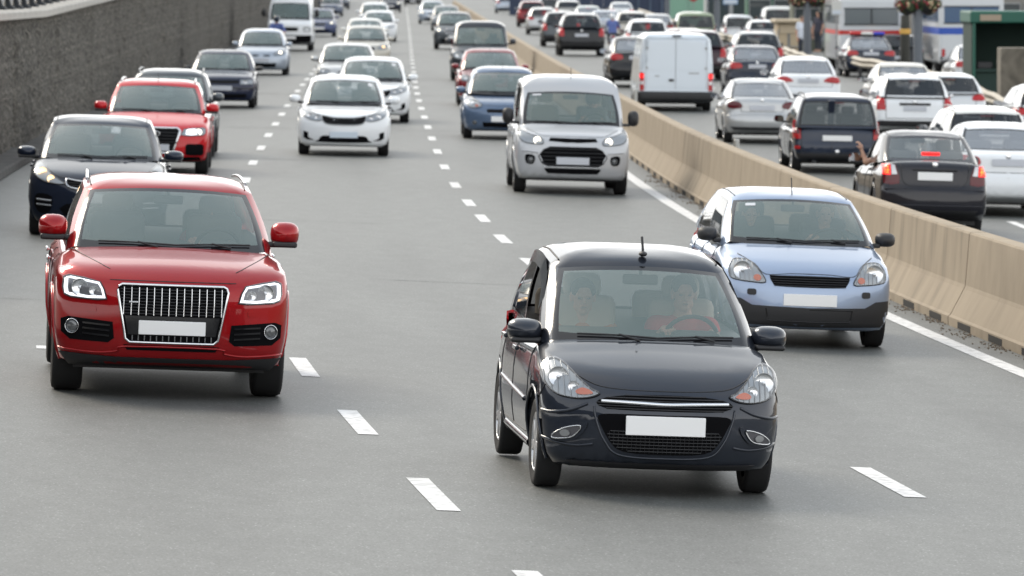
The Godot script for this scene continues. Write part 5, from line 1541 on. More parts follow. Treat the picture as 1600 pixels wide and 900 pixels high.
func kind_old_sedan() -> Kind:
	return dress(make_kind(variant(SEDAN, {"L": 4.26, "W": 1.68, "H": 1.42, "nc": 0.18, "np": 3.0, "wr": 0.29, "tw": 0.175, "rims": "dark", "kf": 0.08, "interior": "interior_grey", "cowl": [1.1, 0.93, 0.68, 0.14], "wtop": [1.85, 1.335, 0.575, 0.10], "rtop": [3.0, 1.34, 0.56, 0.08], "rail": [0.62, 1.315, 0.60, 1.32, 2.9], "mir": [0.90, 0.97, 1.5, 0.2, 0.12, "black_plastic", 0.75]})),
		{"lamp": V([0.46, 0.59, 0.74, 0.60, 0.775, 0.62, 0.77, 0.71, 0.72, 0.72, 0.46, 0.705]), "bowls": [[0.58, 0.65, 0.05]], "lampo": {"house": "lamp_inner"},
		"grille": wide(V([0, 0.69, 0.42, 0.695, 0.42, 0.62, 0, 0.615])), "bars": 3, "dark": [wide(V([0, 0.36, 0.62, 0.36, 0.60, 0.27, 0, 0.26]))], "strips": [[V([-0.78, 0.50, 0.78, 0.50]), 0.016, "black_plastic"]],
		"plate_y": 0.50, "hood": V([0.76, 0.78, 0.6, 0.735, 0, 0.725]), "tail": V([0.42, 0.78, 0.76, 0.78, 0.75, 0.93, 0.42, 0.93]), "handle": "black_plastic", "rplate_y": 0.70})

func kind_sedan() -> Kind:
	return dress(make_kind(variant(SEDAN, {"na": 20, "nz": 40, "ne": 12, "spokes": 6, "interior": "interior_grey"})),
		{"lamp": soft(V([0.44, 0.65, 0.58, 0.635, 0.74, 0.66, 0.775, 0.72, 0.75, 0.79, 0.64, 0.785, 0.48, 0.73])), "bowls": [[0.63, 0.71, 0.05]], "lampo": {"house": "lamp_inner"},
		"grille": soft(wide(V([0, 0.70, 0.3, 0.70, 0.34, 0.66, 0.28, 0.59, 0, 0.585])), 3), "frame": "chrome_soft", "frame_r": 0.009, "bars": 4,
		"dark": [wide(V([0, 0.37, 0.5, 0.37, 0.46, 0.27, 0, 0.26]))], "fog": [0.62, 0.36, 0.045], "plate_y": 0.44, "hood": V([0.72, 0.86, 0.58, 0.80, 0.42, 0.74, 0, 0.725]),
		"tail": soft(V([0.44, 0.83, 0.56, 0.80, 0.77, 0.80, 0.765, 0.95, 0.60, 0.955, 0.47, 0.93])), "rplate_y": 0.86, "lid": V([-0.60, 0.98, -0.60, 0.70, 0.60, 0.70, 0.60, 0.98]), "remblem": 0.95})

func kind_round_sedan() -> Kind:    # silver saloon seen from behind: oval lamps, plate in the lid, grey bumper
	return dress(make_kind(variant(SEDAN, {"L": 4.24, "W": 1.68, "H": 1.43, "rc": 0.2, "kr": 0.16, "interior": "interior_grey", "rtop": [2.95, 1.355, 0.54, 0.10], "rail": [0.61, 1.33, 0.585, 1.335, 2.85]})),
		{"lamp": soft(V([0.46, 0.64, 0.60, 0.62, 0.75, 0.66, 0.75, 0.75, 0.62, 0.755, 0.48, 0.72])), "bowls": [[0.62, 0.69, 0.05]], "grille": oval(0, 0.66, 0.24, 0.05), "bars": 3, "plate_y": 0.44,
		"tail": soft(V([0.45, 0.80, 0.60, 0.77, 0.74, 0.79, 0.765, 0.86, 0.70, 0.93, 0.55, 0.93, 0.46, 0.88])), "tailmat": "dark_red_lens", "rplate_y": 0.80, "rplate_w": 0.56,
		"lid": V([-0.54, 0.99, -0.46, 0.71, 0.46, 0.71, 0.54, 0.99]), "rdark": [V([-0.7, 0.37, 0.7, 0.37, 0.62, 0.30, -0.62, 0.30])], "rlines": [V([-0.78, 0.62, -0.4, 0.645, 0.4, 0.645, 0.78, 0.62])], "remblem": 0.96})

func kind_dark_sedan() -> Kind:     # seen from behind, braking and signalling
	var k := dress(make_kind(variant(SEDAN, {"L": 4.72, "W": 1.78, "H": 1.48, "lod": 2, "na": 30, "nz": 60, "ne": 16, "foh": 0.95, "wb": 2.7, "wr": 0.325, "tw": 0.21, "rc": 0.16, "kr": 0.09, "seats": 2, "interior": "interior_grey", "rglass": "glass_tint",
		"top": [[0, 0.72], [0.12, 0.775], [0.4, 0.85], [0.8, 0.91], [1.25, 0.965], [1.7, 0.95], [2.9, 1.0], [3.8, 1.085], [4.4, 1.09], [4.72, 1.02]],
		"rr": [[0.2, 0.12], [0.35, 0.03], [0.5, 0.0], [0.66, 0.01], [0.74, 0.07], [0.9, 0.09], [1.04, 0.12], [1.1, 0.2], [1.2, 0.4]],
		"bot": [[0, 0.19], [0.4, 0.175], [1.2, 0.18], [4.0, 0.22], [4.72, 0.36]], "plan": [[0, 0.95], [0.5, 0.985], [1.0, 1.0], [3.7, 1.0], [4.72, 0.95]],
		"cowl": [1.15, 0.97, 0.72, 0.18], "wtop": [2.05, 1.40, 0.60, 0.12], "rtop": [3.2, 1.42, 0.595, 0.10], "rbot": [3.98, 1.09, 0.71, 0.15],
		"belt": [0.80, 0.965, 0.78, 1.06, 3.75], "rail": [0.65, 1.375, 0.635, 1.385, 3.1], "panes": [[0.0, "black"], [0.05, "open"], [0.42, "black"], [0.46, "pane"], [0.80, "black"], [0.82, "post"], [1.0, "post"]],
		"mir": [0.97, 1.02, 1.55, 0.22, 0.15, "paint", 0.79]})),
		{"lamp": soft(V([0.46, 0.66, 0.60, 0.64, 0.78, 0.68, 0.80, 0.76, 0.66, 0.78, 0.48, 0.74])), "bowls": [[0.64, 0.71, 0.05]], "grille": wide(V([0, 0.70, 0.3, 0.70, 0.26, 0.60, 0, 0.60])), "bars": 4, "plate_y": 0.44,
		"tail": V([0.57, 0.76, 0.70, 0.74, 0.81, 0.76, 0.82, 0.90, 0.81, 1.02, 0.70, 1.03, 0.63, 1.02, 0.565, 0.86]),
		"tail_more": [[V([0.70, 0.88, 0.81, 0.88, 0.80, 1.01, 0.71, 1.015]), "tail_lit"], [V([0.72, 0.90, 0.785, 0.90, 0.78, 0.99, 0.725, 0.99]), "amber_lit"], [V([0.60, 0.89, 0.685, 0.885, 0.695, 1.015, 0.64, 1.01]), "clear_lens"]], "tailmat": "dark_red_lens",
		"rplate_y": 0.875, "rplate_w": 0.56, "lid": V([-0.56, 1.06, -0.52, 0.80, -0.42, 0.73, 0.42, 0.73, 0.52, 0.80, 0.56, 1.06]), "rlines": [V([-0.80, 0.685, -0.42, 0.70, 0.42, 0.70, 0.80, 0.685]), V([-0.78, 0.46, 0.78, 0.46])],
		"rdark": [V([-0.70, 0.40, 0.70, 0.40, 0.64, 0.31, -0.64, 0.31])], "rstrip": [V([-0.36, 0.965, 0.36, 0.965]), 0.014, "black_plastic"], "remblem": 1.03, "aerial": false, "brake_low": true})
	return k

func kind_tall_estate() -> Kind:   # dark people carrier with double rear doors
	var k := dress(make_kind(variant(SUV, {"L": 4.48, "W": 1.74, "H": 1.66, "lod": 2, "na": 30, "nz": 60, "ne": 16, "wr": 0.31, "tw": 0.19, "rc": 0.10, "wb": 2.9, "foh": 0.83, "spokes": 5,
		"top": [[0, 0.80], [0.12, 0.85], [0.4, 0.92], [0.8, 0.97], [1.1, 1.0], [1.5, 0.97], [3.0, 1.0], [4.1, 1.0], [4.48, 0.97]],
		"rr": [[0.25, 0.06], [0.4, 0.0], [0.55, 0.0], [0.7, 0.03], [0.95, 0.06], [1.1, 0.12]], "bot": [[0, 0.22], [0.4, 0.2], [1.2, 0.2], [3.8, 0.22], [4.48, 0.30]],
		"cowl": [1.0, 1.0, 0.71, 0.15], "wtop": [1.75, 1.50, 0.61, 0.11], "rtop": [4.22, 1.56, 0.655, 0.03], "rbot": [4.42, 1.0, 0.765, 0.04],
		"belt": [0.79, 0.99, 0.80, 1.0, 4.3], "rail": [0.66, 1.50, 0.67, 1.55, 4.12], "backframe": "paint", "mir": [0.93, 1.06, 1.4, 0.2, 0.15, "black_plastic", 0.77], "interior": "interior_grey", "rglass": "glass_tint"})),
		{"lamp": V([0.5, 0.70, 0.76, 0.72, 0.78, 0.82, 0.62, 0.84, 0.5, 0.80]), "bowls": [[0.62, 0.77, 0.05]], "grille": wide(V([0, 0.78, 0.4, 0.78, 0.36, 0.66, 0, 0.65])), "bars": 4, "plate_y": 0.46,
		"tail": V([0.71, 0.72, 0.84, 0.72, 0.845, 1.05, 0.83, 1.10, 0.735, 1.10, 0.72, 1.05]), "tail_more": [[V([0.73, 0.83, 0.825, 0.83, 0.825, 0.93, 0.73, 0.93]), "dark_red_lens"]],
		"rplate_y": 0.745, "rplate_w": 0.58, "rails": "black_plastic", "lid": V([-0.70, 1.08, -0.70, 0.44, 0.70, 0.44, 0.70, 1.08]), "rdark": [V([-0.84, 0.42, 0.84, 0.42, 0.80, 0.31, -0.80, 0.31])],
		"remblem": 0.46, "aerial": false})
	# the post between the two rear doors, painted like the body, and the reflectors in the bumper
	var o := MB.new()
	for x in [0.12]:
		o.rbox(Vector3(x, 1.27, k.s.zr + 0.19), Vector3(0.13, 0.58, 0.06), 0.02, 2, Basis(Vector3.RIGHT, -0.33))
	k.add("door_post", o.mesh(), "paint")
	k.add("door_gap", line(k, V([0.10, 0.44, 0.10, 0.99]), "rear", 0.006, 0.0).mesh(), "black_plastic")
	both(k, "reflector", rect(0.72, 0.51, 0.82, 0.575, 0.01), "rear", "red_lens", 0.01, 0.012)
	return k

func kind_suv() -> Kind:
	return dress(make_kind(variant(SUV, {"na": 20, "nz": 40, "ne": 12, "interior": "interior_grey", "rglass": "glass_dark"})),
		{"lamp": soft(V([0.48, 0.78, 0.60, 0.765, 0.80, 0.785, 0.83, 0.86, 0.80, 0.92, 0.66, 0.91, 0.52, 0.88])), "bowls": [[0.68, 0.84, 0.055]], "grille": wide(V([0, 0.88, 0.40, 0.88, 0.42, 0.82, 0.36, 0.70, 0, 0.69])), "frame": "chrome_soft", "bars": 3, "barmat": "chrome_soft", "barr": 0.012,
		"dark": [wide(V([0, 0.46, 0.62, 0.46, 0.58, 0.32, 0, 0.30]))], "fog": [0.70, 0.50, 0.05], "plate_y": 0.55, "hood": V([0.78, 0.97, 0.6, 0.92, 0, 0.905]),
		"tail": V([0.66, 0.76, 0.86, 0.76, 0.86, 0.98, 0.83, 1.10, 0.70, 1.09, 0.68, 0.95]), "rplate_y": 0.80, "rdark": [V([-0.84, 0.50, 0.84, 0.50, 0.80, 0.36, -0.80, 0.36]), rect(-0.36, 0.875, 0.36, 0.94, 0.02)], "lid": V([-0.66, 1.08, -0.66, 0.56, 0.66, 0.56, 0.66, 1.08]), "rails": "steel_grey", "remblem": 0.96, "aerial": false})

func kind_hatch() -> Kind:
	return dress(make_kind(variant(HATCH, {"na": 20, "nz": 40, "ne": 12, "L": 4.2, "W": 1.76, "rtop": [3.7, 1.41, 0.55, 0.06], "rbot": [4.08, 1.03, 0.66, 0.10], "belt": [0.79, 0.96, 0.76, 1.04, 3.85], "rail": [0.63, 1.37, 0.59, 1.38, 3.5], "wb": 2.62, "interior": "interior_grey",
		"top": [[0, 0.70], [0.12, 0.755], [0.4, 0.84], [0.8, 0.92], [1.1, 0.965], [1.5, 0.94], [2.8, 0.98], [3.85, 1.02], [4.2, 0.97]], "plan": [[0, 0.95], [0.5, 0.985], [1.0, 1.0], [3.2, 1.0], [4.2, 0.95]]})),
		{"lamp": soft(V([0.40, 0.67, 0.52, 0.645, 0.70, 0.68, 0.79, 0.76, 0.78, 0.83, 0.68, 0.82, 0.50, 0.76])), "bowls": [[0.62, 0.73, 0.055]], "lampo": {"house": "lamp_inner"},
		"darks": [soft(V([0.08, 0.655, 0.26, 0.665, 0.30, 0.645, 0.24, 0.615, 0.10, 0.62]), 3)], "dark": [wide(V([0, 0.40, 0.5, 0.40, 0.46, 0.27, 0, 0.26]))], "plate_y": 0.50, "hood": V([0.74, 0.90, 0.58, 0.82, 0.42, 0.74, 0, 0.72]),
		"tail": soft(V([0.50, 0.84, 0.64, 0.82, 0.81, 0.84, 0.80, 0.97, 0.66, 0.98, 0.52, 0.93])), "rplate_y": 0.60, "lid": V([-0.60, 1.0, -0.58, 0.52, 0.58, 0.52, 0.60, 1.0]), "rdark": [V([-0.66, 0.40, 0.66, 0.40, 0.60, 0.31, -0.60, 0.31])], "remblem": 0.93, "aerial": false})

func kind_minivan() -> Kind:
	return dress(make_kind(variant(SUV, {"L": 4.75, "W": 1.9, "H": 1.88, "na": 22, "nz": 44, "ne": 14, "foh": 0.9, "wb": 3.0, "wr": 0.33, "nc": 0.22, "np": 3.0,
		"top": [[0, 0.86], [0.12, 0.92], [0.3, 0.99], [0.6, 1.06], [0.95, 1.13], [1.4, 1.10], [3.0, 1.12], [4.4, 1.12], [4.75, 1.08]],
		"cowl": [0.85, 1.12, 0.82, 0.14], "wtop": [1.60, 1.70, 0.715, 0.10], "rtop": [4.55, 1.74, 0.70, 0.03], "rbot": [4.70, 1.12, 0.78, 0.04], "belt": [0.86, 1.10, 0.84, 1.12, 4.55], "rail": [0.77, 1.70, 0.75, 1.73, 4.45], "drop": 0.03,
		"mir": [1.02, 1.25, 1.2, 0.2, 0.2, "paint", 0.85], "interior": "interior_grey", "plan": [[0, 0.96], [0.5, 0.99], [1.0, 1.0], [4.0, 1.0], [4.75, 0.98]]})),
		{"lamp": soft(V([0.54, 0.72, 0.72, 0.70, 0.85, 0.76, 0.86, 0.90, 0.74, 0.93, 0.58, 0.86])), "bowls": [[0.72, 0.81, 0.075]], "grille": wide(V([0, 0.86, 0.44, 0.84, 0.40, 0.66, 0, 0.65])), "frame": "chrome_soft", "bars": 3,
		"dark": [wide(V([0, 0.46, 0.80, 0.46, 0.78, 0.30, 0, 0.28]))], "plate_y": 0.50, "hood": V([0.78, 1.02, 0.6, 0.94, 0, 0.91]), "tail": V([0.76, 0.80, 0.87, 0.80, 0.88, 1.25, 0.80, 1.25]), "rplate_y": 0.75, "aerial": false})

func kind_panel_van() -> Kind:     # tall white van with blind rear doors
	var k := make_kind({"L": 5.4, "W": 1.98, "H": 2.36, "foh": 0.95, "wb": 3.3, "wr": 0.34, "tw": 0.21, "na": 24, "nz": 44, "ne": 14, "yc": 1.0, "rims": "dark", "ks": 0.1, "kr": 0.09, "kf": 0.12, "rc": 0.03, "nc": 0.18,
		"top": [[0, 0.92], [0.15, 1.0], [0.5, 1.12], [0.9, 1.24], [1.25, 1.7], [1.6, 2.2], [1.9, 2.33], [3.0, 2.36], [5.2, 2.34], [5.4, 2.33]], "fr": [[0.2, 0.08], [0.3, 0.02], [0.45, 0.0], [0.7, 0.02], [0.9, 0.06], [1.1, 0.1], [2.4, 0.12]],
		"rr": [[0.3, 0.0], [0.5, 0.0], [0.6, 0.03], [2.4, 0.07]], "side": [[0.2, 0.94], [0.4, 0.985], [0.7, 1.0], [1.2, 0.99], [2.0, 0.93], [2.36, 0.88]],
		"bot": [[0, 0.25], [0.5, 0.24], [5.0, 0.27], [5.4, 0.34]], "plan": [[0, 0.96], [0.6, 1.0], [5.0, 1.0], [5.4, 0.985]]})
	one(k, "windscreen", V([-0.76, 1.28, 0.76, 1.28, 0.68, 1.95, -0.68, 1.95]), "front", "glass_solid", 0.01)
	plate(k, "front", 0, 0.5, 0.52, 0.115)
	taillight(k, V([0.84, 0.62, 0.95, 0.62, 0.96, 1.16, 0.90, 1.17, 0.845, 1.14]), {"more": [[V([0.855, 1.0, 0.945, 1.0, 0.945, 1.12, 0.86, 1.12]), "tail_lit"], [V([0.86, 0.80, 0.94, 0.80, 0.94, 0.90, 0.86, 0.90]), "clear_lens"]]})
	for q in [[V([0.02, 0.66, 0.02, 2.22]), 0.007], [V([-0.80, 0.64, -0.80, 2.20, 0.80, 2.20, 0.80, 0.64]), 0.006]]: k.add("door_gap", line(k, q[0], "rear", q[1], 0.0).mesh(), "steel_grey")
	for q in [rect(-0.72, 1.22, 0.0, 2.1, 0.05), rect(0.05, 1.22, 0.74, 2.1, 0.05), rect(-0.72, 0.72, 0.0, 1.12, 0.05), rect(0.05, 0.72, 0.74, 1.12, 0.05)]: k.add("door_panel", patch(k, q, "rear", 0.006, 0.008, 0.15).mesh(), "paint")
	one(k, "rear_bumper", V([-0.98, 0.58, 0.98, 0.58, 0.94, 0.34, -0.94, 0.34]), "rear", "black_plastic", 0.05, 0.06)
	one(k, "lettering_strip", rect(-0.6, 1.13, -0.32, 1.165), "rear", "steel_grey", 0.012, 0.006)
	one(k, "door_handle", rect(0.06, 0.90, 0.20, 0.97, 0.02), "rear", "black_plastic", 0.03, 0.03)
	one(k, "roof_lamp", rect(-0.12, 2.245, 0.12, 2.29, 0.02), "rear", "black_plastic", 0.02, 0.02)
	one(k, "lock", rect(0.45, 1.04, 0.56, 1.075, 0.01), "rear", "steel_grey", 0.02, 0.02)
	for sx in [-1.0, 1.0]:
		for y in [1.9, 1.3]: one(k, "hinge", rect(sx * 0.78 - 0.03, y - 0.03, sx * 0.78 + 0.03, y + 0.03, 0.01), "rear", "steel_grey", 0.02, 0.02)
	plate(k, "rear", 0.32, 0.47, 0.52, 0.11, "plate_rear")
	return k

func kind_cab_van() -> Kind:     # large white van coming on, upright cab
	var k := make_kind(variant(SUV, {"L": 5.6, "W": 1.95, "H": 2.6, "na": 24, "nz": 44, "ne": 14, "foh": 1.0, "wb": 3.4, "wr": 0.35, "tw": 0.22, "yc": 0.9, "rims": "dark", "nc": 0.14, "np": 3.0,
		"top": [[0, 1.12], [0.1, 1.2], [0.3, 1.28], [0.6, 1.33], [0.9, 1.36], [1.4, 1.34], [5.6, 1.34]], "fr": [[0.25, 0.08], [0.4, 0.01], [0.6, 0.0], [0.9, 0.01], [1.1, 0.04], [1.25, 0.15], [1.4, 0.5]], "rr": [[0.3, 0.0], [2.4, 0.05]],
		"side": [[0.2, 0.93], [0.4, 0.98], [0.7, 1.0], [1.2, 0.98], [1.4, 0.95]], "bot": [[0, 0.32], [0.6, 0.32], [5.6, 0.4]], "plan": [[0, 0.96], [0.6, 1.0], [5.6, 1.0]],
		"cowl": [0.62, 1.34, 0.82, 0.12], "wtop": [1.1, 2.02, 0.76, 0.08], "rtop": [5.5, 2.38, 0.8, 0.0], "rbot": [5.57, 1.34, 0.9, 0.0], "belt": [0.92, 1.33, 0.92, 1.34, 5.5], "rail": [0.83, 2.05, 0.86, 2.4, 5.4], "drop": 0.18, "blind": true,
		"panes": [[0.0, "black"], [0.02, "pane"], [0.16, "post"], [1.0, "post"]], "mir": [1.12, 1.6, 0.95, 0.2, 0.34, "black_plastic", 0.9], "interior": "interior_dark", "seats": 1, "seat_d": 0.9, "headup": 0.15}))
	dress(k, {"lamp": rect(0.56, 0.84, 0.88, 1.02, 0.04), "bowls": [[0.72, 0.93, 0.07]], "grille": wide(V([0, 1.0, 0.36, 1.0, 0.34, 0.84, 0, 0.83])), "bars": 4, "dark": [wide(V([0, 0.66, 0.92, 0.66, 0.90, 0.36, 0, 0.34]))], "plate_y": 0.56, "aerial": false, "brake_lamp": false})
	return k

func set_camera_and_light() -> void:
	eye = Camera3D.new()
	eye.name = "camera"
	eye.fov = rad_to_deg(2.0 * atan(450.0 / 9000.0))
	eye.near = 1.0
	eye.far = 3000.0
	eye.position = Vector3(0, DOWN_TO_ROAD, 0)
	eye.rotation = Vector3(-atan(498.0 / 9000.0), 0, 0)
	var lens := CameraAttributesPhysical.new()
	lens.frustum_focal_length = 240.0
	lens.frustum_focus_distance = 41.0
	lens.frustum_near = 1.0
	lens.frustum_far = 3000.0
	lens.exposure_aperture = 8.0
	eye.attributes = lens
	add_child(eye)
	eye.current = true
	var env := Environment.new()
	env.background_mode = Environment.BG_SKY
	var sky := Sky.new()
	var sm := PanoramaSkyMaterial.new()
	sm.panorama = hazy_sky()
	sky.sky_material = sm
	env.sky = sky
	env.tonemap_mode = Environment.TONE_MAPPER_LINEAR
	env.tonemap_exposure = 1.85
	env.sdfgi_enabled = true
	env.ssao_enabled = true
	env.ssil_enabled = true
	var we := WorldEnvironment.new()
	we.name = "environment"
	we.environment = env
	add_child(we)
	var sun := DirectionalLight3D.new()
	sun.name = "sun"
	sun.light_energy = 0.42
	sun.light_angular_distance = 22.0
	sun.light_color = Color(1.0, 0.95, 0.87)
	sun.rotation = Vector3(deg_to_rad(-36), deg_to_rad(180 + 35), 0)   # from far left, behind the traffic
	sun.shadow_enabled = true
	add_child(sun)

func hazy_sky() -> ImageTexture:   # thin high cloud, brighter towards the hidden sun far left
	var img := Image.create(512, 256, false, Image.FORMAT_RGBF)
	var n := FastNoiseLite.new()
	n.seed = 77
	n.frequency = 1.7
	n.fractal_octaves = 5
	var to_sun := Vector3(-0.46, 0.59, -0.66).normalized()
	for y in 256:
		var el := PI / 2 - PI * (y + 0.5) / 256.0
		for x in 512:
			var az := TAU * (x + 0.5) / 512.0
			var d := Vector3(cos(el) * sin(az), sin(el), -cos(el) * cos(az))
			var c: Color
			if d.y < 0.0: c = Color(0.30, 0.30, 0.29)
			else:
				var q := d / (d.y + 0.25)
				var cloud := clampf(0.5 + 1.1 * n.get_noise_3d(q.x, q.z, 0.0), 0.0, 1.0)
				var low := pow(1.0 - d.y, 1.7)
				c = Color(0.36, 0.43, 0.52).lerp(Color(0.58, 0.60, 0.62), cloud).lerp(Color(1.32, 1.31, 1.27), low * 0.9)
				var s := maxf(d.dot(to_sun), 0.0)
				c += Color(0.50, 0.48, 0.43) * pow(s, 14.0)
			img.set_pixel(x, y, c)
	return ImageTexture.create_from_image(img)

func build_setting() -> void:
	# asphalt
	var rnd := RandomNumberGenerator.new()
	rnd.seed = 5
	var nz := FastNoiseLite.new()
	nz.seed = 3
	nz.frequency = 0.25
	nz.fractal_octaves = 4
	var nz2 := FastNoiseLite.new()
	nz2.seed = 9
	nz2.frequency = 0.06
	var m := MB.new()
	var offs := []
	var o := -8.6
	while o < 40.0:
		offs.append(o)
		o += 0.25 if o < 14.0 else 2.0
	var zs := []
	var z := 30.0
	while z > -1000.0:
		zs.append(z)
		z -= 1.0 if z > -110.0 else 4.0 if z > -300.0 else 12.0
	for zz in zs:
		for of in offs:
			m.v.append(road(of, zz))
			m.n.append(Vector3.UP)
			m.uv.append(Vector2(of / 5.2, zz / 11.0))
			# tyres polish the lanes in pairs of paths; oil darkens their middles
			var lane: float = fposmod(of + 3.3, 3.4) - 1.7
			var wear: float = 0.08 * exp(-pow((absf(lane) - 0.8) / 0.32, 2.0)) - 0.14 * exp(-pow(lane / 0.4, 2.0))
			var g: float = 1.0 + wear * (0.7 + 0.6 * nz2.get_noise_2d(of * 0.5, zz * 0.2)) + 0.24 * nz.get_noise_2d(of * 3.0, zz * 0.35) + 0.38 * nz2.get_noise_2d(of * 2.0 + 90.0, zz * 0.5)
			m.c.append(Color(g, g, g))
	var w := offs.size()
	for i in zs.size() - 1:
		for j in w - 1: m.quad(i * w + j, i * w + j + 1, (i + 1) * w + j + 1, (i + 1) * w + j)
	struct("road", m.mesh(), asphalt())

func asphalt() -> StandardMaterial3D:
	var n := 640
	var img := Image.create(n, n, false, Image.FORMAT_RGB8)
	var rnd := RandomNumberGenerator.new()
	rnd.seed = 11
	var base := 0.35
	var blot := FastNoiseLite.new()
	blot.frequency = 0.02
	for y in n:
		for x in n:
			var g: float = base + rnd.randfn() * 0.035 + 0.03 * blot.get_noise_2d(x, y)
			var q := rnd.randf()
			if q > 0.975: g += rnd.randf_range(0.06, 0.30)
			elif q < 0.03: g -= rnd.randf_range(0.06, 0.16)
			img.set_pixel(x, y, Color(g * 0.978, g, g * 0.98))
	img.generate_mipmaps()
	var m := mat("asphalt", Color.WHITE, 0.52)
	m.albedo_color = Color.WHITE
	m.albedo_texture = ImageTexture.create_from_image(img)
	m.vertex_color_use_as_albedo = true
	m.texture_filter = BaseMaterial3D.TEXTURE_FILTER_LINEAR_WITH_MIPMAPS_ANISOTROPIC
	return m

func strip(z0: float, z1: float, off: float, w: float, up: float, steps: int) -> MB:   # a flat band lying on the road
	var m := MB.new()
	var rows := []
	for i in steps + 1:
		var z := lerpf(z0, z1, float(i) / steps)
		rows.append([road(off - w / 2, z, up), road(off, z, up), road(off + w / 2, z, up)])
	m.grid(rows, false, Vector3.UP)
	return m
func sweep(prof: Array, off: float, z0: float, z1: float, step: float, rising := false) -> MB:   # a profile (x across, y up) carried along the road
	var m := MB.new()
	var k := maxi(1, int(ceil(absf(z1 - z0) / step)))
	for e in prof.size() - 1:
		var rows := []
		for i in k + 1:
			var z := lerpf(z0, z1, float(i) / k)
			rows.append([road(off, z) + Vector3(prof[e].x, prof[e].y + (wall_rise(z) if rising and prof[e].y > 1.0 else 0.0), 0), road(off, z) + Vector3(prof[e + 1].x, prof[e + 1].y + (wall_rise(z) if rising and prof[e + 1].y > 1.0 else 0.0), 0)])
		var d: Vector2 = prof[e + 1] - prof[e]
		m.grid(rows, false, Vector3(-d.y, d.x, 0))
	for end in [z0, z1]:
		var poly := PackedVector2Array()
		for q in prof: poly.append(q)
		var t := Geometry2D.triangulate_polygon(poly)
		for i in range(0, t.size(), 3):
			m.faceto([road(off, end) + Vector3(poly[t[i]].x, poly[t[i]].y + (wall_rise(end) if rising and poly[t[i]].y > 1.0 else 0.0), 0), road(off, end) + Vector3(poly[t[i + 1]].x, poly[t[i + 1]].y + (wall_rise(end) if rising and poly[t[i + 1]].y > 1.0 else 0.0), 0), road(off, end) + Vector3(poly[t[i + 2]].x, poly[t[i + 2]].y + (wall_rise(end) if rising and poly[t[i + 2]].y > 1.0 else 0.0), 0)], Vector3(0, 0, 1 if end == maxf(z0, z1) else -1))
	return m

func noise_tex(freq: float, octaves: int, colors: Array, size := 256, normal := false, seed_ := 1, stretch := Vector3.ZERO) -> Texture2D:
	var n := FastNoiseLite.new()
	n.seed = seed_
	n.frequency = freq
	n.fractal_octaves = octaves
	var img := Image.create(size, size, false, Image.FORMAT_RGB8)
	for y in size:
		for x in size:
			# wrap round both ways so that the picture repeats without a seam
			var a := TAU * x / size
			var b := TAU * y / size
			var s := size / TAU
			var v := n.get_noise_3d(cos(a) * s + 300.0, sin(a) * s + cos(b) * s * 0.7 + 80.0, sin(b) * s * (1.0 if stretch == Vector3.ZERO else stretch.y))
			var t := clampf(v * 0.9 + 0.5, 0.0, 1.0)
			var q := t * (colors.size() - 1)
			var i := mini(int(q), colors.size() - 2)
			img.set_pixel(x, y, colors[i].lerp(colors[i + 1], q - i))
	img.generate_mipmaps()
	return ImageTexture.create_from_image(img)
func tri_mat(called: String, tex: Texture2D, scale: Vector3, rough := 0.85, bump: Texture2D = null, deep := 1.0) -> StandardMaterial3D:
	var m := mat(called, Color.WHITE, rough)
	m.albedo_color = Color.WHITE
	m.albedo_texture = tex
	m.uv1_triplanar = true
	m.uv1_world_triplanar = true
	m.uv1_scale = scale
	if bump:
		m.heightmap_enabled = true
		m.heightmap_texture = bump
		m.heightmap_scale = deep
	return m
func g(v: float, warm := 0.0) -> Color:   # a grey of that linear value
	return Color(v * (1.0 + warm), v, v * (1.0 - warm * 1.6)).linear_to_srgb()

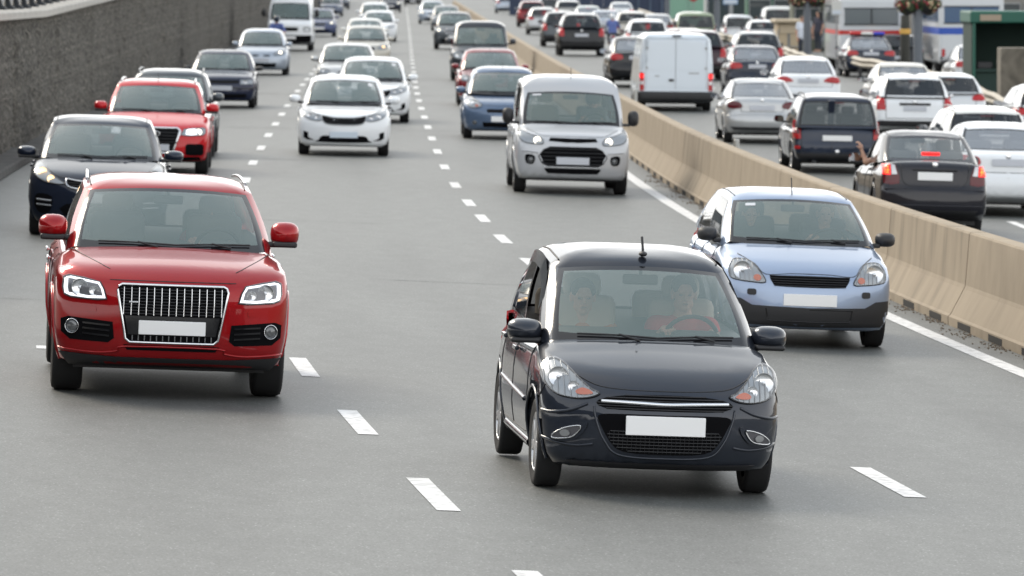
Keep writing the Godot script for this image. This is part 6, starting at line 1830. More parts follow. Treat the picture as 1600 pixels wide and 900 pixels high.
func build_street() -> void:
	var land := MB.new()
	land.faceto([Vector3(-2500, -4.0, 400), Vector3(2500, -4.0, 400), Vector3(2500, -4.0, -2600), Vector3(-2500, -4.0, -2600)], Vector3.UP)
	struct("ground", land.mesh(), mat("dry_ground", Color(0.16, 0.15, 0.12), 0.95))
	var line_paint := tri_mat("road_paint", noise_tex(0.09, 3, [g(0.42), g(0.60), g(0.70), g(0.73)], 128, false, 4), Vector3(0.9, 0.9, 0.9), 0.6)
	# ---- painted lines
	var marks := [["lane_line", [[-100, -3.45], [-60, -3.5], [-49, -3.5], [-43, -3.43], [-37, -3.37], [-31, -3.28]], [-31.0, -36.85, -42.7, -48.6, -54.6, -60.8, -67.0, -73.4, -80.0, -86.6, -93.0], 8.85, 0.15], ["lane_line", [[-100, -0.06], [-30, -0.06]], [-39.2, -50.8, -56.6, -62.5, -68.5, -74.7, -80.9, -86.3, -93.4], 8.6, 0.15], ["lane_line", [[-100, 9.02], [-30, 9.02]], [-62.0, -70.0, -77.5, -85.1, -92.8, -100.5], 8.5, 0.15], ["lane_line", [[-100, 11.7], [-30, 11.7]], [-86.0, -94.0], 8.5, 0.15]]
	for q in marks:
		var base := Node3D.new()
		base.name = numbered(q[0])
		add_child(base)
		base.set_meta("kind", "structure")
		var zs: Array = q[2].duplicate()
		while zs[-1] > -520.0: zs.append(zs[-1] - q[3])
		for z in zs:
			var long: float = 2.3 if z > -60.0 else 2.4 if z > -110.0 else 2.7
			part("dash", strip(z + long / 2, z - long / 2, lin(q[1], z), q[4], 0.004, 3).mesh(), line_paint, base)
	struct("edge_line", strip(20.0, -560.0, 3.10, 0.19, 0.004, 260).mesh(), line_paint)
	struct("edge_line", strip(20.0, -560.0, 4.75, 0.16, 0.004, 260).mesh(), line_paint)
	var old := MB.new()
	old.add(strip(-49.6, -50.0, -5.70, 0.11, 0.004, 1))
	struct("worn_line", old.mesh(), line_paint)
	# ---- filled seams and cracks across the lanes
	var tar := mat("tar_seam", Color(0.09, 0.09, 0.088), 0.8)
	var cr := RandomNumberGenerator.new()
	cr.seed = 8
	for q in [[-57.0, -7.0, -4.6, 0.022], [-104.0, -5.2, -2.0, 0.07], [-78.0, -3.9, -1.5, 0.03], [-63.5, -2.2, 0.6, 0.03], [-125.0, -4.8, 1.0, 0.08], [-160.0, -6.8, 1.0, 0.12]]:
		var m2 := MB.new()
		var rows := [[], []]
		var zz: float = q[0]
		var steps := int((q[2] - q[1]) / 0.12)
		for i in steps + 1:
			var off: float = lerpf(q[1], q[2], float(i) / steps)
			zz += cr.randf_range(-0.05, 0.05)
			var hw: float = q[3] * cr.randf_range(0.25, 0.8)
			rows[0].append(road(off, zz - hw, 0.003))
			rows[1].append(road(off, zz + hw, 0.003))
		m2.grid(rows, false, Vector3.UP)
		struct("road_crack", m2.mesh(), tar)
	# ---- concrete barrier in segments, each with gaps for the water under it
	var ctex := noise_tex(0.03, 5, [Color(0.2666, 0.2150, 0.1548).linear_to_srgb(), Color(0.3038, 0.2450, 0.1764).linear_to_srgb(), Color(0.3224, 0.2600, 0.1872).linear_to_srgb(), Color(0.3472, 0.2800, 0.2016).linear_to_srgb()], 256, false, 7)
	var conc := tri_mat("cast_concrete", ctex, Vector3(0.3, 0.2, 0.3), 0.85, noise_tex(0.2, 3, [Color.BLACK, Color.WHITE], 128, false, 8), 0.25)
	var conc_old := tri_mat("stained_concrete", noise_tex(0.03, 5, [Color(0.1984, 0.1600, 0.1152).linear_to_srgb(), Color(0.2790, 0.2250, 0.1620).linear_to_srgb(), Color(0.3162, 0.2550, 0.1836).linear_to_srgb(), Color(0.3472, 0.2800, 0.2016).linear_to_srgb()], 256, false, 17), Vector3(0.3, 0.1, 0.3), 0.85)
	var prof := V([0.0, 0.0, 0.0, 0.09, 0.025, 0.11, 0.16, 0.37, 0.175, 0.41, 0.215, 0.93, 0.23, 0.95, 0.39, 0.95, 0.405, 0.93, 0.445, 0.41, 0.46, 0.37, 0.595, 0.11, 0.62, 0.09, 0.62, -0.4, 0.0, -0.02])
	var foot := 3.55
	var z := -41.0
	var bn := 0
	var slot_mat := mat("dark_gap", Color(0.012, 0.011, 0.01), 0.9)
	while z > -470.0:
		var ln := 6.0 if z > -250.0 else 12.0
		var near := {1: "cut off by the right edge", 2: "beside the front of the light blue hatchback", 4: "just behind the light blue hatchback", 8: "right of the white-silver van", 13: "right of the mid blue hatchback", 18: "right of the dark red saloon", 23: "right of the dark grey minivan"}
		var o := thing("barrier_segment", "concrete barrier segment %s" % near.get(bn, "in the long line between the two carriageways"), "barrier", "concrete barrier segments along the median")
		part("concrete_body", sweep(prof, foot, z, z - ln + 0.04, 2.0).mesh(), conc_old if bn % 5 == 3 else conc, o)
		if z > -110.0:
			for i in 3:
				var zz := z - 0.9 - 2.0 * i
				var m := sweep(V([-0.003, 0.006, -0.003, 0.074, 0.02, 0.074, 0.02, 0.006]), foot, zz + 0.42, zz - 0.42, 0.3)
				part("drain_slot", m.mesh(), slot_mat, o)
		z -= ln
		bn += 1
	var galv := mat("galvanised_steel", Color(0.42, 0.42, 0.40), 0.45, 0.55)
	for q in [[4.32, -91.0], [4.32, -123.0]]:
		var m := MB.new()
		m.lathe(V([0.045, 0.0, 0.045, 1.28, 0.03, 1.3, 0.001, 1.3]), road(q[0], q[1]), Basis.IDENTITY, 12)
		var o := part("marker_post", m.mesh(), galv, self)
		tag(o, "short grey steel post behind the barrier in front of the %s" % ["braking black saloon", "silver saloon"][0 if q[1] > -100 else 1], "post", "steel posts behind the barrier")
	# ---- dirt and grit gathered at the foot of the barrier
	var rnd := RandomNumberGenerator.new()
	rnd.seed = 21
	var grit := MB.new()
	grit.rbox(Vector3.ZERO, Vector3(0.03, 0.018, 0.024), 0.007, 1)
	var mm := MultiMesh.new()
	mm.transform_format = MultiMesh.TRANSFORM_3D
	mm.mesh = grit.mesh()
	mm.instance_count = 1500
	for i in mm.instance_count:
		var heap := int(rnd.randf() * 26.0)
		var zz := -46.0 - 2.1 * heap - absf(rnd.randfn()) * 0.7 - rnd.randf() * 0.9
		var off := 3.545 - 0.10 * absf(rnd.randfn()) * (0.5 + fposmod(heap * 0.37, 1.0))
		mm.set_instance_transform(i, Transform3D(Basis(Vector3.UP, rnd.randf() * TAU).scaled(Vector3.ONE * rnd.randf_range(0.15, 0.9)), road(off, zz, 0.006)))
	var gi := MultiMeshInstance3D.new()
	gi.name = "grit"
	gi.multimesh = mm
	gi.material_override = mat("grit_stone", Color(0.19, 0.15, 0.11), 0.95)
	add_child(gi)
	tag(gi, "brown grit and litter along the foot of the barrier", "grit")
	gi.set_meta("kind", "stuff")
	# ---- stone retaining wall with kerb, pale coping and iron railing
	stone_wall()
	# ---- guard rails beyond the outer lanes
	guard_rail([[13.2, -188.0], [13.6, -205.0], [14.0, -219.0], [14.1, -262.0], [15.0, -320.0], [16.0, -370.0], [17.2, -430.0]], "rust-stained steel guard rail curving behind the far outer lane", true)
	guard_rail([[13.6, -120.0], [14.0, -136.0], [14.6, -150.0], [15.2, -166.0], [15.0, -180.0], [14.7, -194.0]], "steel guard rail in front of the green market stall and side road", false)

func wall_rise(z: float) -> float:   # the wall grows taller as the upper street climbs
	return minf(0.0075 * maxf(0.0, -z - 112.0), 1.6)

func stone_wall() -> void:
	var n := FastNoiseLite.new()
	n.seed = 31
	n.frequency = 1.6
	n.fractal_octaves = 4
	var rough := tri_mat("rough_stone", noise_tex(0.07, 5, [g(0.022, 0.07), g(0.066, 0.08), g(0.125, 0.08), g(0.27, 0.09)], 256, false, 33), Vector3(0.8, 0.8, 0.8), 0.95, noise_tex(0.12, 4, [Color.BLACK, Color.WHITE], 256, false, 34), 3.0)
	var w := thing("retaining_wall", "dark rough stone retaining wall with pale coping along the left of the road", "wall")
	var top := 2.42
	var z := -60.0
	var i := 0
	while z > -600.0:
		var ln := 7.2
		var cell := 0.14 if z > -190.0 else 0.3 if z > -300.0 else 0.9
		var rows := []
		var nv := int(top / cell)
		var nu := int(ln / (cell * 1.6))
		for a in nv + 1:
			var row := []
			for b in nu + 1:
				var u := float(b) / nu
				var zz := z - 0.05 - (ln - 0.10) * u
				var y := top * a / nv
				var edge := minf(u, 1.0 - u) * ln
				var bump := 0.08 * n.get_noise_2d(zz * 1.3, y * 1.5) + 0.09 * n.get_noise_2d(zz * 4.0, y * 4.0 + 50.0) - 0.12 * exp(-edge * 9.0) + (0.04 if i % 2 == 0 else 0.0)
				row.append(road(-7.75 + bump, zz, y * (top + wall_rise(zz)) / top))
			rows.append(row)
		var m := MB.new()
		m.grid(rows, false, Vector3.RIGHT)
		part("wall_panel", m.mesh(), rough, w)
		z -= ln
		i += 1
	var core := sweep(V([-1.2, -0.3, -0.16, -0.3, -0.16, top, -1.2, top]), -7.75, -60.0, -600.0, 6.0, true)
	part("wall_core", core.mesh(), rough, w)
	var pale := tri_mat("pale_coping_stone", noise_tex(0.05, 4, [g(0.30, 0.05), g(0.42, 0.05), g(0.50, 0.05)], 128, false, 36), Vector3(0.6, 0.6, 0.6), 0.85)
	z = -60.0
	while z > -420.0:
		part("coping_stone", sweep(V([0.14, top + 0.002, 0.155, top + 0.02, 0.15, top + 0.13, 0.12, top + 0.16, -0.75, top + 0.19, -0.75, top + 0.002]), -7.75, z, z - 3.98, 2.0, true).mesh(), pale, w)
		z -= 4.0
	var kerb := sweep(V([0.52, 0.0, 0.51, 0.10, 0.47, 0.125, -0.1, 0.15, -0.1, 0.0]), -7.75, -20.0, -600.0, 4.0)
	struct("kerb", kerb.mesh(), tri_mat("dirty_kerb", noise_tex(0.04, 5, [g(0.035), g(0.06, 0.03), g(0.10, 0.05)], 128, false, 38), Vector3(0.5, 0.5, 0.5), 0.95))
	# railing
	var iron := mat("black_iron", Color(0.012, 0.013, 0.015), 0.5, 0.4)
	var r := thing("iron_railing", "black iron railing with flared feet on top of the stone wall", "railing")
	var post := MB.new()
	post.lathe(V([0.16, 0.0, 0.15, 0.03, 0.07, 0.09, 0.05, 0.16, 0.035, 0.2, 0.03, 1.0, 0.05, 1.05, 0.001, 1.1]), Vector3.ZERO, Basis.IDENTITY, 10)
	var pm := post.mesh()
	z = -70.0
	while z > -330.0:
		part("railing_post", pm, iron, r, Transform3D(Basis.IDENTITY, road(-8.05, z, top + 0.165 + wall_rise(z))))
		z -= 2.6
	for y in [0.27, 0.40, 0.95]:
		var path := []
		z = -70.0
		while z > -332.0:
			path.append(road(-8.05, z, top + 0.165 + y + wall_rise(z)))
			z -= 2.6
		var m := MB.new()
		m.tube(path, 0.022, 6)
		part("rail", m.mesh(), iron, r)
	# the raised ground behind it
	struct("upper_pavement", sweep(V([-0.74, top + 0.1, -30.0, top + 0.15]), -7.75, 20.0, -620.0, 10.0, true).mesh(), tri_mat("upper_paving", noise_tex(0.05, 4, [g(0.10), g(0.14), g(0.17)], 128, false, 40), Vector3(0.4, 0.4, 0.4)))

func guard_rail(pts: Array, label: String, ended: bool) -> void:
	var o := thing("guard_rail", label, "guard rail")
	var rail := tri_mat("weathered_rail", noise_tex(0.05, 4, [g(0.20, 0.22), g(0.33, 0.12), g(0.45, 0.05)], 128, false, 50), Vector3(0.6, 1.2, 0.6), 0.6)
	var zs := []
	var z: float = pts[0][1]
	while z > pts[-1][1]:
		zs.append(z)
		z -= 1.5
	var at := func(zz: float) -> float:
		for i in pts.size() - 1:
			if zz <= pts[i][1] and zz >= pts[i + 1][1]: return lerpf(pts[i][0], pts[i + 1][0], (zz - pts[i][1]) / (pts[i + 1][1] - pts[i][1]))
		return pts[-1][0]
	var prof := V([0.0, 0.44, -0.02, 0.46, -0.085, 0.50, -0.085, 0.54, -0.02, 0.58, 0.0, 0.60, -0.02, 0.62, -0.085, 0.66, -0.085, 0.70, -0.02, 0.74, 0.0, 0.76])
	var rows := []
	for q in prof:
		var row := []
		for k in zs.size(): row.append(road(at.call(zs[k]), zs[k]) + Vector3(q.x * 1.2, q.y + (0.02 * sin(zs[k] * 0.9)), 0))
		rows.append(row)
	var m := MB.new()
	m.grid(rows, false, Vector3.LEFT)
	part("beam", m.mesh(), rail, o)
	var pm := MB.new()
	pm.box(Vector3(0.005, 0.0, -0.05), Vector3(0.12, 0.74, 0.05))
	var mesh := pm.mesh()
	for k in range(0, zs.size(), 2): part("post", mesh, M.steel_dark, o, Transform3D(Basis.IDENTITY, road(at.call(zs[k]), zs[k])))
	if ended:
		var e := MB.new()
		var p := road(pts[0][0], pts[0][1])
		e.rbox(p + Vector3(-0.06, 0.58, 0.16), Vector3(0.2, 0.42, 0.36), 0.09, 3)
		part("end_cap", e.mesh(), mat("pinkish_paint", Color(0.50, 0.33, 0.33), 0.6), o)

func build_traffic() -> void:
	var white := paint(Color(0.78, 0.80, 0.82), 0.0, 0.4)
	var pearl := paint(Color(0.72, 0.72, 0.69), 0.1)
	var silver := paint(Color(0.45, 0.46, 0.47), 0.55)
	var silver_blue := paint(Color(0.40, 0.45, 0.52), 0.45)
	var beige := paint(Color(0.48, 0.46, 0.41), 0.3)
	var navy := paint(Color(0.012, 0.018, 0.035), 0.2)
	var black := paint(Color(0.010, 0.011, 0.014), 0.15)
	var grey := paint(Color(0.07, 0.08, 0.09), 0.4)
	var dark_red := paint(Color(0.20, 0.012, 0.018), 0.3)
	var L := "oncoming cars in the lane beside the stone wall"
	var C := "oncoming cars in the middle lane"
	var R := "oncoming cars in the lane beside the concrete barrier"
	var N := "cars driving away next to the concrete barrier"
	var O := "cars driving away in the outer lanes"
	# ---- coming on
	place(kind_small_hatch(), "hatchback_car", "dark blue-grey hatchback closest to the viewer, with chrome grille bar and lowered side window", "car", paint(Color(0.026, 0.031, 0.043), 0.5), -1.85, -37.9, true, {"group": C})
	place(kind_big_suv(), "suv_car", "dark red off-roader with tall chrome-framed grille of upright slats", "car", paint(Color(0.32, 0.007, 0.010), 0.4), -4.77, -45.0, true, {"group": L, "slim": 0.97})
	var fiesta := place(kind_blue_hatch(), "hatchback_car", "light metallic blue hatchback with black mirrors beside the concrete barrier", "car", paint(Color(0.29, 0.36, 0.49), 0.6), 1.48, -54.7, true, {"group": R, "scale": 0.97})
	place(kind_dark_hatch(), "hatchback_car", "dark navy hatchback with chrome-edged narrow grille behind the red off-roader", "car", navy, -5.27, -71.5, true, {"group": L, "lamp_left": "fog_lit"})
	place(kind_red_suv(), "suv_car", "bright red off-roader with roof rails behind the dark navy hatchback", "car", paint(Color(0.50, 0.008, 0.014), 0.1), -5.0, -95.4, true, {"group": L, "lamp_right": "lamp_lit", "plate_front": M.plate_grey, "tall": 0.95})
	var suv := kind_suv()
	var sedan := kind_sedan()
	var hatch := kind_hatch()
	var wsed := kind_white_sedan()
	place(suv, "suv_car", "dark grey estate car hidden close behind the bright red off-roader", "car", grey, -5.05, -104.6, true, {"group": L, "scale": 0.95})
	place(kind_old_sedan(), "sedan_car", "old dark blue saloon with bare square headlights near the stone wall", "car", paint(Color(0.012, 0.018, 0.045), 0.2), -5.03, -143.3, true, {"group": L, "plate_front": M.plate_grey})
	place(hatch, "hatchback_car", "silver-blue hatchback with one bright headlight near the stone wall", "car", silver_blue, -5.05, -188.0, true, {"group": L, "lamp_right": "lamp_lit", "plate_front": M.plate_grey})
	place(kind_cab_van(), "delivery_van", "tall white delivery van with black bumper close to the stone wall", "van", white, -5.2, -244.3, true, {"group": L})
	place(sedan, "sedan_car", "blue saloon with lit lamps just right of the tall white van", "car", paint(Color(0.05, 0.07, 0.16), 0.3), -4.7, -296.0, true, {"group": L, "lamp_right": "lamp_lit", "scale": 0.98})
	place(hatch, "hatchback_car", "dark car with pale bonnet far behind the tall white van", "car", paint(Color(0.10, 0.12, 0.17), 0.5), -5.7, -424.0, true, {"group": L})
	place(sedan, "sedan_car", "farthest dark saloon in the lane by the stone wall", "car", navy, -5.9, -500.0, true, {"group": L, "lamp_left": "lamp_lit"})
	place(wsed, "sedan_car", "white saloon with black grille, first of the white cars in the middle lane", "car", white, -1.86, -107.5, true, {"group": C, "plate_front": M.plate_pale})
	place(wsed, "sedan_car", "white saloon half hidden behind the first white saloon", "car", white, -1.30, -131.5, true, {"group": C, "plate_front": M.plate_pale})
	var rsed := kind_round_sedan()
	place(rsed, "sedan_car", "silver saloon with black mirror behind the two white saloons", "car", silver, -2.02, -158.5, true, {"group": C})
	place(sedan, "sedan_car", "beige saloon with one lit headlight and black mirrors in the middle lane", "car", beige, -1.76, -206.0, true, {"group": C, "lamp_right": "fog_lit"})
	place(sedan, "sedan_car", "cream-white saloon behind the beige saloon in the middle lane", "car", pearl, -1.98, -237.0, true, {"group": C})
	place(hatch, "hatchback_car", "white hatchback whose right flank sticks out of the middle lane queue", "car", white, -1.60, -278.0, true, {"group": C})
	place(suv, "suv_car", "tall white off-roader with spread mirrors at the far end of the middle lane queue", "car", white, -2.0, -318.0, true, {"group": C})
	place(hatch, "hatchback_car", "dark blue car with one lit headlight beyond the white off-roader", "car", navy, -1.41, -470.0, true, {"group": C, "lamp_right": "lamp_lit"})
	place(sedan, "sedan_car", "black car straddling the far lane line at the top", "car", black, 0.58, -555.0, true, {"group": C})
	place(kind_small_van(), "people_van", "white-silver van with two lit headlights and black mirrors beside the barrier", "van", paint(Color(0.50, 0.51, 0.53), 0.25), 1.70, -91.5, true, {"group": R, "lamp_left": "lamp_lit", "lamp_right": "lamp_lit", "plate_front": M.plate_grey})
	place(kind_tall_hatch(), "hatchback_car", "mid blue hatchback with rounded bonnet behind the white-silver van", "car", paint(Color(0.11, 0.16, 0.25), 0.35), 1.42, -120.0, true, {"group": R, "tall": 0.97})
	place(sedan, "sedan_car", "dark red saloon behind the mid blue hatchback", "car", dark_red, 1.75, -149.0, true, {"group": R})
	var mv := kind_minivan()
	place(mv, "minivan", "dark grey minivan with blue-lit mirror next to the barrier", "van", paint(Color(0.045, 0.048, 0.056), 0.35), 2.02, -182.5, true, {"group": R})
	place(suv, "suv_car", "dark off-roader with one lit headlight and fog lamp behind the minivan", "car", grey, 1.85, -254.0, true, {"group": R, "lamp_left": "lamp_lit"})
	place(sedan, "sedan_car", "grey saloon between the off-roader with fog lamp and the farthest silver car", "car", paint(Color(0.22, 0.23, 0.24), 0.4), 2.05, -330.0, true, {"group": R})
	place(hatch, "hatchback_car", "silver hatchback with glaring headlight, last in the lane by the barrier", "car", silver_blue, 1.46, -372.0, true, {"group": R, "lamp_left": "lamp_lit"})
	# ---- driving away
	place(kind_dark_sedan(), "sedan_car", "black saloon braking with amber indicators, a bare arm out of its window", "car", paint(Color(0.014, 0.014, 0.02), 0.2), 7.04, -88.5, false, {"group": N, "high_brake": "tail_lit", "plate_rear": M.plate, "tall": 1.07, "slim": 0.95})
	place(sedan, "sedan_car", "white saloon cut off at the right edge, with lion-like silver badge on its boot", "car", white, 9.15, -96.5, false, {"group": O, "scale": 1.05})
	place(suv, "suv_car", "white estate with silver roof rails in front of the cut-off white saloon", "car", pearl, 9.9, -106.0, false, {"group": O, "tall": 0.95})
	place(kind_tall_estate(), "people_carrier", "dark navy people carrier with double rear doors and black roof rails", "car", paint(Color(0.016, 0.024, 0.045), 0.3), 7.78, -113.4, false, {"group": N, "plate_rear": M.plate, "tall": 0.93})
	place(rsed, "sedan_car", "silver saloon with dark oval rear lamps behind the median barrier", "car", silver, 7.40, -129.3, false, {"group": N})
	place(suv, "suv_car", "white off-roader with dark rear window and roof rails in the outer lane", "car", white, 11.1, -132.5, false, {"group": O, "tall": 0.93})
	place(hatch, "hatchback_car", "silver-white hatchback right beside the white off-roader", "car", paint(Color(0.60, 0.62, 0.64), 0.3), 12.5, -138.0, false, {"group": O, "tall": 0.96})
	place(sedan, "sedan_car", "pale beige saloon whose roof shows above the white off-roader", "car", beige, 12.2, -146.5, false, {"group": O})
	place(hatch, "hatchback_car", "white hatchback with dark rear window cut off by the right edge near the guard rail", "car", white, 13.5, -126.3, false, {"group": O, "tail_left": "red_lens"})
	place(kind_panel_van(), "panel_van", "tall white panel van seen from behind with blind double doors", "van", paint(Color(0.66, 0.72, 0.78), 0.0, 0.45), 6.69, -152.8, false, {"group": N, "tall": 0.87})
	place(wsed, "sedan_car", "clean white saloon with slim red lamps right of the panel van", "car", white, 10.09, -151.5, false, {"group": O, "scale": 1.04, "tall": 0.97})
	place(sedan, "sedan_car", "dark saloon between the panel van and the clean white saloon", "car", navy, 9.85, -168.5, false, {"group": O})
	place(suv, "suv_car", "dark off-roader with sunlit roof before the curving guard rail", "car", grey, 11.6, -196.0, false, {"group": O, "tail_right": "tail_lit", "tall": 0.93})
	place(suv, "suv_car", "dark maroon-striped off-roader just right of the panel van roof", "car", paint(Color(0.03, 0.012, 0.02), 0.2), 9.2, -188.0, false, {"group": O})
	place(sedan, "sedan_car", "black saloon with broad red lamp left of the panel van", "car", black, 6.72, -176.5, false, {"group": N, "tail_left": "tail_lit", "scale": 1.06})
	place(suv, "suv_car", "big black off-roader with four red lamps beside the barrier", "car", black, 6.96, -239.0, false, {"group": N, "scale": 1.08})
	place(suv, "suv_car", "dark off-roader overlapped by the big black off-roader", "car", grey, 6.9, -267.0, false, {"group": N, "tail_left": "tail_lit"})
	place(hatch, "hatchback_car", "silver hatchback ahead of the two dark off-roaders by the barrier", "car", silver, 7.24, -316.5, false, {"group": N})
	place(suv, "suv_car", "dark off-roader with red flank ahead of the silver hatchback", "car", dark_red, 7.6, -359.0, false, {"group": N, "tail_left": "tail_lit"})
	place(hatch, "hatchback_car", "pale blue hatchback farthest along the barrier", "car", silver_blue, 8.0, -470.0, false, {"group": N})
	place(suv, "suv_car", "white off-roader with rounded dark rear window above the panel van", "car", white, 9.27, -229.0, false, {"group": O})
	place(sedan, "sedan_car", "pinkish white saloon whose roof shows above the panel van", "car", paint(Color(0.70, 0.62, 0.60), 0.1), 9.9, -211.0, false, {"group": O})
	place(sedan, "sedan_car", "silver saloon in front of the green van far away", "car", silver, 12.0, -282.0, false, {"group": O})
	place(suv, "suv_car", "gold-grey off-roader in the far outer lane behind the rider in blue", "car", beige, 10.7, -280.0, false, {"group": O, "tail_left": "tail_lit", "scale": 0.97})
	place(sedan, "sedan_car", "silver saloon with bluish window left of the gold-grey off-roader", "car", silver_blue, 10.3, -305.0, false, {"group": O, "tail_left": "amber_lit"})
	place(sedan, "sedan_car", "pale green-white saloon with pink high brake lamp far off", "car", paint(Color(0.62, 0.68, 0.66), 0.1), 10.56, -342.0, false, {"group": O, "high_brake": "tail_lit"})
	place(suv, "suv_car", "cream off-roader with dark window near the dark blue hoarding", "car", pearl, 10.3, -374.0, false, {"group": O})
	place(mv, "minivan", "silver minivan left of the cream off-roader", "van", silver, 9.9, -405.0, false, {"group": O, "scale": 0.9})
	place(sedan, "sedan_car", "white saloon directly below the dark blue hoarding", "car", white, 14.2, -386.0, false, {"group": O})
	place(mv, "minivan", "sage green van with wide dark rear window", "van", paint(Color(0.27, 0.33, 0.22), 0.0, 0.5), 12.6, -257.0, false, {"group": O, "tall": 0.93})
	place(sedan, "police_car", "dark patrol car with red and blue light bar on its roof", "car", navy, 15.5, -197.0, false, {"group": O, "scale": 1.02, "tall": 0.93})
	place(hatch, "hatchback_car", "black hatchback beside the patrol car in front of the red-striped bus", "car", black, 17.3, -206.0, false, {"group": O, "tall": 0.94})
	place(sedan, "sedan_car", "silver saloon on the side road under the hanging flowers", "car", silver, 16.95, -174.0, false, {"group": "vehicles on the side road"})
	place(mv, "minivan", "cream delivery van parked left of the red-striped bus", "van", pearl, 18.4, -288.0, false, {"group": "vehicles on the side road"})
	place(hatch, "hatchback_car", "blue-grey hatchback parked beyond the beige kiosk", "car", silver_blue, 19.4, -258.0, false, {"group": "vehicles on the side road"})
	place(mv, "minivan", "white minibus with pink stripe behind the flower-topped posts", "van", white, 15.7, -277.0, false, {"group": "vehicles on the side road", "scale": 0.8})
	place(suv, "suv_car", "white off-roader with red lamp next to the beige kiosk", "car", white, 15.9, -262.0, false, {"group": "vehicles on the side road", "tail_left": "tail_lit", "scale": 0.85})

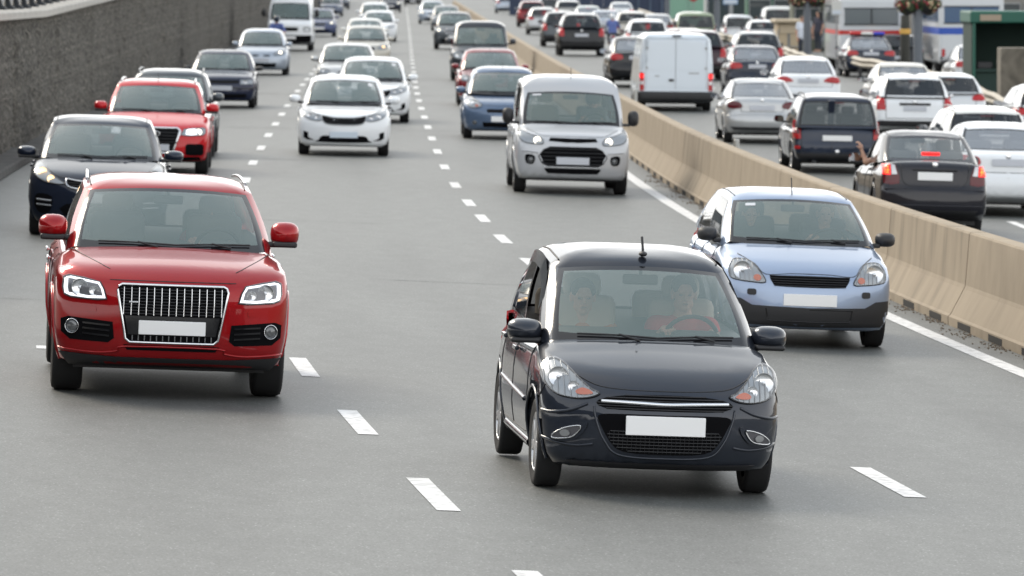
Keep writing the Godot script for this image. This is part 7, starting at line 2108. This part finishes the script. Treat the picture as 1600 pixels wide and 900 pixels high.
func build_roadside() -> void:
	bus("small_bus", "white bus with a red stripe seen from behind beside the patrol car", 16.4, -207.0, Color(0.50, 0.03, 0.025), 2.72, 0.15, Color(0.16, 0.18, 0.19))
	bus("small_bus", "white bus with a blue stripe behind the green market stall", 19.6, -203.0, Color(0.03, 0.09, 0.42), 2.85, 0.24, Color(0.06, 0.11, 0.20))
	light_bar()
	flower_post(15.8, -181.7, "grey lamp post with hanging flower baskets nearest the silver saloon")
	flower_post(14.75, -216.3, "grey lamp post with hanging flower baskets left of the red-striped bus")
	flower_post(14.6, -275.8, "grey lamp post with hanging flower baskets above the sage green van")
	flower_post(15.4, -345.0, "farthest grey lamp post with flower baskets beside the dark blue hoarding")
	# banded post
	var b := thing("banded_post", "slim dark post with a yellow band between the two buses", "post")
	var m := MB.new()
	m.lathe(V([0.17, 0.0, 0.17, 1.5, 0.15, 2.1, 0.001, 2.12]), Vector3.ZERO, Basis.IDENTITY, 14)
	part("shaft", m.mesh(), mat("olive_paint", Color(0.035, 0.035, 0.028), 0.7), b)
	m = MB.new()
	m.lathe(V([0.185, 1.46, 0.19, 1.48, 0.19, 1.62, 0.185, 1.64]), Vector3.ZERO, Basis.IDENTITY, 14)
	part("band", m.mesh(), mat("yellow_paint", Color(0.62, 0.36, 0.08), 0.6), b)
	b.position = road(17.0, -200.0)
	market_stall()
	# concrete blocks at the right edge
	var conc := tri_mat("grey_block_concrete", noise_tex(0.04, 5, [g(0.10, 0.12), g(0.15, 0.12), g(0.19, 0.12)], 128, false, 61), Vector3(0.5, 0.5, 0.5))
	for q in [[15.4, -149.0, 1.0, 1.84, "lower grey-brown concrete block beside the guard rail"], [16.6, -148.0, 1.3, 2.1, "higher grey-brown concrete block cut off by the right edge"]]:
		m = MB.new()
		m.rbox(Vector3(0, q[3] / 2, 0), Vector3(q[2], q[3], 1.1), 0.03)
		var o := part("concrete_block", m.mesh(), conc, self, Transform3D(Basis.IDENTITY, road(q[0], q[1])))
		tag(o, q[4], "concrete block", "concrete blocks at the roadside")
	# dark blue hoarding across the distance, on steel posts
	var h := thing("hoarding", "tall dark blue hoarding closing off the view behind the far cars", "hoarding")
	var navy := mat("navy_sheet", Color(0.022, 0.036, 0.075), 0.6)
	var steel := mat("blue_steel", Color(0.07, 0.10, 0.15), 0.5, 0.3)
	for i in 14:
		m = MB.new()
		m.rbox(Vector3(-6.2 + i * 0.92, 2.1, 0), Vector3(0.90, 4.2, 0.06), 0.015, 1)
		part("panel", m.mesh(), navy, h)
	for i in [10, 11, 12]:
		m = MB.new()
		m.rbox(Vector3(-6.2 + i * 0.92 + 0.46, 2.2, 0.12), Vector3(0.16, 4.4, 0.16), 0.02, 1)
		part("post", m.mesh(), steel, h)
	h.position = road(14.6, -452.0)
	# kiosks and signs on the far pavement
	kiosk("pale green kiosk with shuttered panels next to the dark blue hoarding", 18.0, -372.0, 2.6, 2.9, Color(0.20, 0.36, 0.27), Color(0.30, 0.45, 0.38), 0)
	kiosk("grey-white kiosk with a blue sign above the flower post", 17.9, -322.0, 2.8, 3.0, Color(0.36, 0.38, 0.38), Color(0.10, 0.20, 0.42), 1)
	kiosk("dark green kiosk with a small blue and white sign", 18.8, -300.0, 2.6, 3.0, Color(0.035, 0.12, 0.075), Color(0.25, 0.30, 0.50), 2)
	kiosk("olive kiosk with a cream awning beside the bus stop", 18.6, -262.0, 2.6, 2.75, Color(0.10, 0.11, 0.08), Color(0.55, 0.50, 0.40), 3)
	kiosk("beige box-shaped kiosk behind the dark off-roader", 16.45, -252.0, 1.0, 1.45, Color(0.46, 0.37, 0.25), Color(0.46, 0.38, 0.27), 4)
	kiosk("grey glass-fronted shelter with yellow posters left of the red-striped bus", 18.6, -236.0, 3.2, 2.7, Color(0.10, 0.12, 0.115), Color(0.42, 0.44, 0.46), 5)
	kiosk("long grey pavilion with pale fascia behind the buses", 24.5, -232.0, 9.0, 3.4, Color(0.22, 0.21, 0.19), Color(0.50, 0.42, 0.28), 6)
	kiosk("dark shop front with a row of windows far behind the minibus", 23.0, -330.0, 8.0, 4.0, Color(0.06, 0.075, 0.08), Color(0.10, 0.16, 0.15), 7)
	for q in [[17.3, -312.0, 2.15, 0.8, 0.7, Color(0.16, 0.30, 0.52), "light blue square sign board above the white minibus"], [18.5, -308.0, 1.75, 0.4, 0.8, Color(0.10, 0.16, 0.45), "narrow dark blue sign board with a pale lower half"], [15.0, -205.0, 2.3, 0.35, 0.5, Color(0.55, 0.55, 0.52), "small pale sign board on a pole left of the red-striped bus"]]:
		var sb := thing("sign_board", q[6], "sign", "sign boards along the side road")
		m = MB.new()
		m.lathe(V([0.03, 0.0, 0.03, q[2] + 0.2]), Vector3(0, 0, -0.05), Basis.IDENTITY, 8)
		part("pole", m.mesh(), M.steel_grey, sb)
		m = MB.new()
		m.rbox(Vector3(0, q[2], 0), Vector3(q[3], q[4], 0.05), 0.015, 1)
		part("panel", m.mesh(), mat("sign_panel", q[5], 0.5), sb)
		m = MB.new()
		m.rbox(Vector3(0, q[2] - q[4] * 0.3, 0.02), Vector3(q[3] * 0.9, q[4] * 0.3, 0.03), 0.01, 1)
		part("lower_band", m.mesh(), mat("sign_pale", Color(0.55, 0.60, 0.66), 0.5), sb)
		sb.position = road(q[0], q[1])
	var red := MB.new()
	red.lathe(V([0.02, 0.0, 0.02, 2.0]), Vector3.ZERO, Basis.IDENTITY, 8)
	var s := thing("round_sign", "small round red sign on a pole above the sage green van", "sign")
	part("pole", red.mesh(), M.steel_grey, s)
	red = MB.new()
	red.lathe(V([0.001, -0.02, 0.26, -0.02, 0.27, 0.0, 0.26, 0.02, 0.001, 0.02]), Vector3(0, 2.1, 0.05), Basis(Vector3.RIGHT, PI / 2), 20)
	part("disc", red.mesh(), mat("sign_red", Color(0.36, 0.012, 0.02), 0.5), s)
	s.position = road(16.2, -330.0)
	# a low building on the terrace behind the stone wall
	var t := thing("terrace_building", "dark blue-grey building behind the iron railing", "building")
	var wallm := mat("slate_render", Color(0.035, 0.05, 0.06), 0.7)
	m = MB.new()
	m.box(Vector3(-8, 0, -40), Vector3(0, 5, 40))
	part("wall", m.mesh(), wallm, t)
	for k in 10:
		m = MB.new()
		m.rbox(Vector3(0.02, 1.9, -36.0 + k * 8.0), Vector3(0.1, 1.7, 3.0), 0.03, 1)
		var wnd := part("window", m.mesh(), M.glass_solid, t)
		m = MB.new()
		m.rbox(Vector3(0.06, 1.0, -36.0 + k * 8.0), Vector3(0.16, 0.08, 3.2), 0.02, 1)
		part("sill", m.mesh(), M.steel_grey, wnd)
	t.position = road(-14.5, -118.0, 2.52)
	t.rotation.y = heading(-118.0)

func bus(called: String, label: String, off: float, z: float, stripe: Color, h: float, tall: float, pane: Color) -> void:
	var o := thing(called, label, "bus", "buses on the side road")
	var w := 2.3
	var l := 7.0
	var white := paint(Color(0.62, 0.64, 0.66), 0.0, 0.4)
	var m := MB.new()
	m.rbox(Vector3(0, 0.38 + (h - 0.38) / 2, -l / 2), Vector3(w, h - 0.38, l), 0.16, 4)
	m.rbox(Vector3(0, h + 0.03, -l / 2), Vector3(w * 0.62, 0.22, l * 0.9), 0.1, 3)
	part("body", m.mesh(), white, o)
	var glass: Material = mat("bus_glass", pane, 0.08)
	var frame: Material = M.black_plastic
	m = MB.new()
	m.rbox(Vector3(0, h - 0.72, 0.0), Vector3(w * 0.84, 0.62, 0.05), 0.02, 2)
	var rw := part("rear_window", m.mesh(), glass, o)
	m = MB.new()
	for y in [h - 0.43, h - 1.01]: m.rbox(Vector3(0, y, 0.01), Vector3(w * 0.86, 0.05, 0.05), 0.015, 1)
	m.rbox(Vector3(0, h - 0.72, 0.015), Vector3(0.05, 0.6, 0.05), 0.015, 1)
	part("frame", m.mesh(), frame, rw)
	for sx in [-1.0, 1.0]:
		for k in 5:
			m = MB.new()
			m.rbox(Vector3(sx * w / 2, h - 0.66, -0.85 - k * 1.3), Vector3(0.04, 0.66, 1.14), 0.015, 1)
			part("side_window", m.mesh(), glass, o)
		m = MB.new()
		m.rbox(Vector3(sx * (w / 2 - 0.16), 0.78, 0.005), Vector3(0.12, 0.3, 0.04), 0.015, 1)
		part("tail_light", m.mesh(), M.red_lens, o)
	var sm := mat("stripe_paint", stripe, 0.5)
	m = MB.new()
	var ring := [[], []]
	for q in rect(-w / 2 - 0.006, -l - 0.006, w / 2 + 0.006, 0.006, 0.165):
		ring[0].append(Vector3(q.x, h - 1.29 - tall / 2, q.y))
		ring[1].append(Vector3(q.x, h - 1.29 + tall / 2, q.y))
	m.grid(ring, true, Vector3.ZERO, Vector3(0, h - 1.29, -l / 2))
	part("stripe", m.mesh(), sm, o)
	m = MB.new()
	m.rbox(Vector3(0, 0.5, 0.05), Vector3(w * 0.96, 0.2, 0.16), 0.05, 2)
	part("bumper", m.mesh(), frame, o)
	m = MB.new()
	m.rbox(Vector3(0, 0.95, 0.006), Vector3(0.52, 0.12, 0.03), 0.006, 1)
	part("number_plate", m.mesh(), M.plate_grey, o)
	for zz in [-1.6, -5.4]:
		for sx in [-1.0, 1.0]:
			m = MB.new()
			m.lathe(V([0.26, -0.12, 0.42, -0.13, 0.46, -0.08, 0.46, 0.08, 0.42, 0.13, 0.26, 0.12]), Vector3(sx * (w / 2 - 0.14), 0.46, zz), Basis(Vector3.BACK, -PI / 2), 24)
			var t := part("wheel", m.mesh(), M.tyre, o)
			m = MB.new()
			m.lathe(V([0.001, 0.05, 0.12, 0.05, 0.26, 0.08]), Vector3(sx * (w / 2 - 0.14), 0.46, zz), Basis(Vector3.BACK, -PI / 2 * sx), 16)
			part("rim", m.mesh(), M.rim_silver, t)
	for sx in [-1.0, 1.0]:
		m = MB.new()
		m.rbox(Vector3(sx * (w / 2 + 0.16), h - 0.75, -l + 0.1), Vector3(0.16, 0.32, 0.1), 0.04)
		m.tube([Vector3(sx * (w / 2 + 0.14), h - 0.6, -l + 0.1), Vector3(sx * (w / 2 - 0.1), h - 0.35, -l + 0.15)], 0.015)
		part("mirror", m.mesh(), frame, o)
	o.position = road(off, z)
	o.rotation.y = heading(z)

func light_bar() -> void:
	for c in get_children():
		if c.name == "police_car":
			var y := 1.52
			var base := MB.new()
			base.rbox(Vector3(0, y - 0.035, -0.15), Vector3(1.16, 0.05, 0.26), 0.02)
			var b := part("light_bar", base.mesh(), M.black_plastic, c)
			var i := 0
			for col in [Color(0.55, 0.03, 0.03), Color(0.75, 0.75, 0.72), Color(0.03, 0.05, 0.5)]:
				var m := MB.new()
				m.rbox(Vector3([0.40, 0.0, -0.40][i], y + 0.045, -0.15), Vector3(0.39, 0.12, 0.24), 0.05, 3)
				part("beacon", m.mesh(), mat("beacon_lens", col, 0.15), b)
				i += 1

func flower_post(off: float, z: float, label: String) -> void:
	var o := thing("lamp_post", label, "lamp post", "lamp posts with flower baskets")
	var m := MB.new()
	m.lathe(V([0.2, 0.0, 0.2, 0.5, 0.15, 0.6, 0.14, 3.0, 0.11, 6.0, 0.001, 6.05]), Vector3.ZERO, Basis.IDENTITY, 14)
	part("pole", m.mesh(), mat("post_grey", Color(0.13, 0.145, 0.165), 0.6, 0.2), o)
	m = MB.new()
	m.tube([Vector3(0, 5.95, 0), Vector3(-0.6, 6.2, 0), Vector3(-1.3, 6.25, 0)], 0.05, 8)
	part("arm", m.mesh(), M.post_grey, o)
	m = MB.new()
	m.rbox(Vector3(-1.4, 6.22, 0), Vector3(0.6, 0.1, 0.24), 0.04)
	part("lantern", m.mesh(), M.steel_grey, o)
	var rnd := RandomNumberGenerator.new()
	rnd.seed = int(-z)
	for sx in [-1.0, 1.0]:
		var c := Vector3(sx * 0.34, 2.52, 0.0)
		m = MB.new()
		m.lathe(V([0.02, -0.30, 0.22, -0.2, 0.34, 0.02, 0.36, 0.04]), c, Basis.IDENTITY, 14)
		m.tube([c + Vector3(-sx * 0.40, 0.3, 0), c + Vector3(0, 0.34, 0), c], 0.018)
		var b := part("basket", m.mesh(), M.black_plastic, o)
		for kind in 3:
			var f := MB.new()
			for i in [190, 60, 26][kind]:
				var d := Vector3(rnd.randfn(), rnd.randfn() * 0.7, rnd.randfn()).normalized()
				var p := c + Vector3(0, 0.06, 0) + d * Vector3(0.42, 0.32, 0.42) * (0.55 + 0.45 * rnd.randf() if kind == 0 else 0.98)
				var u: Vector3 = d.cross(Vector3(rnd.randf() - 0.5, 1, rnd.randf() - 0.5)).normalized() * [0.07, 0.045, 0.05][kind]
				var v: Vector3 = u.cross(d).normalized() * [0.09, 0.045, 0.05][kind] + d * rnd.randf_range(-0.03, 0.04)
				f.faceto([p - u, p - v, p + u, p + v], d)
			part(["foliage", "red_flowers", "pale_flowers"][kind], f.mesh(), [mat("basket_leaf", Color(0.03, 0.05, 0.018), 0.7, 0.0, {"backlight_enabled": true, "backlight": Color(0.1, 0.15, 0.05)}), mat("petal_red", Color(0.25, 0.02, 0.035), 0.7), mat("petal_pale", Color(0.5, 0.42, 0.25), 0.7)][kind], b).set_meta("kind", "stuff")
	o.position = road(off, z)

func market_stall() -> void:
	var o := thing("market_stall", "green market stall with deep canopy and dark open front at the right edge", "market stall")
	var green := mat("stall_green", Color(0.012, 0.095, 0.065), 0.5)
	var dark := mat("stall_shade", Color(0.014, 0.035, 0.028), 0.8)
	var m := MB.new()
	m.rbox(Vector3(2.0, 2.42, -1.2), Vector3(4.2, 0.34, 3.0), 0.05, 2)
	part("canopy", m.mesh(), green, o)
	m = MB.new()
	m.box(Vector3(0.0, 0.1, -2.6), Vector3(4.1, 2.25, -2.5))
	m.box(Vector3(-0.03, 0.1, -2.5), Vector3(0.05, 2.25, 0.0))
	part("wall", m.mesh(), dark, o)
	for x in [0.02, 2.0, 4.0]:
		m = MB.new()
		m.rbox(Vector3(x, 1.15, 0.22), Vector3(0.08, 2.3, 0.08), 0.015, 1)
		part("post", m.mesh(), green, o)
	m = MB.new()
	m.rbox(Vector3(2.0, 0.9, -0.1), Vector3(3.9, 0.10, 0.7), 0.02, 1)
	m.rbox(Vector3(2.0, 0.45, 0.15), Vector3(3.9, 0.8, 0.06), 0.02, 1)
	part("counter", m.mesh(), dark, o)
	m = MB.new()
	m.rbox(Vector3(0.48, 2.40, 0.31), Vector3(0.6, 0.18, 0.03), 0.01, 1)
	part("sign", m.mesh(), mat("sign_beige", Color(0.34, 0.27, 0.20), 0.6), o)
	for k in 7:
		m = MB.new()
		m.rbox(Vector3(0.35 + k * 0.55, 1.05, -0.1), Vector3(0.42, 0.2, 0.4), 0.03, 1)
		var b := part("crate", m.mesh(), [M.steel_dark, dark, M.black_plastic][k % 3], o)
	o.position = road(15.75, -164.0, 0.0)
	o.rotation.y = heading(-164.0)

func kiosk(label: String, off: float, z: float, w: float, h: float, wall: Color, sign_: Color, style: int) -> void:
	var o := thing("kiosk", label, "kiosk", "kiosks and shops along the side road")
	var wm := mat("kiosk_wall", wall, 0.7)
	var sm := mat("kiosk_sign", sign_, 0.6)
	var d := 2.4
	var m := MB.new()
	m.rbox(Vector3(0, h / 2, -d / 2), Vector3(w, h, d), 0.04, 1)
	part("wall", m.mesh(), wm, o)
	m = MB.new()
	m.rbox(Vector3(0, h - 0.02, -d / 2 + 0.1), Vector3(w + 0.3, 0.16, d + 0.5), 0.04, 1)
	part("roof", m.mesh(), sm, o)
	m = MB.new()
	m.rbox(Vector3(0, h - 0.36, 0.05), Vector3(w * 0.8, 0.42, 0.08), 0.02, 1)
	part("sign", m.mesh(), sm, o)
	var bays := maxi(2, int(w / 1.1))
	for i in bays:
		var x := (i - (bays - 1) / 2.0) * w / bays
		m = MB.new()
		m.rbox(Vector3(x, h * 0.46, 0.01), Vector3(w / bays * 0.84, h * 0.5, 0.06), 0.02, 1)
		var b := part("window", m.mesh(), M.glass_solid if style != 4 and style != 0 else wm, o)
		m = MB.new()
		for y in [h * 0.21, h * 0.71]: m.rbox(Vector3(x, y, 0.03), Vector3(w / bays * 0.9, 0.06, 0.08), 0.015, 1)
		for sx in [-1.0, 1.0]: m.rbox(Vector3(x + sx * w / bays * 0.43, h * 0.46, 0.03), Vector3(0.05, h * 0.5, 0.08), 0.015, 1)
		part("frame", m.mesh(), sm if style == 0 else M.steel_grey, b)
	if style == 5:
		for i in 2:
			m = MB.new()
			m.rbox(Vector3(-0.8 + i * 1.2, h * 0.62, 0.06), Vector3(0.3, 0.3, 0.02), 0.005, 1)
			part("poster", m.mesh(), mat("poster_yellow", Color(0.5, 0.45, 0.10), 0.7), o)
	if style == 3:
		m = MB.new()
		m.rbox(Vector3(0, h - 0.1, 0.6), Vector3(w + 0.5, 0.12, 1.2), 0.04, 1, Basis(Vector3.RIGHT, 0.18))
		part("awning", m.mesh(), sm, o)
	o.position = road(off, z)
	o.rotation.y = heading(z)

var eye: Camera3D
func _ready() -> void:
	set_camera_and_light()
	make_materials()
	build_setting()
	build_street()
	build_traffic()
	build_people()
	build_roadside()
